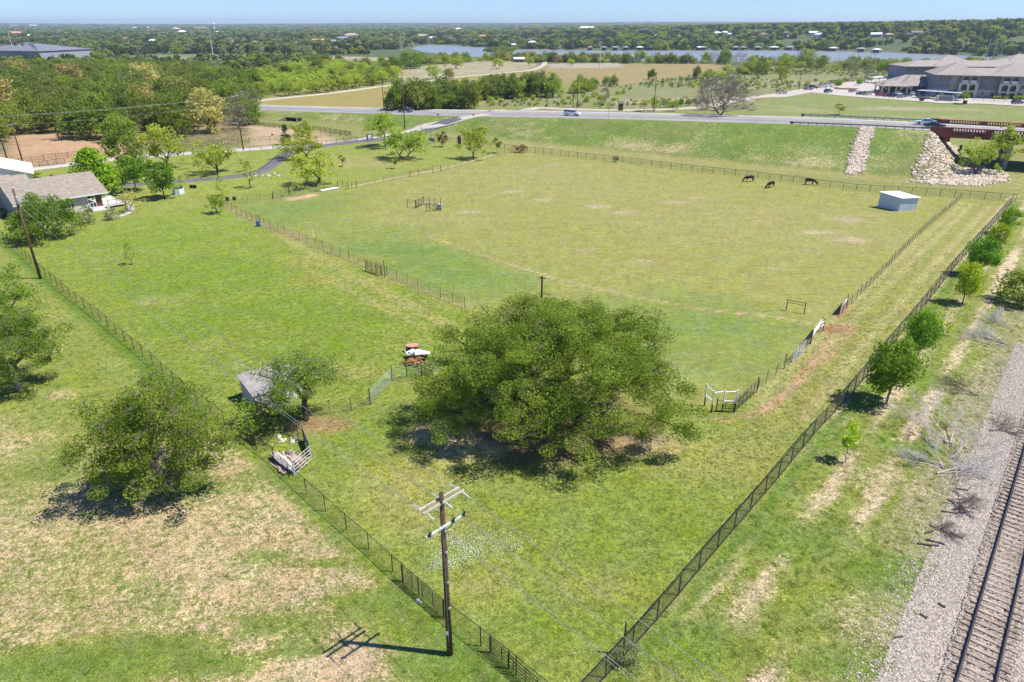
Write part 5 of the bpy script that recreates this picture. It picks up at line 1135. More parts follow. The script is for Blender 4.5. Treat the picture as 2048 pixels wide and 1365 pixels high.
# drum by the pen, blue barrel, pipe, old pole
def lathe(prof, n=14):
    mb = MB(); V = [(r*cos(2*pi*i/n), r*sin(2*pi*i/n), z) for r, z in prof for i in range(n)]; k = len(prof)
    return mb.add(V, [(j*n+i, j*n+(i+1) % n, (j+1)*n+(i+1) % n, (j+1)*n+i) for j in range(k-1) for i in range(n)]+[tuple(range(n))[::-1], tuple(range((k-1)*n, k*n))])
dr = empty('feed_drum', GZ(879.5, 419), 0, 'pale blue drum with a white domed top in the right corner of the small pen', 'drum')
lathe([(.28, 0), (.30, .3), (.30, .62), (.27, .8)]).build('drum_body', mat('pale_blue_plastic', (.30, .40, .60), .5), dr, smooth=True); lathe([(.33, .8), (.30, .92), (.18, 1.05), (.02, 1.1)]).build('dome', M_WHITEP, dr, smooth=True)
lathe([(.28, 0), (.31, .1), (.30, .45), (.31, .8), (.28, .9)]).mesh('blue_barrel', mat('blue_barrel_plastic', (.06, .16, .36), .45), True)
tag(link('blue_barrel', bpy.data.meshes['blue_barrel'], None, GZ(517, 453)), 'blue plastic barrel against the wire fence post at the red dirt', 'barrel')
tag(MB().tube((0, 0, -.1), (0, 0, 1.9), .05, n=8).build('wooden_post', M_TPOST, None, GZ(521, 454)), 'tall dark post beside the blue barrel', 'post')
tag(MB().tube((0, 0, 0), (0, 0, 2.0), .05, n=8).build('white_pipe', M_WHITEP, None, GZ(1129, 499)), 'white plastic standpipe alone in the paddock', 'pipe')
tag(MB().tube((0, 0, 0), (0, 0, 1.7), .045, n=8).build('white_pipe', M_WHITEP, None, GZ(627, 478)), 'white pipe sticking up beyond the left wire fence', 'pipe')
tag(MB().tube((0, 0, 0), (0, 0, 2.4), .05, n=8).build('wooden_post', M_TPOST, None, GZ(770, 556)), 'tall thin dark post at the right of the brown tube gate', 'post')
M_POLE = mat('pole_wood_dark', (.085, .055, .042), .9, var=.4, scale=5, bump=.3); M_POLER = mat('pole_wood_red', (.135, .065, .045), .9, var=.3, scale=5, bump=.3)
P = GZ(1083, 619); op = empty('old_pole', P, 0, 'short wooden pole with a small crossarm standing behind the big oak', 'utility pole')
MB().tube((0, 0, -.3), (0, 0, 4.1), .13, .10, n=8).build('pole', M_POLE, op); MB().bar((-.35, 0, 3.85), (.4, 0, 3.75), .09, .11).build('crossarm', M_POLE, op)
for x in (-.33, .36): lathe([(.03, 0), (.06, .05), (.03, .09), (.06, .13), (.03, .18)], 8).build('insulator', M_GALV, op, (x, 0, 3.86))
# cows
def cow(label, x, y, rz, sc=1, seed=0):
    o = empty('cow', GZ(x, y), rz, label, 'cow', 'black cattle grazing in the paddock'); o.scale = (sc, sc, sc)
    me = bpy.data.meshes.new('body'); j = {}
    V = []; E = []; R = []
    def add(p, r, par=None):
        V.append(p); R.append(r); 
        if par is not None: E.append((par, len(V)-1))
        return len(V)-1
    hip = add((-.62, 0, 1.08), (.30, .32)); add((-.85, 0, 1.10), (.20, .25), hip); b1 = add((-.2, 0, 1.02), (.34, .38), hip); b2 = add((.2, 0, 1.0), (.33, .38), b1); sh = add((.58, 0, 1.08), (.27, .36), b2)
    nk = add((.92, 0, .92), (.15, .24), sh); n2 = add((1.22, 0, .62), (.13, .19), nk); hd = add((1.38, 0, .38), (.12, .15), n2); add((1.50, 0, .14), (.085, .09), hd)
    for s in (-1, 1):
        a = add((-.72, s*.17, .78), (.14, .19), hip); a = add((-.80, s*.18, .50), (.075, .09), a); a = add((-.74, s*.18, .12), (.05, .05), a); add((-.70, s*.18, .02), (.06, .07), a)
        k = s*.08; a = add((.50, s*.17, .68), (.11, .14), sh); a = add((.50+k, s*.17, .40), (.06, .07), a); a = add((.48+k, s*.17, .10), (.045, .045), a); add((.52+k, s*.17, .02), (.06, .06), a)
        add((1.30, s*.22, .50), (.03, .05), hd)
    t = add((-1.0, 0, .98), (.035, .035), 1); t = add((-1.04, 0, .6), (.025, .025), t); add((-1.03, 0, .38), (.05, .05), t)
    me.from_pydata(V, E, []); b = link('body', me, o); b.modifiers.new('s', 'SKIN')
    for i, r in enumerate(R): me.skin_vertices[0].data[i].radius = r
    me.skin_vertices[0].data[0].use_root = True; ss_ = b.modifiers.new('u', 'SUBSURF'); ss_.levels = 1; ss_.render_levels = 1
    me.materials.append(mat('black_hide', (.014, .012, .012), .7, var=.3, scale=3)); return o
cow('black cow grazing leftmost of the three, head down to the left', 1498, 364, pi+.1); cow('black cow grazing nearest the camera, head down to the lower left', 1541, 376, pi+.55); cow('black cow grazing rightmost of the three, head down to the right', 1619, 370, -.45)
# white metal run-in shed
A_ = Vector(GZ(1796, 423)); fx = Vector(GZ(1832, 423))-A_; fx.z = 0; A2 = Vector(GZ(1768, 409)); sx_ = A2-A_; sx_.z = 0
fx = Vector((3.35, .55, 0)); sx_ = Vector((-2.1, 3.1, 0))
shd = empty('metal_shed', A_, 0, 'white-roofed pale metal shed alone at the right end of the paddock', 'shed'); hA, hB = 2.25, 2.6
M_SHED = mat('pale_metal_siding', (.50, .56, .60), .5, var=.12, scale=1); M_ROOFW = mat('white_roof_metal', (.86, .86, .86), .4, var=.06, scale=1)
quadwall([z3(O, 0), z3(fx, 0), z3(fx, hA), z3(O, hA)], 'front_wall', M_SHED, shd); quadwall([z3(sx_, 0), z3(O, 0), z3(O, hA), z3(sx_, hB)], 'side_wall', M_SHED, shd); quadwall([z3(fx, 0), z3(fx+sx_, 0), z3(fx+sx_, hB), z3(fx, hA)], 'side_wall', M_SHED, shd); quadwall([z3(fx+sx_, 0), z3(sx_, 0), z3(sx_, hB), z3(fx+sx_, hB)], 'back_wall', M_SHED, shd)
for k in range(12):
    f = (k+.5)/12; p = fx*f; MB().bar(z3(p, .05)+Vector((0, -.03, 0)), z3(p, hA-.1)+Vector((0, -.03, 0)), .03, .03).build('siding_rib', M_SHED, shd)
e1 = fx.normalized()*.3; e2 = sx_.normalized()*.25
quadwall([z3(-e1*.3-e2, hA+.02), z3(fx+e1-e2, hA+.02), z3(fx+sx_+e1+e2, hB+.08), z3(sx_-e1*.3+e2, hB+.08)], 'roof', M_ROOFW, shd, .07)
wh = empty('black_tyre', Vector(GZ(1786, 417))+Vector((-.35, .4, 0)), 0, 'big black tyre leaning against the side of the metal shed', 'tyre'); me = MB(); n = 20
for i in range(n):
    a, b = 2*pi*i/n, 2*pi*(i+1)/n; me.tube((0, .55*cos(a), .7+.55*sin(a)), (0, .55*cos(b), .7+.55*sin(b)), .2, n=8, cap=False)
t_ = me.build('tyre', mat('rubber', (.02, .02, .02), .8), wh, smooth=True); t_.rotation_euler = (0, .15, atan2(sx_.y, sx_.x)-pi/2)
# ------------------------------------------------------------------ railway
M_RAIL = mat('rail_steel', (.070, .062, .066), .45, metal=.5, var=.4, scale=3, spec=.5)
M_RTOP = mat('rail_head_steel', (.30, .28, .29), .3, metal=.8, var=.2)
M_TIE = mat('sleeper_wood', (.33, .265, .215), .95, var=.45, scale=3, bump=.5); M_TIE2 = mat('sleeper_wood_dark', (.27, .21, .17), .95, var=.45, scale=3, bump=.5)
RA = Vector((22.4, 24.0, 0)); RU = Vector((.646, .7633, 0)); RNn = Vector((.7633, -.646, 0)); GAUGE = 1.51
rl = empty('railway_track', RA, 0, 'single railway track with dark rails on weathered sleepers', 'railway track')
rg = random.Random(5)
def rail_pt(s, o, z): p = RA+RU*s+RNn*o; return Vector((p.x, p.y, z))-RA
for o_ in (0, GAUGE):
    mb = MB()
    for s in range(-60, 190, 10):
        a, b = rail_pt(s, o_, .20), rail_pt(s+10, o_, .20); mb.bar(a, b, .13, .04); mb.bar(a+Vector((0, 0, .07)), b+Vector((0, 0, .07)), .035, .12); mb.bar(a+Vector((0, 0, .14)), b+Vector((0, 0, .14)), .075, .045)
    mb.build('rail', M_RAIL, rl)
tie_m = [MB().box(-1.3, 1.3, -.115, .115, 0, .17).mesh('sleeper', m) for m in (M_TIE, M_TIE, M_TIE2)]
s = -9.5; n_t = 0
while s < 60:
    t_ = link('sleeper', tie_m[rg.randrange(3)], rl, rail_pt(s, GAUGE/2+rg.gauss(0, .06), .005)); t_.rotation_euler = (0, 0, atan2(RNn.y, RNn.x)+rg.gauss(0, .02)); s += .53+rg.gauss(0, .02); n_t += 1
mb = MB(); dv = RNn
while s < 185:
    a = rail_pt(s, GAUGE/2-1.3, .09); b = rail_pt(s, GAUGE/2+1.3, .09); mb.bar(a, b, .22, .16); s += .53
tag(mb.build('far_sleepers', M_TIE, rl), kind='stuff')
for s_, o_, L, a_ in ((-3.0, -2.9, 1.1, -.4), (-1.3, -1.05, .55, -.7), (-6, -2.6, .5, .1), (-6.9, -3.3, .4, .4), (10, -3.3, 1.6, -.2), (10.6, -3.0, 1.3, -.5), (11.4, -3.5, .9, .3), (14.5, -2.9, 1.2, -.3), (15.2, -2.6, .8, .2), (18, -2.7, .9, -.3), (3.5, -2.2, .5, -1.0), (5.0, -1.6, .5, -.9), (1.0, -2.9, .6, .2)):
    p = rail_pt(s_, o_, 0)+RA; p.z = zg(p.x, p.y)+.05
    tag(MB().box(-L*.4, L*.4, -.05, .05, 0, .06).build('driftwood_plank', mat('charred_wood', (.085, .068, .058), .9, var=.4), None, p, a_), 'dark broken plank lying on the ballast left of the track', 'plank', 'dark broken planks on the ballast')
# crooked cable between the rails
mb = MB(); pr = None
for i in range(10):
    q = rail_pt(-1.6-.12*i+.1*sin(i*1.7), .25+i*.12, .19+.03*sin(i)); 
    if pr is not None: mb.tube(pr, q, .02, n=5)
    pr = q
q_ = mb.build('fallen_cable', M_BLACK, None, RA); tag(q_, 'thin black stick lying across the sleepers between the rails', 'stick')
# ballast stones
rng = np.random.default_rng(31)
def stone_mesh(sd, m):
    import bmesh
    r = random.Random(sd); bm = bmesh.new(); bmesh.ops.create_icosphere(bm, subdivisions=1, radius=1)
    for v in bm.verts: v.co *= r.uniform(.7, 1.15); v.co.z *= .7
    me = bpy.data.meshes.new('stone'); bm.to_mesh(me); bm.free(); me.materials.append(m); return me
def stone_mat(name, c1, c2):
    t = NT(name); r = t.n('ShaderNodeObjectInfo').outputs['Random']; n = t.noise(t.n('ShaderNodeTexCoord').outputs['Object'], 2, 4)
    c = t.mix(r, c1, c2); v = t.n('ShaderNodeVectorMath', operation='SCALE'); t.l(c, v.inputs[0]); t.l(t.maprange(n, .3, .7, .75, 1.2), v.inputs['Scale']); t.bsdf(v.outputs[0], .9, 0, .2); return t.m
SM = stone_mat('ballast_stone', (.23, .195, .165), (.53, .465, .40)); RM = stone_mat('riprap_stone', (.33, .26, .19), (.66, .57, .45))
SC_ = proto_col('ballast_stone', [stone_mesh(i, SM) for i in range(4)]); RC_ = proto_col('riprap_stone', [stone_mesh(10+i, RM) for i in range(5)])
n = 170000; s = rng.random(n)**1.25*62-12; o_ = -3.1+rng.random(n)*7.6; o_ = np.where(rng.random(n) < .025, -3.1-np.abs(rng.normal(size=n))*.8, o_); X = RA.x+RU.x*s+RNn.x*o_; Y = RA.y+RU.y*s+RNn.y*o_; k = in_view(X, Y, 1); X, Y, o_ = X[k], Y[k], o_[k]
z = zgv(X, Y)+np.where((o_ > -.7) & (o_ < 2.2), .05+.07*rng.random(len(X)), .01)
print('ballast', len(X))
scatter('ballast', SC_, np.stack([X, Y, z], 1), rng.random(len(X))*6.3, .028+.045*rng.random(len(X))**1.5, rng.integers(0, 4, len(X)), 'crushed pale stone ballast around the railway sleepers', 'ballast')
# riprap: strip and cone
def fill(P, n, s0, s1):
    P = np.asarray(P); lo, hi = P.min(0), P.max(0); c = rng.random((n*3, 2))*(hi-lo)+lo; c = c[inside(c[:, 0], c[:, 1], P)][:n]; return c, s0+(s1-s0)*rng.random(len(c))**1.6
STRP = W2([(1722, 255), (1745, 256), (1737, 290), (1724, 343), (1708, 350), (1690, 347), (1702, 315), (1712, 285)])
c1, q1 = fill(STRP, 2600, .16, .42)
CONE = np.array([G(*p)[:2] for p in ((1857, 266), (1878, 266), (1905, 292), (1930, 315), (1975, 338), (2018, 350), (2012, 363), (1960, 372), (1880, 371), (1830, 366), (1820, 361), (1835, 320), (1848, 285))])
c2, q2 = fill(CONE, 9500, .15, .48)
cc = np.vstack([c1+rng.normal(size=c1.shape)*.35, c2+rng.normal(size=c2.shape)*.4]); qq = np.concatenate([q1, q2])
scatter('riprap', RC_, np.stack([cc[:, 0], cc[:, 1], zgv(cc[:, 0], cc[:, 1])+.05], 1), rng.random(len(cc))*6.3, qq, rng.integers(0, 5, len(cc)), 'pale broken riprap stones on the embankment beside the bridge', 'riprap')
# ------------------------------------------------------------------ grass
def blades(sd, n, h, spread, m, w=.012, lean=1.7):
    r = np.random.default_rng(sd); V = []; Fc = []; tone = []
    for i in range(n):
        a = r.random()*6.28; d = spread*r.random()**.6; b = np.array([d*cos(a), d*sin(a), -.01]); hh = h*(.5+.7*r.random()); la = r.random()*6.28; ln = lean*hh*r.random()
        t = b+np.array([ln*cos(la), ln*sin(la), hh]); wd = np.array([-sin(la), cos(la), 0])*w; mid = b+(t-b)*.55+np.array([0, 0, .08*hh])
        k = len(V); V += [b-wd, b+wd, mid+wd*.8, mid-wd*.8, t]; Fc += [(k, k+1, k+2), (k, k+2, k+3), (k+3, k+2, k+4)]; tone += [r.random()]*3
    return np_mesh('tuft', V, Fc, m, {'tone': ('FLOAT', 'FACE', tone)})
T_LUSH = leaf_mat('lush_blades', (.15, .235, .022), (.42, .46, .12), trans=.4, spread=.9)
T_OLIVE = leaf_mat('olive_blades', (.17, .21, .04), (.43, .42, .16), trans=.35, spread=1.1)
T_GREEN = leaf_mat('weed_blades', (.115, .205, .022), (.24, .34, .05), trans=.4, spread=1.1)
T_STRAW = leaf_mat('straw_blades', (.30, .26, .12), (.46, .40, .22), trans=.2, spread=1.0)
GC = proto_col('grass_tuft', [blades(1, 26, .10, .20, T_LUSH, .014), blades(2, 22, .13, .18, T_LUSH, .014), blades(3, 22, .08, .18, T_OLIVE, .012), blades(4, 20, .07, .16, T_GREEN, .014), blades(5, 16, .09, .15, T_STRAW, .010), blades(6, 30, .13, .25, T_GREEN, .018)])
def grass_in(P, dens, ks, ps, smin, smax, ymax=78, cov=None, seed=0, thr=None):
    r = np.random.default_rng(seed); P = np.asarray(P); lo = np.maximum(P.min(0), [-95, 14]); hi = np.minimum(P.max(0), [95, ymax]); n = int((hi[0]-lo[0])*(hi[1]-lo[1])*dens)
    c = r.random((n, 2))*(hi-lo)+lo; c = c[in_view(c[:, 0], c[:, 1], .5)]; c = c[r.random(len(c)) < np.clip(1.15*(1-(c[:, 1]-16)/(ymax-16)), 0, 1)]
    c = c[inside(c[:, 0], c[:, 1], P)]
    if cov is not None: c = c[cov(c, r)]
    return c, r.choice(ks, len(c), p=ps), smin+(smax-smin)*r.random(len(c))
def cvs(c):              # cover fraction of the ground at a point
    i = np.clip(np.searchsorted(GX, c[:, 0])-1, 0, NX-1); j = np.clip(np.searchsorted(GY, c[:, 1])-1, 0, NY-1); return CV[j, i]
def put_grass(name, sets, lab):
    c = np.vstack([a for a, _, _ in sets]); k = np.concatenate([b for _, b, _ in sets]); s = np.concatenate([d for _, _, d in sets]); print(name, len(c))
    r = np.random.default_rng(3); scatter(name, GC, np.stack([c[:, 0], c[:, 1], zgv(c[:, 0], c[:, 1])], 1), r.random(len(c))*6.3, s, k, lab, 'grass')
put_grass('meadow_grass', [grass_in(MEADOW, 20, [0, 1, 2], [.5, .3, .2], .5, 1.0, 120, lambda c, r: r.random(len(c)) < cvs(c)*1.05, 1),
                           grass_in(FRONT, 24, [0, 1, 2, 4], [.36, .18, .34, .12], .45, .9, 105, lambda c, r: (r.random(len(c)) < cvs(c)) & (np.hypot((c[:, 0]-4.4)/8, (c[:, 1]-47)/5) > 1), 2)], 'tall fresh grass of the fenced meadow')
put_grass('rough_grass', [grass_in(OUTL, 24, [2, 3, 4, 5], [.38, .34, .18, .10], .35, .9, 100, lambda c, r: r.random(len(c)) < (cvs(c)-.12)*1.15, 3),
                          grass_in(STRIP, 26, [2, 3, 4, 5], [.36, .34, .18, .12], .35, .9, 105, lambda c, r: r.random(len(c)) < np.where((((c[:, 0]-RAILS_A[0])*RAILN[0]+(c[:, 1]-RAILS_A[1])*RAILN[1]) > -3.4), .0, (cvs(c)-.1)*1.1), 4)], 'short patchy grass and weeds outside the fences')
# white clover and flowers
fl = MB()
for i in range(6):
    a = i*2.4; q = .05+.035*i; x_, y_ = q*cos(a), q*sin(a); fl.add([(x_, y_, .10), (x_+.028, y_, .11), (x_, y_+.028, .112)], [(0, 1, 2)])
FC = proto_col('white_flower', [fl.mesh('white_flower', mat('white_petals', (.62, .66, .55), .8), fix=False)])
fp_ = []
for x, y, rx, ry, n in ((930, 1095, 1.5, .9, 260), (895, 1130, .7, .5, 90), (470, 735, 2.2, 1.2, 160), (1000, 1090, 1.2, 1.2, 60), (300, 605, 1.6, .8, 60)):
    g = G(x, y); fp_.append(np.stack([g[0]+rng.normal(size=n)*rx, g[1]+rng.normal(size=n)*ry], 1))
fp_ = np.vstack(fp_); scatter('clover_flowers', FC, np.stack([fp_[:, 0], fp_[:, 1], zgv(fp_[:, 0], fp_[:, 1])], 1), rng.random(len(fp_))*6.3, .8+rng.random(len(fp_)), np.zeros(len(fp_)), 'drifts of small white clover flowers in the meadow', 'flowers')
# ------------------------------------------------------------------ dead brush by the track
def brush(label, x, y, L, ang, seed, n=5, rise=.9, m=DEADW, fine=1.0):
    r = random.Random(seed); o = empty('dead_brush', GZ(x, y), 0, label, 'dead brush'); fm = MB(); bm_ = []
    def grow_(p, d, ln, rad, dep):
        q = p
        for k in range(4):
            d = (d+Vector((r.gauss(0, .13), r.gauss(0, .13), r.gauss(0, .07)))).normalized(); q2 = q+d*ln/4
            if q2.z < .03: q2.z = .03+r.random()*.05
            (cur if dep == 0 else fm).tube(q, q2, rad*(1-.17*k), rad*(1-.17*(k+1)), 5 if dep == 0 else 3, cap=False); q = q2
            if dep < 3 and (k > 0 or dep > 0):
                for _ in range(2 if dep < 2 else int(1+fine*r.random()*1.5)):
                    grow_(q, (d+Vector((r.gauss(0, .55), r.gauss(0, .55), r.gauss(.12, .3)))).normalized(), ln*r.uniform(.4, .62), rad*.5, dep+1)
    for i in range(n):
        a = ang+r.gauss(0, .5); cur = MB(); grow_(Vector((r.gauss(0, .15), r.gauss(0, .15), .08)), Vector((cos(a), sin(a), rise*r.uniform(.1, .5))).normalized(), L*r.uniform(.7, 1.1), .05*r.uniform(.6, 1.1), 0); cur.build('branch', m, o)
    tag(fm.build('twigs', m, o), kind='stuff')
brush('large bleached fallen tree with upswept branches beside the ballast', 1898, 888, 3.6, 1.1, 3, 5)
brush('bleached fallen branches spreading left and right below the larger fallen tree', 1905, 920, 2.3, .9, 5, 4)
brush('low bleached branches lying flat, nearest the camera of the pale brush', 1872, 948, 2.7, .35, 7, 4, .4)
brush('thin bleached branches reaching left into the grass', 1880, 935, 2.2, 2.6, 8, 4, .5)
brush('pale brush heap beside the ballast below the bushy right-edge tree', 2010, 690, 3.0, 2.3, 12, 5, .4)
brush('pale twiggy brush at the right edge above the fallen trees', 2025, 655, 2.6, 2.0, 13, 4, .5)
brush('brown broken brush on the ballast edge right of the large fallen tree', 1985, 865, 1.9, .2, 9, 4, .2, mat('brown_brush', (.22, .18, .15), .95, var=.4))
brush('brown tangled sticks below the flat bleached branches', 1898, 1000, 1.4, -.6, 10, 5, .1, MATS['brown_brush'])
brush('grey-brown tangle of sticks on the ballast edge, lowest of the dead brush', 1862, 1055, 1.3, -.3, 11, 5, .15, MATS['brown_brush'])
brush('thin grey brush beside the ballast between two green weed patches', 1950, 790, 2.0, 2.0, 14, 4, .3, L_TWIG)
# scruffy bush at the fence corner by the camera
t = tree_meshes(140, 1.5, .7, zb=.2, clumps=16, per=40, leaf=.05, cr=.25, fork=.2, rt=.03, lm=L_DUST, twigs=60)
put_tree(t, GZ(1262, 1330), 'scruffy bare-topped bush outside the near corner of the thick-railed fence', name='bush', cat='bush')
tag(MB().tube((0, 0, -.2), (0, 0, 2.3), .045, n=8).build('wooden_post', M_BLACK, None, GZ(1246, 1310)), 'tall black post by the near end of the thick-railed fence', 'post')
# tube panels at the near left fence
panel('livestock_panel', 'dark seven-rail tube panel hung on the left fence just behind the near utility pole', (806, 1164), (888, 1236), 1.2, 7, M_BLACK, .018, 3, None, (0, 1), 1.3, 'panel')
panel('livestock_panel', 'dark tube panel on the left fence at the bottom picture edge', (981, 1306), (1075, 1388), 1.05, 5, M_BLACK, .02, 3, None, (0, .4), 1.2, 'panel')
rocks('white_block', 'small striped white block lying at the foot of the left fence', [(GZ(836, 1202), .14), (GZ(842, 1206), .1)], mat('white_block', (.6, .58, .55), .8), 'block')
# ------------------------------------------------------------------ utility poles and wires
def insul(o, a, d, n=4, r=.06, m=None):
    a = Vector(a); d = Vector(d).normalized(); mb = MB()
    for i in range(n):
        c = a+d*(.09*i+.05); mb.tube(c, c+d*.03, r, r*.55, 8); mb.tube(c+d*.03, c+d*.09, .02, n=6)
    return mb.build('insulator', m or mat('grey_insulator', (.45, .50, .48), .35, spec=.6), o)
M_ARM = mat('crossarm_wood', (.42, .38, .30), .85, var=.25, scale=3); M_FIB = mat('fibre_arm', (.47, .54, .47), .5, var=.1)
LD = Vector((.707, -.707, 0)); LA = Vector((.707, .707, 0)); Z = Vector((0, 0, 1))
P1 = Vector(GZ(900, 1309)); H1 = 10.4
pole = empty('utility_pole', P1, 0, 'tall wooden utility pole with double crossarms and fuses in the foreground', 'utility pole')
MB().tube((0, 0, -.3), (0, 0, H1), .165, .115, n=14).build('pole', M_POLE, pole, smooth=True)
ha = H1-.42
for k in (-.16, .16): MB().bar(LD*k-LA*1.22+Z*ha, LD*k+LA*1.22+Z*ha, .09, .12).build('crossarm', M_ARM, pole)
hf_ = H1-1.75; MB().bar(LD*.22-LA*1.2+Z*hf_, LD*.22+LA*1.2+Z*hf_, .09, .09).build('lower_crossarm', M_FIB, pole)
MB().box(-.06, .06, -.30, .0, H1-.75, H1-.35).build('bracket', M_BLACK, pole)
for s in (-1, 1): MB().tube(LA*s*.7+Z*(ha-.06), Z*(ha-.75), .018, n=5).build('brace', M_GALV, pole); MB().tube(LA*s*.6+LD*.2+Z*(hf_-.04), LD*.12+Z*(hf_-.45), .018, n=5).build('brace', M_BLACK, pole)
ends = []
for k, c in ((-1.08, 0), (0.02, .0), (1.08, 0)):
    a = LA*k+Z*(ha+.02)
    insul(pole, a-LD*.2, -LD-Z*.12, 6, .055); insul(pole, a+LD*.2, LD-Z*.12, 6, .055); ends.append(k)
for k in (-1.0, .42, 1.08):                       # fused cutouts on the lower arm
    b = LA*k+LD*.26+Z*(hf_+.02); c = empty('f', (0, 0, 0)); bpy.data.objects.remove(c)
    cut = MB().tube(b, b+LD*.14+Z*.34, .045, n=8); cut.tube(b+Z*.02, b-LA*.02+Z*.40, .02, n=6); cut.box(b.x-.07, b.x+.07, b.y-.07, b.y+.07, b.z-.05, b.z+.08); cut.build('fuse_cutout', mat('dark_cutout', (.07, .09, .09), .5), pole)
    MB().tube(b+Z*.4, LA*(1.08 if k > 1 else k)+LD*.5+Z*(ha-.1), .008, n=4).build('jumper_wire', M_GALV, pole)
MB().tube((.0, -.16, .9), (.0, -.13, hf_), .012, n=4).build('ground_wire', M_GALV, pole)
for z in (6.9, 5.0, 3.3, 8.2): MB().box(.06, .16, -.16, -.06, z, z+.12).build('cleat', M_GALV, pole)
MB().box(-.13, .0, -.175, -.15, 1.55, 1.8).build('number_tag', mat('tag_white', (.6, .6, .58), .6), pole)
mb = MB(); pr = None
for i in range(15):
    a = i/14*2*pi*1.4; q = Vector((.13+.13*cos(a), -.2, .95+.15*sin(a))); 
    if pr is not None: mb.tube(pr, q, .013, n=5)
    pr = q
mb.build('cable_coil', M_BLACK, pole)
P2 = Vector(GZ(81, 558)); H2 = top_h(P2, 378)
def simple_pole(name, label, P, H, arm=(LA, 1.0), m=M_POLE, arm_m=M_ARM, arms=1, ins=3, r=.15, drop=.35, can=False):
    P = Vector(P); o = empty(name, P, 0, label, 'utility pole'); MB().tube((0, 0, -.3), (0, 0, H), r, r*.7, n=10).build('pole', m, o, smooth=True); A_, w = arm
    for k in range(arms):
        MB().bar(-A_*w+Z*(H-drop-.7*k), A_*w+Z*(H-drop-.7*k), .10, .12).build('crossarm', arm_m, o)
        for i in range(ins): x = w*.92*(2*i/(ins-1)-1) if ins > 1 else 0; insul(o, A_*x+Z*(H-drop-.7*k+.04), Z, 2, .06)
    if can: lathe([(.2, 0), (.23, .05), (.23, .7), (.15, .82)], 12).build('transformer', mat('transformer_grey', (.35, .37, .38), .5), o, (.33, -.2, H-1.7))
    return o, P+Z*(H-drop+.15)
_, T2 = simple_pole('utility_pole', 'reddish wooden utility pole with a short crossarm by the left fence', P2, H2, (LA, 1.05), M_POLER, M_GALV, can=True, r=.17)
_w = [0]
def wire(a, b, sag, label, r=.011, m=None, n=18):
    a, b = Vector(a), Vector(b); mb = MB(); pr = a
    for i in range(1, n+1):
        f = i/n; q = a.lerp(b, f)-Z*(4*sag*f*(1-f)); mb.tube(pr-a, q-a, r, n=4, cap=False); pr = q
    return tag(mb.build('power_line', m or mat('aluminium_wire', (.42, .42, .42), .4, metal=.5), None, a), label, 'power line')
DLn = (P1-P2); DLn.z = 0; P3 = P1+DLn*.9; P0 = P2-DLn*1.0
for i, k in enumerate((-1.08, .02, 1.08)):
    nm = ('lower-left', 'middle', 'upper-right')[i]
    wire(P2+LA*k*.9+Z*(H2-.2), P1+LA*k-LD*.75+Z*(ha-.05), .9, f'{nm} of three overhead wires crossing the left meadow between the two poles')
    wire(P1+LA*k+LD*.75+Z*(ha-.05), P3+LA*k+Z*(ha-1), .6, f'{nm} of three overhead wires running from the near pole over the bottom edge')
    wire(P0+LA*k*.9+Z*(H2), P2+LA*k*.9+Z*(H2-.2), .9, f'{nm} of three overhead wires leaving the reddish pole over the house')
wire(P2+Z*(H2-1.8), P1+Z*(hf_-.5), .8, 'neutral wire below the three wires crossing the left meadow', .008)
wire(P1+Z*(hf_-.5), P3+Z*(hf_-1.4), .5, 'neutral wire below the others at the bottom edge', .008)
for i, (x, y, yt, lab) in enumerate(((487, 301, 190, 'dark utility pole in front of the woodland left of the highway'), (810, 259, 166, 'dark utility pole standing between the concrete lane and the highway'), (1307, 224, 150, 'dark utility pole right beside the highway near the leafless tree'), (46, 326, 246, 'dark utility pole beside the white barn'), (14, 318, 226, 'second utility pole left of the one beside the white barn'))):
    B = GZ(x, y); simple_pole('utility_pole', lab, B, top_h(B, yt), (Vector((.3, .95, 0)), 1.2), M_POLE, M_GALV, 1, 3, .16, .3)
for x, y, yt, lab in ((768, 219, 161, 'slim pole behind the highway left of the dark pickup'), (948, 219, 162, 'slim pole behind the highway in the middle of the thicket'), (1146, 216, 163, 'left one of a pair of poles behind the white minivan'), (1154, 216, 148, 'taller right one of a pair of poles behind the white minivan'), (1597, 181, 144, 'lone pole at the left entrance of the car park'), (470, 215, 150, 'pale-topped pole rising out of the woodland near the highway'), (14, 160, 128, 'light-topped pole in the far left woodland'), (699, 125, 110, 'small pole in the far field behind the grove'), (743, 127, 112, 'second small pole in the far field behind the grove')):
    B = GZ(x, y); simple_pole('utility_pole', lab, B, top_h(B, yt), (Vector((.9, .3, 0)), 1.0), M_POLE, M_GALV, 1, 2, .16, .3)
def at_h(x, y, yt): B = GZ(x, y); return Vector(B)+Z*top_h(B, yt)
a, b, c = at_h(487, 301, 193), at_h(810, 259, 169), at_h(1307, 224, 152)
l0 = Vector(G(-120, 330)); l0 = a+(Vector((-150, 110, 0))-Vector((a.x, a.y, 0))).normalized()*0 if False else a+Vector((-95, -38, -1.5))
for k in (-1, 1):
    wire(a+Vector((0, k*1.1, 0)), l0+Vector((0, k*1.1, 0)), 1.9, ('lower' if k < 0 else 'upper')+' wire strung left over the woodland', .022, mat('pale_wire', (.5, .55, .45), .5))
wire(a-Z*1.6, l0-Z*2.0, 2.2, 'single thin cable below the two wires over the woodland', .018, MATS['pale_wire'])
wire(a, b, 1.2, 'thin wire between the woodland pole and the pole by the highway', .012)
wire(at_h(948, 219, 165), at_h(1154, 216, 150), 1.8, 'pale wire dipping between poles behind the highway', .03, MATS['pale_wire'])
wire(at_h(768, 219, 164), at_h(948, 219, 165), 1.2, 'pale wire above the thicket behind the highway', .022, MATS['pale_wire'])
M_MAST = mat('pale_mast', (.62, .60, .52), .5, var=.1)
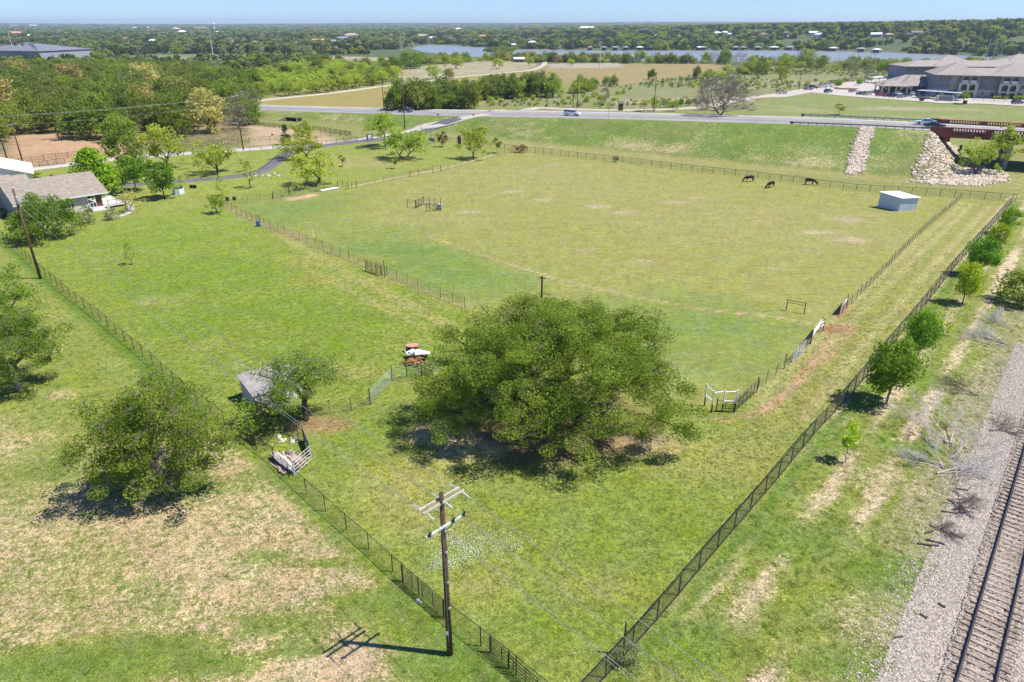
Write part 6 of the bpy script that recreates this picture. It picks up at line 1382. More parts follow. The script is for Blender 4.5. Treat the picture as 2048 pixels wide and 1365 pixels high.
for x, y, yt, r, lab in ((429, 127, 64, .5, 'tall pale light mast at the cleared building site'), (27, 104, 58, .45, 'tall pale light mast behind the grey warehouse roof'), (1199, 140, 84, .35, 'slender grey mast in the brown field'), (803, 106, 68, .35, 'thin mast on the near side of the bay'), (122, 118, 111, .25, 'short white pole behind the right end of the grey warehouse roof')):
    B = GZ(x, y); h = top_h(B, yt); o = empty('light_mast', B, 0, lab, 'mast'); MB().tube((0, 0, -.3), (0, 0, h), r, r*.45, n=8).build('pole', M_MAST, o); MB().bar((-r*4, 0, h-.4), (r*4, 0, h-.4), .5, .5).build('lamp_bar', M_MAST, o)
for i, (x, yt) in enumerate(((1592, 102), (1596.5, 98), (1601, 99))):
    B = GZ(x, 136); tag(MB().tube((0, 0, -.3), (0, 0, top_h(B, yt)), .55, .3, n=8).build('steel_power_pole', mat('galvanised_pole', (.42, .50, .50), .5), None, B), ('left', 'middle', 'right')[i]+' of the three tall grey-green steel poles by the lake', 'power pole')
for i, x in enumerate((1973, 1987, 2001)):
    B = G(x, 112, WATER_Z); B = (B[0]*.75, B[1]*.75, zg(B[0]*.75, B[1]*.75)); tag(MB().tube((0, 0, -.3), (0, 0, top_h(B, 76)), .4, .25, n=8).build('steel_power_pole', mat('galvanised_pole', (.42, .50, .50), .5), None, B), ('left', 'middle', 'right')[i]+' of three faint steel poles behind the apartment roofs', 'power pole')

# ------------------------------------------------------------------ vehicles
GLS = glass()
def prof(pts, w, name, m, par, inset=0, z_in=None, smooth=False):
    mb = MB(); n = len(pts); V = []
    for sgn in (-1, 1):
        for x, z in pts:
            k = w/2-(inset*max(0, (z-z_in[0])/(z_in[1]-z_in[0])) if z_in else 0); V.append((x, sgn*k, z))
    mb.add(V, [tuple(range(n)), tuple(range(n, 2*n))[::-1]]+[(i, n+i, n+(i+1) % n, (i+1) % n) for i in range(n)])
    o = mb.build(name, m, par); bv = o.modifiers.new('b', 'BEVEL'); bv.width = .05; bv.segments = 2; bv.limit_method = 'ANGLE'; return o
def paint(col):
    nm = 'car_paint_%02x%02x%02x' % tuple(int(c*255) for c in col)
    if nm in MATS: return MATS[nm]
    t = NT(nm); b = t.bsdf(col, .28, .15, .6); b.inputs['Coat Weight'].default_value = .5; MATS[nm] = t.m; return t.m
WHL = None
def car(P, rz, kind, col, label, group=None, sc=1):
    global WHL
    o = empty({'pickup': 'pickup_truck', 'van': 'minivan', 'suv': 'parked_car', 'sedan': 'parked_car'}[kind], P, rz, label, {'pickup': 'pickup truck', 'van': 'minivan'}.get(kind, 'car'), group); m = paint(col)
    if kind == 'sedan':
        prof([(-2.3, .35), (2.3, .35), (2.35, .62), (2.2, .78), (1.1, .92), (-1.6, .98), (-2.3, .92), (-2.36, .6)], 1.80, 'body', m, o)
        prof([(1.05, .90), (.25, 1.38), (-.85, 1.40), (-1.7, .96)], 1.66, 'window_band', GLS, o, .16, (.9, 1.4)); prof([(.22, 1.385), (.15, 1.43), (-.8, 1.45), (-.92, 1.40)], 1.34, 'roof', m, o); xs = (1.42, -1.42); wr = .33
    elif kind in ('suv', 'van'):
        L = 2.35 if kind == 'suv' else 2.5
        prof([(-L, .38), (L, .38), (L+.03, .7), (L-.15, .98), (1.25, 1.08), (-L+.05, 1.12), (-L-.04, .7)], 1.9, 'body', m, o)
        prof([(1.25, 1.06), (.55, 1.62), (-L+.35, 1.66), (-L+.08, 1.1)], 1.78, 'window_band', GLS, o, .15, (1.06, 1.66)); prof([(.55, 1.63), (.45, 1.70), (-L+.42, 1.74), (-L+.28, 1.66)], 1.50, 'roof', m, o)
        for x in (-.1, -1.2): MB().box(x-.04, x+.04, -.885, .885, 1.08, 1.5).build('door_pillar', m, o)
        xs = (1.5, -1.5); wr = .36
    else:
        prof([(-2.8, .5), (2.75, .5), (2.8, .8), (2.6, 1.08), (1.35, 1.15), (-.75, 1.15), (-.78, .78), (-2.7, .78), (-2.85, 1.15), (-2.85, .6)], 1.98, 'body', m, o)
        for s in (-1, 1): MB().box(-2.8, -.78, s*.99-.04, s*.99+.04, .78, 1.17).build('bed_side', m, o)
        prof([(1.3, 1.12), (.65, 1.72), (-.65, 1.74), (-.78, 1.12)], 1.82, 'window_band', GLS, o, .16, (1.12, 1.74)); prof([(.62, 1.73), (.55, 1.80), (-.6, 1.82), (-.66, 1.74)], 1.52, 'roof', m, o); xs = (1.75, -1.75); wr = .42
    if WHL is None: WHL = (MB().tube((0, -.11, 0), (0, .11, 0), 1, n=14).mesh('wheel', mat('tyre_rubber', (.02, .02, .02), .8)), MB().tube((0, -.13, 0), (0, .13, 0), .58, n=10).mesh('rim', mat('rim_metal', (.4, .4, .42), .4, metal=.6)))
    for x in xs:
        for s in (-1, 1):
            w = link('wheel', WHL[0], o, (x, s*.86, wr)); w.scale = (wr, 1, wr); link('rim', WHL[1], w)
    fx_ = {'sedan': 2.33, 'suv': 2.36, 'van': 2.5, 'pickup': 2.78}[kind]
    for s in (-1, 1):
        MB().box(fx_-.06, fx_+.03, s*.68-.2, s*.68+.2, .66, .80).build('headlight', mat('lamp_clear', (.7, .72, .75), .2), o); MB().box(-fx_-.04, -fx_+.05, s*.72-.14, s*.72+.14, .72, .90).build('tail_light', mat('lamp_red', (.35, .02, .02), .3), o)
    if sc != 1: o.scale = (sc,)*3
    return o
HA = atan2(RD[1], RD[0])
def on_road(x, t):       # along the highway at offset t where picture column x falls
    lo, hi = -200, 200
    for _ in range(50):
        s = (lo+hi)/2; X, Y = rp(s, t); z = float(road_e(X))+.1; px = CX+FPX*X/(Y*ct+(HC-z)*st)
        if px < x: lo = s
        else: hi = s
    return (X, Y, z)
car(on_road(811, 6.0), HA, 'pickup', (.012, .03, .08), 'dark blue pickup truck driving on the highway behind the utility pole')
car(on_road(1144, 4.6), HA, 'van', (.72, .74, .80), 'white minivan driving on the highway')
car(on_road(1850, 10.2), HA+pi, 'sedan', (.66, .70, .76), 'white sedan passing behind the dark one beside the bridge')
car(on_road(1868, 5.2), HA, 'sedan', (.012, .04, .05), 'dark teal car on the highway at the start of the bridge')
for x, y, k, col, rz, lab in ((1563, 189, 'suv', (.45, .40, .33), .2, 'beige car leaving by the lane left of the car park'), (1616, 181, 'sedan', (.10, .09, .14), .1, 'small dark car leftmost by the car park entrance'), (1626, 178, 'suv', (.03, .035, .05), -.3, 'black car in the row at the car park entrance'), (1645, 176, 'sedan', (.62, .64, .68), .1, 'left white car in the row at the car park entrance'),
    (1656, 174, 'suv', (.70, .71, .72), .1, 'right white car at the far end of the entrance row'), (1656, 186, 'suv', (.04, .06, .11), .6, 'dark blue car driving into the car park'), (1705, 185, 'sedan', (.20, .26, .27), .5, 'grey-green car beside the red-mulched traffic island'), (1721, 190, 'sedan', (.03, .07, .08), .5, 'dark teal car first in the front parking row'), (1734, 191, 'suv', (.32, .31, .28), .5, 'greyish beige car second in the front parking row'),
    (1760, 193, 'suv', (.40, .025, .03), .4, 'bright red car in the front parking row'), (1774, 194, 'sedan', (.16, .012, .025), .4, 'dark maroon car beside the bright red one'), (1787, 195, 'suv', (.02, .02, .05), .4, 'black-blue car in the middle of the front parking row'), (1796, 191, 'sedan', (.66, .66, .66), .4, 'white car half hidden behind the black-blue one'), (1803, 196, 'sedan', (.19, .21, .30), .4, 'grey-blue car right of the black-blue one'),
    (1814, 194, 'suv', (.025, .045, .04), .4, 'dark green car just left of the blue carport'), (1826, 191, 'sedan', (.66, .67, .68), .4, 'white car parked behind the left end of the blue carport'), (1848, 199, 'pickup', (.14, .19, .20), .5, 'grey-teal pickup in front of the blue carport'), (1908, 200, 'suv', (.05, .08, .26), .2, 'blue car under the right end of the blue carport'), (2034, 209, 'suv', (.05, .045, .07), .15, 'dark purple car alone at the right end of the car park'), (1727, 167, 'sedan', (.5, .52, .55), .2, 'pale car far back beside the white carport')):
    B = G(x, y); car((B[0], B[1], .17), rz, k, col, lab)
B = G(1843, 203); tag(MB().box(-.7, .7, -.5, .5, 0, 1.1).box(-.75, .75, -.55, .55, 1.1, 1.2).build('rubbish_bin', M_BLACK, None, (B[0], B[1], .17)), 'black bin on the kerb in front of the grey-teal pickup', 'bin')
B = G(1929, 209); tag(MB().box(-.6, .6, -.5, .5, 0, 1.1).box(-.65, .65, -.55, .55, 1.1, 1.2).build('rubbish_bin', M_BLACK, None, (B[0], B[1], .17)), 'black bin under the young tree on the kerb', 'bin')

# ------------------------------------------------------------------ bridge and guardrails
M_BRK = mat('red_brown_brick', (.20, .062, .045), .85, var=.3, scale=.8); M_BRKL = mat('red_brown_coping', (.34, .12, .085), .8, var=.2, scale=.8); M_DECK = mat('bridge_deck_concrete', (.40, .35, .32), .9, var=.2, scale=.3)
br = empty('road_bridge', (*rp(S_END+2, 0), 7.5), HA, 'red-brown bridge with openwork parapets carrying the highway over the railway', 'bridge'); BL = 64; b0 = S_END+2
MB().box(2, BL, -.2, RW+.2, -.25, -.02).build('deck', M_DECK, br)
for t0 in (-.75, RW+.15):
    fs = 'parapet'
    MB().box(0, BL, t0, t0+.6, -.35, .25).build('parapet_base', M_BRK, br); MB().box(0, BL, t0-.03, t0+.63, .85, 1.05).build('coping', M_BRKL, br)
    x = 0
    while x < BL-1:
        MB().box(x, x+1.7, t0+.02, t0+.58, 0.25, .85).build('pier', M_BRK, br); x += 1.7
        for i in range(12):
            if x+.55 > BL: break
            MB().box(x+.28, x+.55, t0+.12, t0+.48, .25, .85).build('baluster', M_BRKL, br); x += .55
        x += .15
for t0 in (-.6, 3.2, 7, 10.8, RW-.1): MB().box(2, BL, t0, t0+.55, -1.25, -.27).build('girder', M_BRK, br)
MB().box(-2.4, 2.2, -1.0, -.78, -1.1, 1.05).build('wing_wall', M_BRK, br); MB().box(-2.4, 2.2, RW+.78, RW+1.0, -1.1, 1.05).build('wing_wall', M_BRK, br)
MB().box(.6, 2.0, -.7, RW+.7, -2.2, -.26).build('abutment', M_BRK, br); MB().box(BL-1.5, BL, -.7, RW+.7, -3.4, -.26).build('abutment', M_BRK, br)
for xx in (14, 44):
    MB().box(xx-.5, xx+.5, -.4, RW+.4, -2.1, -1.26).build('pier_cap', M_DECK, br)
    for t0 in (1, 7.2, 13.4): MB().tube((xx, t0, -8.2), (xx, t0, -2.1), .45, n=12).build('column', M_DECK, br)
M_GR = mat('guardrail_steel', (.27, .32, .35), .45, metal=.5, var=.15, scale=1)
def guard(lab, s0, s1, t, e0=0):
    n = int((s1-s0)/1.9); X, Y = rp(s0, t); o = empty('guardrail', (X, Y, float(road_e(X))), HA, lab, 'guardrail'); zz0 = float(road_e(X)); pm = MB().box(-.08, .08, -.1, .1, -.3, .78).mesh('post', mat('guardrail_post', (.22, .20, .18), .8))
    mb = MB(); pr = None
    for i in range(n+1):
        s = s0+(s1-s0)*i/n; z = float(road_e(rp(s, t)[0]))-zz0; link('post', pm, o, (s-s0, 0, z)); q = (s-s0, z)
        if pr:
            for dz, dy in ((.50, .0), (.60, .05), (.70, 0)):
                mb.bar((pr[0], -.13-dy, pr[1]+dz), (q[0], -.13-dy, q[1]+dz), .03, .12)
        pr = q
    mb.build('rail', M_GR, o); MB().box(-.5, .2, -.2, -.05, .3, .85).build('end_shoe', M_BLACK, o); return o
def s_of(x, t):
    X, Y, _ = on_road(x, t); return road_st(X, Y)[0]
guard('near steel guardrail along the highway above the rock strip', float(s_of(1584, -.7)), S_END, -.7); guard('far steel guardrail across the highway from the near one', float(s_of(1606, RW+.6)), S_END+1, RW+.6)
# road signs and markers
def sign(x, y, yt, lab, w=.6, h=.6, m=None, t=None, col=(.5, .5, .5)):
    B = on_road(x, t) if t is not None else GZ(x, y); o = empty('road_sign', B, 0, lab, 'road sign'); H_ = top_h(B, yt); MB().tube((0, 0, -.3), (0, 0, H_), .045, n=6).build('post', M_GALV, o); MB().box(-w/2, w/2, -.03, -.01, H_-h, H_).build('sign_plate', mat('sign_%d' % x, col, .5), o)
sign(1217, 238, 214, 'thin grey road sign on the near shoulder', .3, .9, t=-1.2); sign(773, 226, 208, 'thin pale marker post on the far shoulder behind the pickup', .35, .7, t=RW+1.0, col=(.6, .6, .6))
for x, lab in ((876, 'small dark reflector post on the near edge of the highway at the junction'), (947, 'small blue-black reflector post further right of the junction')):
    B = on_road(x, 1.0); tag(MB().box(-.25, .25, -.15, .15, 0, .45).build('road_marker', mat('dark_blue_marker', (.03, .04, .09), .6), None, B), lab, 'marker')
B = GZ(1241, 222); o = empty('monument_sign', B, .1, 'dark brown stone pillar sign beside the gravel turnout', 'sign'); w_ = 9*mpp(B)/2; h_ = top_h(B, 206); MB().box(-w_, w_, -.4, .4, 0, h_*.94).build('pillar', mat('dark_brown_stone', (.10, .06, .05), .9, var=.4, scale=2, bump=.5), o); MB().box(-w_-.1, w_+.1, -.5, .5, h_*.94, h_).build('cap', M_ROCK, o)
# culvert, blue signs, lane fences
B = Vector(GZ(583, 243)); cu = empty('culvert', B, HA, 'dark concrete culvert mouth in the grass below the highway', 'culvert'); wv_ = 31*mpp(B)/2
MB().box(-wv_, wv_, 0, .3, 1.0, 1.25).build('headwall', mat('old_concrete', (.22, .20, .17), .9, var=.3), cu); MB().box(-wv_, wv_, .15, 2.2, -.2, 1.0).build('barrel', mat('culvert_dark', (.02, .02, .018), .95), cu)
for s in (-1, 1): quadwall([Vector((s*wv_, 0, -.2)), Vector((s*(wv_+1.6), -1.8, -.2)), Vector((s*(wv_+1.6), -1.8, .2)), Vector((s*wv_, 0, 1.2))], 'wing_wall', MATS['old_concrete'], cu, .15)
fence('board_fence', 'dark board fence below the highway on the left of the lane', [(480, 247), (560, 257), (640, 262), (702, 272)], 1.3, 2.6, .06, M_RUSTP, (.3, .6, .9, 1.2), .05, square=True)
fence('pipe_fence', 'dark pipe fence on the far side of the concrete lane', [(455, 289), (560, 281), (640, 276), (700, 272)], 1.3, 2.8, .05, M_RUSTP, (1.25, .8, .4), .04)
fence('pipe_fence', 'dark pipe fence between the lane and the lawn', [(500, 303), (600, 294), (680, 287), (735, 283)], 1.25, 3.0, .045, M_BLACK, (1.2,), .03, wires=(.3, .6, .9))
fence('pipe_fence', 'brown pipe fence of the clearing below the woodland', [(40, 329), (120, 318), (205, 307)], 1.35, 2.8, .055, M_RUSTP, (1.3, .9, .5), .04)
fence('pipe_fence', 'dark pipe fence between the lane and the lawn beside the barn', [(80, 335), (131, 329)], 1.35, 1.9, .05, M_BLACK, (1.3, .95, .6, .25), .03)
fence('pipe_fence', 'dark pipe fence under the woodland trees right of the clearing', [(210, 306), (300, 300), (400, 293), (450, 289)], 1.3, 3.0, .05, M_RUSTP, (1.25, .8), .04)
fence('wire_fence', 'wire fence along the concrete lane towards the highway', [(765, 282), (820, 276), (862, 272)], 1.25, 3.0, .04, M_BLACK, (1.2,), .02, mesh=M_FIELD)
panel('pipe_gate', 'brown pipe gate across the lane left of the blue sign', (688, 285), (713, 283), 1.3, 5, M_RUSTP, .035, 1, 'D', (0, 1), 1.5)
def blue_board(x0, y0, x1, y1, yt, lab, col=(.03, .06, .18), logo=True):
    A = Vector(GZ(x0, y0)); B = Vector(GZ(x1, y1)); L = (B-A).length; h = top_h(A, yt); o = empty('blue_sign', A, atan2(B.y-A.y, B.x-A.x), lab, 'sign')
    for x in (0, L): MB().tube((x, 0, -.3), (x, 0, h+.1), .06, n=8).build('post', M_BLACK, o)
    MB().box(.06, L-.06, -.03, .0, h*.3, h).build('sign_board', mat('sign_blue_%d' % int(col[2]*100), col, .5), o)
    if logo:                                     # pale emblem, too small to read
        for a, b, c_, d in ((.22, .46, .45, .9), (.5, .82, .62, .88), (.55, .9, .42, .52), (.3, .6, .36, .42)): MB().box(L*a, L*b, -.036, -.031, h*c_, h*d).build('emblem', M_WHITEP, o)
blue_board(734, 284, 746, 283, 269, 'blue and white sign board at the property gate by the lane')
blue_board(858, 287, 869, 288, 276, 'plain light-blue panel on the fence near the paddock corner', (.16, .30, .52), False)
tag(lathe([(.5, 0), (.5, 2.2), (.3, 2.6)], 10).build('stone_pillar', mat('dark_pillar', (.05, .045, .04), .9), None, GZ(919, 291)), 'dark round pillar at the end of the fence left of the split-crowned mesquite', 'pillar')
tag(lathe([(.35, 0), (.35, .35), (0, .36)], 10).build('fire_ring', M_BLACK, None, GZ(545, 271)), 'small black fire ring on the bare ground by the lane', 'fire ring')
# ------------------------------------------------------------------ buildings
def roof_mat(name, c): return mat(name, c, .85, var=.16, scale=.5)
def hip(x0, x1, y0, y1, z, h, oh=.5, ridge=None, th=.18):
    x0 -= oh; x1 += oh; y0 -= oh; y1 += oh; mb = MB(); W_, D_ = x1-x0, y1-y0; q = (min(W_, D_)/2) if ridge is None else ridge
    if W_ >= D_: r = [(x0+q, (y0+y1)/2, z+h), (x1-q, (y0+y1)/2, z+h)]
    else: r = [((x0+x1)/2, y0+q, z+h), ((x0+x1)/2, y1-q, z+h)]
    b = [(x0, y0, z), (x1, y0, z), (x1, y1, z), (x0, y1, z)]; lo = [(a, c, d-th) for a, c, d in b]
    v = b+r+lo; fs = [(0, 1, 5, 4), (2, 3, 4, 5), (1, 2, 5), (3, 0, 4)] if W_ >= D_ else [(1, 2, 5, 4), (3, 0, 4, 5), (0, 1, 4), (2, 3, 5)]
    return mb.add(v, fs+[(0, 6, 7, 1), (1, 7, 8, 2), (2, 8, 9, 3), (3, 9, 6, 0), (6, 9, 8, 7)])
def gable(x0, x1, y0, y1, z, h, oh=.4, th=.15):       # ridge along x
    ym = (y0+y1)/2; s = h/(ym-y0); a = y0-oh; b = y1+oh; za = z-oh*s
    return MB().prism([(a, za), (ym, z+h), (b, za), (b, za+th), (ym, z+h+th), (a, za+th)], 'x', x0-oh, x1+oh)
def window(o, x, z, w, h, y, fm, face='y', sgn=-1, shutters=None, arch=False):
    d = .06*sgn
    def bx(a, b, c, e, q0, q1):
        q0, q1 = sorted((q0, q1)); return MB().box(a, b, q0, q1, c, e) if face == 'y' else MB().box(q0, q1, a, b, c, e)
    f = bx(x-w/2-.07, x+w/2+.07, z-.07, z+h+.07, y, y+d).build('window', fm, o)
    bx(x-w/2, x+w/2, z, z+h, y+d+.002*sgn, y+d+.012*sgn).build('pane', GLS, f)
    bx(x-.02, x+.02, z, z+h, y+d+.013*sgn, y+d+.03*sgn).build('mullion', fm, f)
    if shutters:
        for s in (-1, 1): bx(x+s*(w/2+.26)-.16, x+s*(w/2+.26)+.16, z-.05, z+h+.05, y, y+d*.8).build('shutter', shutters, o)
def far_house(P, w, rc, wc, lab, rz=0, i=0, group=None):
    """a house far away: body, wing, roofs, windows"""
    r = random.Random(i*7+3); o = empty('house', (P[0], P[1], P[2]), rz, lab, 'house', group); h = min(7.5, max(3.4, w*.26)); d = min(w*.6, 16)
    wm = mat('wall_%02x%02x%02x' % tuple(int(c*255) for c in wc), wc, .85, var=.1, scale=.4); rm = mat('roof_%02x%02x%02x' % tuple(int(c*255) for c in rc), rc, .7, var=.12, scale=.3)
    MB().box(-w/2, w/2, -d/2, d/2, -3, h).build('wall', wm, o); (hip(-w/2, w/2, -d/2, d/2, h, d*.28, .7) if i % 3 else gable(-w/2, w/2, -d/2, d/2, h, d*.26, .7)).build('roof', rm, o)
    k = r.choice((-1, 1)); a, b = sorted((k*w*.1, k*w*.42)); MB().box(a, b, -d/2-w*.16, -d/2+.1, -3, h*.93).build('wing_wall', wm, o); hip(a, b, -d/2-w*.16, -d/2+d*.35, h*.93, d*.2, .6).build('wing_roof', rm, o)
    n = max(2, int(w/6))
    for q in range(n):
        x = -w/2+w*(q+.5)/n
        if a-.8 < x < b+.8: continue
        f = MB().box(x-w*.05, x+w*.05, -d/2-.12, -d/2+.02, h*.25, h*.7).build('window', glass(), o)
    return o
M_RFG = roof_mat('shingle_grey_brown', (.255, .23, .215))
for i, ((P, w), H_) in enumerate(zip(HPOS, HOUSES)): far_house(P, w, H_[3], H_[4], H_[5], random.Random(i).uniform(-.3, .3)+atan2(P[0], P[1])*-.8, i)
for i, (P, w, rc, wc) in enumerate(TOWN):
    nm = {GRY: 'grey', TANR: 'tan', ORG: 'orange-brown', WHT: 'white', BRN: 'brown'}[rc]
    far_house(P, w, rc, wc, f'small {nm}-roofed house among the trees of the far left town', random.Random(i+90).uniform(-.5, .5), i+100, f'{nm}-roofed houses scattered in the far town')
# water tower
B = GZ(429, 62); o = empty('water_tower', B, 0, 'white water tower standing on the skyline', 'water tower'); s = mpp(B); hh = top_h(B, 46)
MB().tube((0, 0, -2), (0, 0, hh*.75), s*1.6, n=12).build('shaft', M_WHITEP, o); lathe([(s*1.6, hh*.62), (s*3.0, hh*.78), (s*3.0, hh*.92), (s*1.2, hh)], 14).build('tank', M_WHITEP, o)
# boathouses along the far shore
for i, (x, w, c, lab) in enumerate(((1208, 12, GRY, 'grey boathouse leftmost on the far lake shore'), (1230, 12, GRY, 'second grey boathouse from the left on the far shore'), (1251, 12, BLU, 'blue boathouse on the far shore'), (1279, 13, WHT, 'white-roofed boathouse on the left half of the far shore'), (1300, 13, DRK, 'dark boathouse right of the white-roofed one'), (1398, 9, WHT, 'small white-roofed boathouse with a taller neighbour'), (1406, 10, GRY, 'grey boathouse touching the small white-roofed one'), (1470, 12, TANR, 'tan-roofed boathouse on the middle of the far shore'), (1486, 10, GRY, 'grey boathouse right of the tan-roofed one'), (1515, 14, GRY, 'wide pale boathouse below the brown-roofed house'), (1547, 16, WHT, 'wide white-roofed boathouse behind the near lake trees'), (1578, 14, GRY, 'grey-roofed boathouse left of the three steel poles'), (1666, 14, WHT, 'brightest white-roofed boathouse right of the steel poles'), (1722, 14, GRY, 'low grey boathouse left of the pale shore path'), (1753, 14, WHT, 'white-roofed boathouse beside the pale shore path'), (1180, 10, TANR, 'tan boathouse left of all grey ones'))):
    P0_ = G(x, 103, WATER_Z); f = (shore_Y(P0_[0])-8)/P0_[1]; P_ = (P0_[0]*f, P0_[1]*f, WATER_Z); w_ = w*mpp(P_)
    o = empty('boathouse', P_, 0, lab, 'boathouse'); rm = mat('roof_%02x%02x%02x' % tuple(int(q*255) for q in c), c, .7, var=.12)
    MB().box(-w_/2, w_/2, -5, 5, .3, .7).build('deck', M_WOODG, o); hip(-w_/2, w_/2, -5, 5, 4.2, 1.6, .5).build('roof', rm, o); MB().box(-w_*.3, w_*.3, -1, 4.5, .7, 3.9).build('boat_store', mat('dark_store', (.06, .06, .07), .8), o)
    for a in (-1, 1):
        for b in (-4.7, 4.7): MB().box(a*w_*.48-.2, a*w_*.48+.2, b-.2, b+.2, -3, 4.1).build('post', M_WOODG, o)
# two long sheds and the orange house in the fields
for x0, x1, y, lab in ((1028, 1048, 125, 'left low brown shed with a white roof at the end of the white road'), (1076, 1092, 124, 'right low brown shed with a white roof at the end of the white road')):
    A = Vector(GZ(x0, y)); B = Vector(GZ(x1, y)); L = (B-A).length; o = empty('long_shed', A, 0, lab, 'shed'); MB().box(0, L, 0, 7, -1, 3.0).build('wall', mat('shed_brown', (.25, .17, .13), .85), o); gable(0, L, 0, 7, 3.0, 1.3, .5).build('roof', mat('white_roof_metal', WHT), o)
    for k in (.22, .6): MB().box(L*k, L*k+1.6, -.1, .02, 0, 2.3).build('door', mat('dark_store', (.06, .06, .07)), o)
far_house(GZ(1154, 123), 24*mpp(GZ(1154, 123)), ORG, CRM, 'broad orange-brown roofed house at the near lake shore', 0, 1)
# grey warehouse far left
A = GZ(-60, 130); o = empty('warehouse', (A[0], A[1], 0), -.22, 'warehouse with a large low grey roof behind the left woodland', 'warehouse'); s = mpp(A)
MB().box(0, 172*s, 0, 60, -1, 8.5).build('wall', mat('warehouse_wall', (.30, .31, .33), .8), o); hip(0, 172*s, 0, 60, 8.5, 6.2, .8, ridge=44).build('roof', mat('warehouse_roof', (.175, .185, .215), .55, var=.1, scale=.05), o)
for k in (.45, .55): MB().box(172*s*k, 172*s*k+2, 18, 20, 12, 13.6).build('roof_vent', mat('roof_vent_dark', (.07, .07, .09), .6), o)

# ------------------------------------------------------------------ the tan house
HD = atan2(-.714, -.70); HO = (-72.0, 121.3, zg(-72, 121.3))
hs = empty('tan_house', HO, HD, 'tan one-storey house with a big grey shingle roof at the left edge', 'house')
M_SID = mat('tan_siding', (.52, .46, .38), .8, var=.06, scale=1); M_SIDG = mat('shaded_siding', (.30, .33, .32), .8, var=.06, scale=1); M_SHING = mat('grey_shingles', (.275, .235, .19), .9, var=.28, scale=2.2, bump=.4); M_TRIM = mat('white_trim', (.70, .70, .68), .6, var=.05); M_SHUT = mat('red_brown_shutter', (.16, .055, .035), .7); M_DECKW = mat('deck_boards', (.55, .53, .50), .8, var=.15)
MB().prism([(-.55, 0), (-13.4, 0), (-13.4, 2.9), (-7, 5.15), (-.55, 2.75)], 'x', 3.3, 13.6).build('wall', M_SID, hs)
MB().prism([(-.5, .02), (-13.45, .02), (-13.45, 2.92), (-7, 5.17), (-.5, 2.77)], 'x', 13.602, 13.66).build('gable_wall', M_SIDG, hs)  # end wall in shade: the darkening is put into its greyer siding colour
for i in range(2):                                # roof slopes, ridge cap, fascia
    s = 1 if i == 0 else -1
    MB().prism([(-7, 5.5), (-7, 5.32), (-7+s*7.15, 2.72), (-7+s*7.15, 2.90)], 'x', -.1, 14.3).build('roof_slope', M_SHING, hs)
    MB().box(-.14, 14.34, -7+s*7.15-.02 if s > 0 else -7+s*7.15-.04, -7+s*7.15+.04 if s > 0 else -7+s*7.15+.02, 2.66, 2.86).build('gutter', M_TRIM, hs)
for k in range(11):                               # shingle courses as thin raised laps
    f0 = k/11; MB().prism([(-7+7.1*f0, 5.512-2.60*f0), (-7+7.1*(f0+1/11), 5.512-2.60*(f0+1/11)+.012), (-7+7.1*(f0+1/11), 5.512-2.60*(f0+1/11)-.03), (-7+7.1*f0, 5.50-2.60*f0-.03)], 'x', -.09, 14.29).build('shingle_course', M_SHING, hs)
MB().prism([(-7.2, 5.44), (-7, 5.56), (-6.8, 5.44)], 'x', -.1, 14.3).build('ridge_cap', M_SHING, hs)
window(hs, 6.6, .95, 1.15, 1.35, -.55, M_TRIM, 'y', 1, M_SHUT); window(hs, 10.6, .95, 1.15, 1.35, -.55, M_TRIM, 'y', 1, M_SHUT)
MB().box(3.2, 3.34, -.6, -.46, 0, 2.75).build('corner_trim', M_TRIM, hs)
for y_ in (-.5, -5.5, -12.8): MB().box(.05, .2, y_-.08, y_+.08, .45, 2.9).build('porch_post', M_TRIM, hs)
MB().box(-2.6, 3.25, -9, .2, .32, .45).build('porch_deck', M_DECKW, hs); 
for k in range(3): MB().box(.4, 3.2, .22+.28*k, .5+.28*k, 0, .36-.11*k).build('step', M_DECKW, hs)
MB().box(1.0, 2.0, -.62, -.55, .5, 2.5).build('door', M_SHUT, hs); MB().box(3.26, 3.30, -6, -5, .5, 2.5).build('door', M_TRIM, hs)
def railing(o, a, b, z0, h=.95, m=M_RUSTP):
    a, b = Vector(a), Vector(b); n = max(2, int((b-a).length/1.3))
    MB().bar(a+Z*(z0+h), b+Z*(z0+h), .08, .06).build('handrail', m, o); MB().bar(a+Z*(z0+.15), b+Z*(z0+.15), .05, .05).build('bottom_rail', m, o)
    for i in range(n+1): p = a.lerp(b, i/n); MB().bar(p+Z*z0, p+Z*(z0+h), .07, .07).build('baluster', m, o)
railing(hs, (-2.5, .1, 0), (.35, .1, 0), .45); railing(hs, (-2.5, .1, 0), (-2.5, -6, 0), .45); railing(hs, (3.2, .1, 0), (2.2, .1, 0), .45, m=M_TRIM)
hw = empty('garage_wing', (0, 0, 0)); bpy.data.objects.remove(hw)
MB().box(8.5, 19, -22, -13.5, 0, 2.7).build('garage_wall', M_SID, hs); gable(8.5, 19, -22, -13.4, 2.7, 1.9, .5).build('garage_roof', M_SHING, hs)
ac = empty('air_conditioner', Vector(GZ(9, 437)), HD, 'black round air-conditioning unit against the shaded end wall of the tan house', 'air conditioner')
lathe([(.45, 0), (.5, .1), (.5, .85), (.42, .92)], 14).build('casing', M_BLACK, ac); lathe([(.35, .92), (.35, .96)], 12).build('fan_grille', mat('fan_grey', (.25, .27, .3), .5), ac)
walk = smooth_line([G(*p)[:2] for p in ((213, 434), (240, 432), (258, 424), (262, 413), (248, 404), (225, 400), (205, 398))]); ribbon('garden_walk', walk, 1.1, .05, M_CONC, .7, skirt=.1)
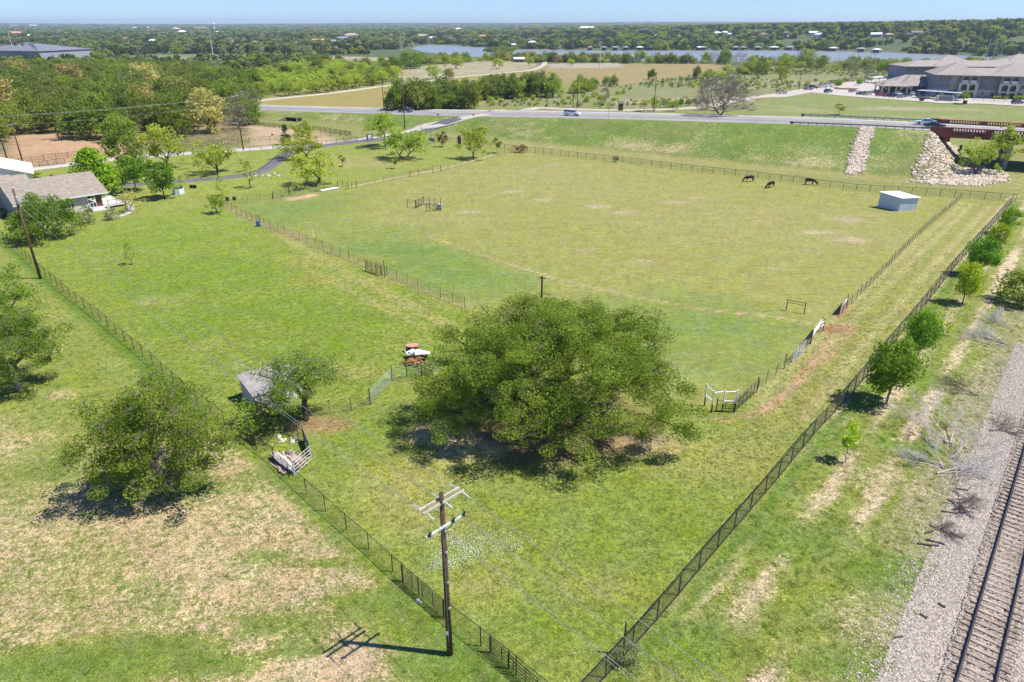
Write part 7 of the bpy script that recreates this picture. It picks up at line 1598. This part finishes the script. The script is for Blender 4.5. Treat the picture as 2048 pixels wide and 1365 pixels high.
# well
P = GZ(358, 388); we = empty('stock_well', P, .2, 'white octagonal tank with a dark top under the thin bush', 'tank'); oc = [(1.05*cos(pi/4*i+.39), 1.05*sin(pi/4*i+.39)) for i in range(8)]
MB().prism(oc, 'z', 0, 1.05).build('tank_wall', mat('bluish_white_tank', (.60, .66, .70), .6), we); MB().prism([(x*.9, y*.9) for x, y in oc], 'z', 1.05, 1.2).build('dark_cover', M_BLACK, we)
for i, (x, y) in enumerate(((383, 377), (390, 377), (455, 402), (469, 401))): tag(MB().box(-.3, .3, -.15, .15, 0, .55).box(-.25, .25, -.12, .12, .55, .7).build('yard_box', M_BLACK, None, GZ(x, y)), ('small dark box left of a pair on the lawn by the well', 'small dark box right of a pair on the lawn by the well', 'left small black box by the wire fence at the paddock corner', 'right small black box by the wire fence at the paddock corner')[i], 'box')
# white slab pile by the fence
mb = empty('plastic_pipe_stack', GZ(640, 383), 0, 'low stack of white slabs and pipes lying by the fence frames', 'pipe stack'); a0 = Vector(mb.location); bE = Vector(GZ(676, 377))-a0
for i in range(6): f = Vector((-bE.y, bE.x, 0)).normalized()*(i-2.5)*.16; MB().tube(f+Z*.12+bE*.02*i, bE+f+Z*.12-bE*.03*(i % 3), .09, n=6).build('pipe', M_WHITEP, mb)
# barn
bn = empty('white_barn', (-108.9, 135.2, 0), .6, 'white barn with a bright white gable roof at the left edge', 'barn')
M_BWALL = mat('white_barn_wall', (.66, .66, .64), .7, var=.06); 
MB().prism([(0, 0), (12, 0), (12, 2.1), (6, 4.1), (0, 2.1)], 'y', 0, 13).build('wall', M_BWALL, bn)
for s in (0, 1):
    p = [(-.5, 1.95), (6, 4.13), (6, 4.26), (-.5, 2.10)] if s == 0 else [(12.5, 1.95), (6, 4.13), (6, 4.26), (12.5, 2.10)]; MB().prism(p, 'y', -.5, 13.5).build('roof_slope', M_ROOFW, bn)
MB().box(5.3, 6.1, -.06, 0, 2.7, 3.4).build('gable_window', GLS, bn); MB().prism([(0, 2.2), (-1.8, 1.8), (-1.8, 1.9), (0, 2.35)], 'x', 3.6, 8.4).build('awning', M_SHING, bn); MB().box(4.2, 7.8, -.05, 0, 0, 1.9).build('barn_door', mat('dark_store', (.06, .06, .07)), bn)

# ------------------------------------------------------------------ apartments
M_AUP = mat('apt_grey_blue', (.19, .205, .225), .85, var=.06); M_ATP = mat('apt_taupe', (.41, .38, .345), .85, var=.08); M_AST = mat('apt_stone', (.50, .455, .39), .9, var=.25, scale=2); M_AGR = mat('apt_green_grey', (.13, .17, .175), .85, var=.06); M_ARF = mat('apt_roof_shingle', (.29, .255, .225), .9, var=.12, scale=.4); M_AW = mat('apt_white_trim', (.60, .60, .58), .7, var=.04)
def bay(o, x0, w, y, floors=3, fh=3.1, d=1.6):
    """projecting balcony bay: slabs, piers and arches in front of dark glass"""
    fs = (M_AST, M_AST, M_AUP)
    MB().box(x0+.3, x0+w-.3, y-.3, y-.05, 0, fh*floors).build('bay_glazing', GLS, o)
    for k in range(floors):
        z = k*fh
        for xa, xb in ((x0, x0+w*.14), (x0+w*.44, x0+w*.56), (x0+w*.86, x0+w)): MB().box(xa, xb, y-d, y-d+.45, z, z+fh-.55).build('pier', fs[k], o)
        MB().box(x0, x0+w, y-d, y-d+.45, z+fh-.55, z+fh).build('spandrel', fs[k], o); MB().box(x0, x0+w, y-d+.45, y-.31, z-.1, z+.12).build('floor_slab', M_ATP, o)
        for xa, xb in ((x0+w*.14, x0+w*.44), (x0+w*.56, x0+w*.86)):
            m_ = (xa+xb)/2; r = (xb-xa)/2; ar = [(xa, z+fh-.55)]+[(m_-r*cos(pi*i/8), z+fh-1.35+.78*sin(pi*i/8)) for i in range(9)]+[(xb, z+fh-.55)]
            MB().prism(ar, 'y', y-d+.02, y-d+.4).build('arch', fs[k], o)
            if k: MB().box(xa, xb, y-d+.1, y-d+.16, z+.12, z+1.1).build('balcony_rail', M_BLACK if k == 1 else M_AW, o)
    for xx in (x0, x0+w-.2): MB().box(xx, xx+.2, y-d+.45, y, 0, fh*floors).build('bay_side', M_AUP, o)
    hip(x0-.2, x0+w+.2, y-d, y+3, fh*floors, 1.5, .5).build('bay_roof', M_ARF, o)
def apartments(name, lab, P, rz, L, D, bays, rh=4.6, fh=3.1, seg=None):
    o = empty(name, P, rz, lab, 'apartment block'); seg = seg or [(0, L, 0, 0)]
    for i, (a, b, off, dh) in enumerate(seg):
        MB().box(a, b, off, D, 0, fh*1.02).build('ground_floor_wall', (M_AST, M_AGR, M_AST)[i % 3], o); MB().box(a+.02, b-.02, off+.02, D-.02, fh*1.02, fh*3+dh).build('upper_wall', (M_AUP, M_ATP, M_ATP)[i % 3], o)
        MB().box(a, b, off-.06, off-.002, fh*1.0, fh*1.07).build('string_course', M_AW, o)
    hip(0, L, -.6, D, fh*3+.02, rh, .8).build('roof', M_ARF, o)
    for x0, w in bays: bay(o, x0, w, 0)
    x = 2.0
    while x < L-2:
        if not any(b0-1.2 < x < b0+bw+1.2 for b0, bw in bays):
            off = next((s_[2] for s_ in seg if s_[0] <= x <= s_[1]), 0)
            for k in range(3): window(o, x, k*fh+1.0, 1.1, 1.4, off-.003, M_AW)
        x += 3.6
    return o
B = G(1862, 194); ap = apartments('apartment_block', 'front three-storey apartment block with arched balconies at the right edge', (B[0], B[1], .1), atan2(-.33, .944), 120, 22, [(9.5, 7.5), (25, 7.5), (44, 7.5), (66, 7.5)], 2.6, seg=[(0, 6, 0, 0), (6, 9.5, .6, 0), (9.5, 17, .4, 0), (17, 25, .8, 0), (25, 32.5, .4, 0), (32.5, 38, .8, 0), (38, 44, 0, 0), (44, 60, .5, 0), (60, 120, .3, 0)])
for xx, w in ((-.2, 18), (21, 20), (40, 26)): hip(xx, xx+w, -1.2, 22.4, 9.33, 4.6, .7).build('cross_roof', M_ARF, ap)
B = (214, 392); ap2 = apartments('apartment_block', 'rear apartment block with stepped hipped roofs behind the clubhouse', (B[0]-4, B[1], .1), -.08, 62, 20, [(14, 7), (24, 7)], 2.6)
hip(16, 40, 3, 24, 9.32, 5.0, .8).build('cross_roof', M_ARF, ap2)
ap3 = apartments('apartment_block', 'third apartment block, its hipped roof just above the rear one', (262, 402, .1), -.1, 50, 22, [(10, 8)], 2.8); hip(8, 34, 2, 26, 9.32, 5.2, .8).build('cross_roof', M_ARF, ap3)
ap4 = apartments('apartment_block', 'farthest apartment block with the highest hipped roof on the right', (290, 428, .1), -.15, 60, 24, [(10, 8)], 4.8)
# clubhouse
cb = empty('clubhouse', (*G(1757, 187)[:2], .1), -.18, 'one-storey clubhouse with a wide hipped roof and arched porch', 'clubhouse')
MB().box(8, 31, 2, 16, 0, 3.6).build('wall', M_AGR, cb); hip(4, 33, 0, 18, 3.5, 4.2, .8).build('roof', M_ARF, cb); hip(0, 12, -3, 9, 3.4, 2.6, .6).build('porch_roof', M_ARF, cb); hip(8, 20, -2, 14, 3.55, 4.0, .5).build('cross_roof', M_ARF, cb)
for x in (.5, 3.5, 6.5, 11.3): MB().box(x-.3, x+.3, -2.8, -2.2, 0, 3.3).build('porch_pillar', M_AST, cb)
for x in (.5, 6.5): MB().box(x-.25, x+.25, 7.8, 8.3, 0, 3.3).build('porch_pillar', M_AST, cb)
MB().prism([(8.2, 3.4)]+[(11-2.4*cos(pi*i/10), .6+2.3*sin(pi*i/10)) for i in range(11)]+[(13.8, 3.4)], 'y', -2.3, -1.9).build('entrance_arch', M_AST, cb)
for x in (15, 18.5, 22, 25.5, 29): window(cb, x, .8, 1.6, 1.9, 1.998, M_AW)
# carports
def carport(lab, xa, ya, xb, yb, m, d=5.5, h=2.9):
    A = Vector((*G(xa, ya)[:2], .16)); B = Vector((*G(xb, yb)[:2], .16)); L = (B-A).length; o = empty('carport', A, atan2(B.y-A.y, B.x-A.x), lab, 'carport')
    MB().box(0, L, 0, d, h, h+.16).build('roof', m, o); MB().box(-.02, L+.02, -.06, 0, h-.2, h+.2).build('fascia', mat('blue_fascia', (.10, .14, .30), .5), o)
    n = max(2, int(L/5))
    for i in range(n+1): MB().box(L*i/n*.98, L*i/n*.98+.2, d*.6, d*.6+.2, 0, h).build('post', M_AST, o)
carport('long blue-edged flat carport in front of the apartments', 1828, 196, 1921, 204, mat('carport_roof', (.42, .45, .52), .5)); carport('white flat carport left of the clubhouse', 1752, 168, 1785, 166, M_ROOFW)
ds = MB(); B = G(1888, 203); o = empty('dumpster_enclosure', (B[0], B[1], .16), -.3, 'pale walled bin enclosure under the blue carport', 'enclosure'); MB().box(-3, -2.7, -1.5, 1.5, 0, 2).build('wall', M_AW, o); MB().box(2.7, 3, -1.5, 1.5, 0, 2).build('wall', M_AW, o); MB().box(-2.7, 2.7, 1.2, 1.5, 0, 2).build('wall', M_AW, o); MB().box(-2.6, 2.6, -1.5, -1.4, .1, 1.9).build('gate', mat('grey_gate', (.22, .22, .21), .7), o)
fence('iron_fence', 'thin dark railing behind the car park lane at the right edge', [(1945, 202), (2000, 204), (2060, 207), (2120, 210)], 1.6, 4, .06, M_BLACK, (1.55, .2), .03, mesh=M_FIELD)
fence('board_fence', 'brown board fence behind the parked cars at the car park entrance', [(1655, 168), (1700, 164), (1745, 160)], 1.9, 3, .1, M_RUSTP, (1.7, 1.3, .9, .5), .09)
B = GZ(1692, 179); tag(MB().prism([(6*cos(2*pi*i/20), 3.2*sin(2*pi*i/20)) for i in range(20)], 'z', 0, .3).build('mulch_bed', mat('red_mulch', (.25, .07, .035), .95, var=.3), None, (B[0], B[1], .165)), 'red-mulched traffic island in the car park', 'planting bed')
# bushes at the foot of the apartments and hedges
bsh = tree_meshes(150, 1.6, 1.3, zb=.15, clumps=16, per=24, leaf=.22, cr=.4, fork=.2, rt=.05, lm=L_MID)
for i, f in enumerate((3, 9, 12, 25, 28, 33, 48, 51, 58, 74, 80)):
    X = ap.location.x+cos(ap.rotation_euler.z)*f+2.2*sin(ap.rotation_euler.z)*1; Y = ap.location.y+sin(ap.rotation_euler.z)*f-2.4
    put_tree(bsh, (X, Y, .05), 'clipped green bush in the planting strip of the front apartment block', sc=.9+.5*random.random(), name='bush', group='bushes along the front apartment block', cat='bush')
# wooden wall under the bridge on the far right
# ------------------------------------------------------------------ haze
hz = NT('air'); pv = hz.n('ShaderNodeVolumePrincipled'); pv.inputs['Color'].default_value = (.70, .85, 1, 1); pv.inputs['Density'].default_value = 9.0e-5; pv.inputs['Anisotropy'].default_value = .2
hz.l(pv.outputs[0], hz.out.inputs['Volume'])
hb = MB().box(-13500, 13500, -80, 14800, -12, 90).build('haze', hz.m); tag(hb, 'thin pale summer haze over the whole valley', 'haze', kind='stuff')
print('SCRIPT DONE')
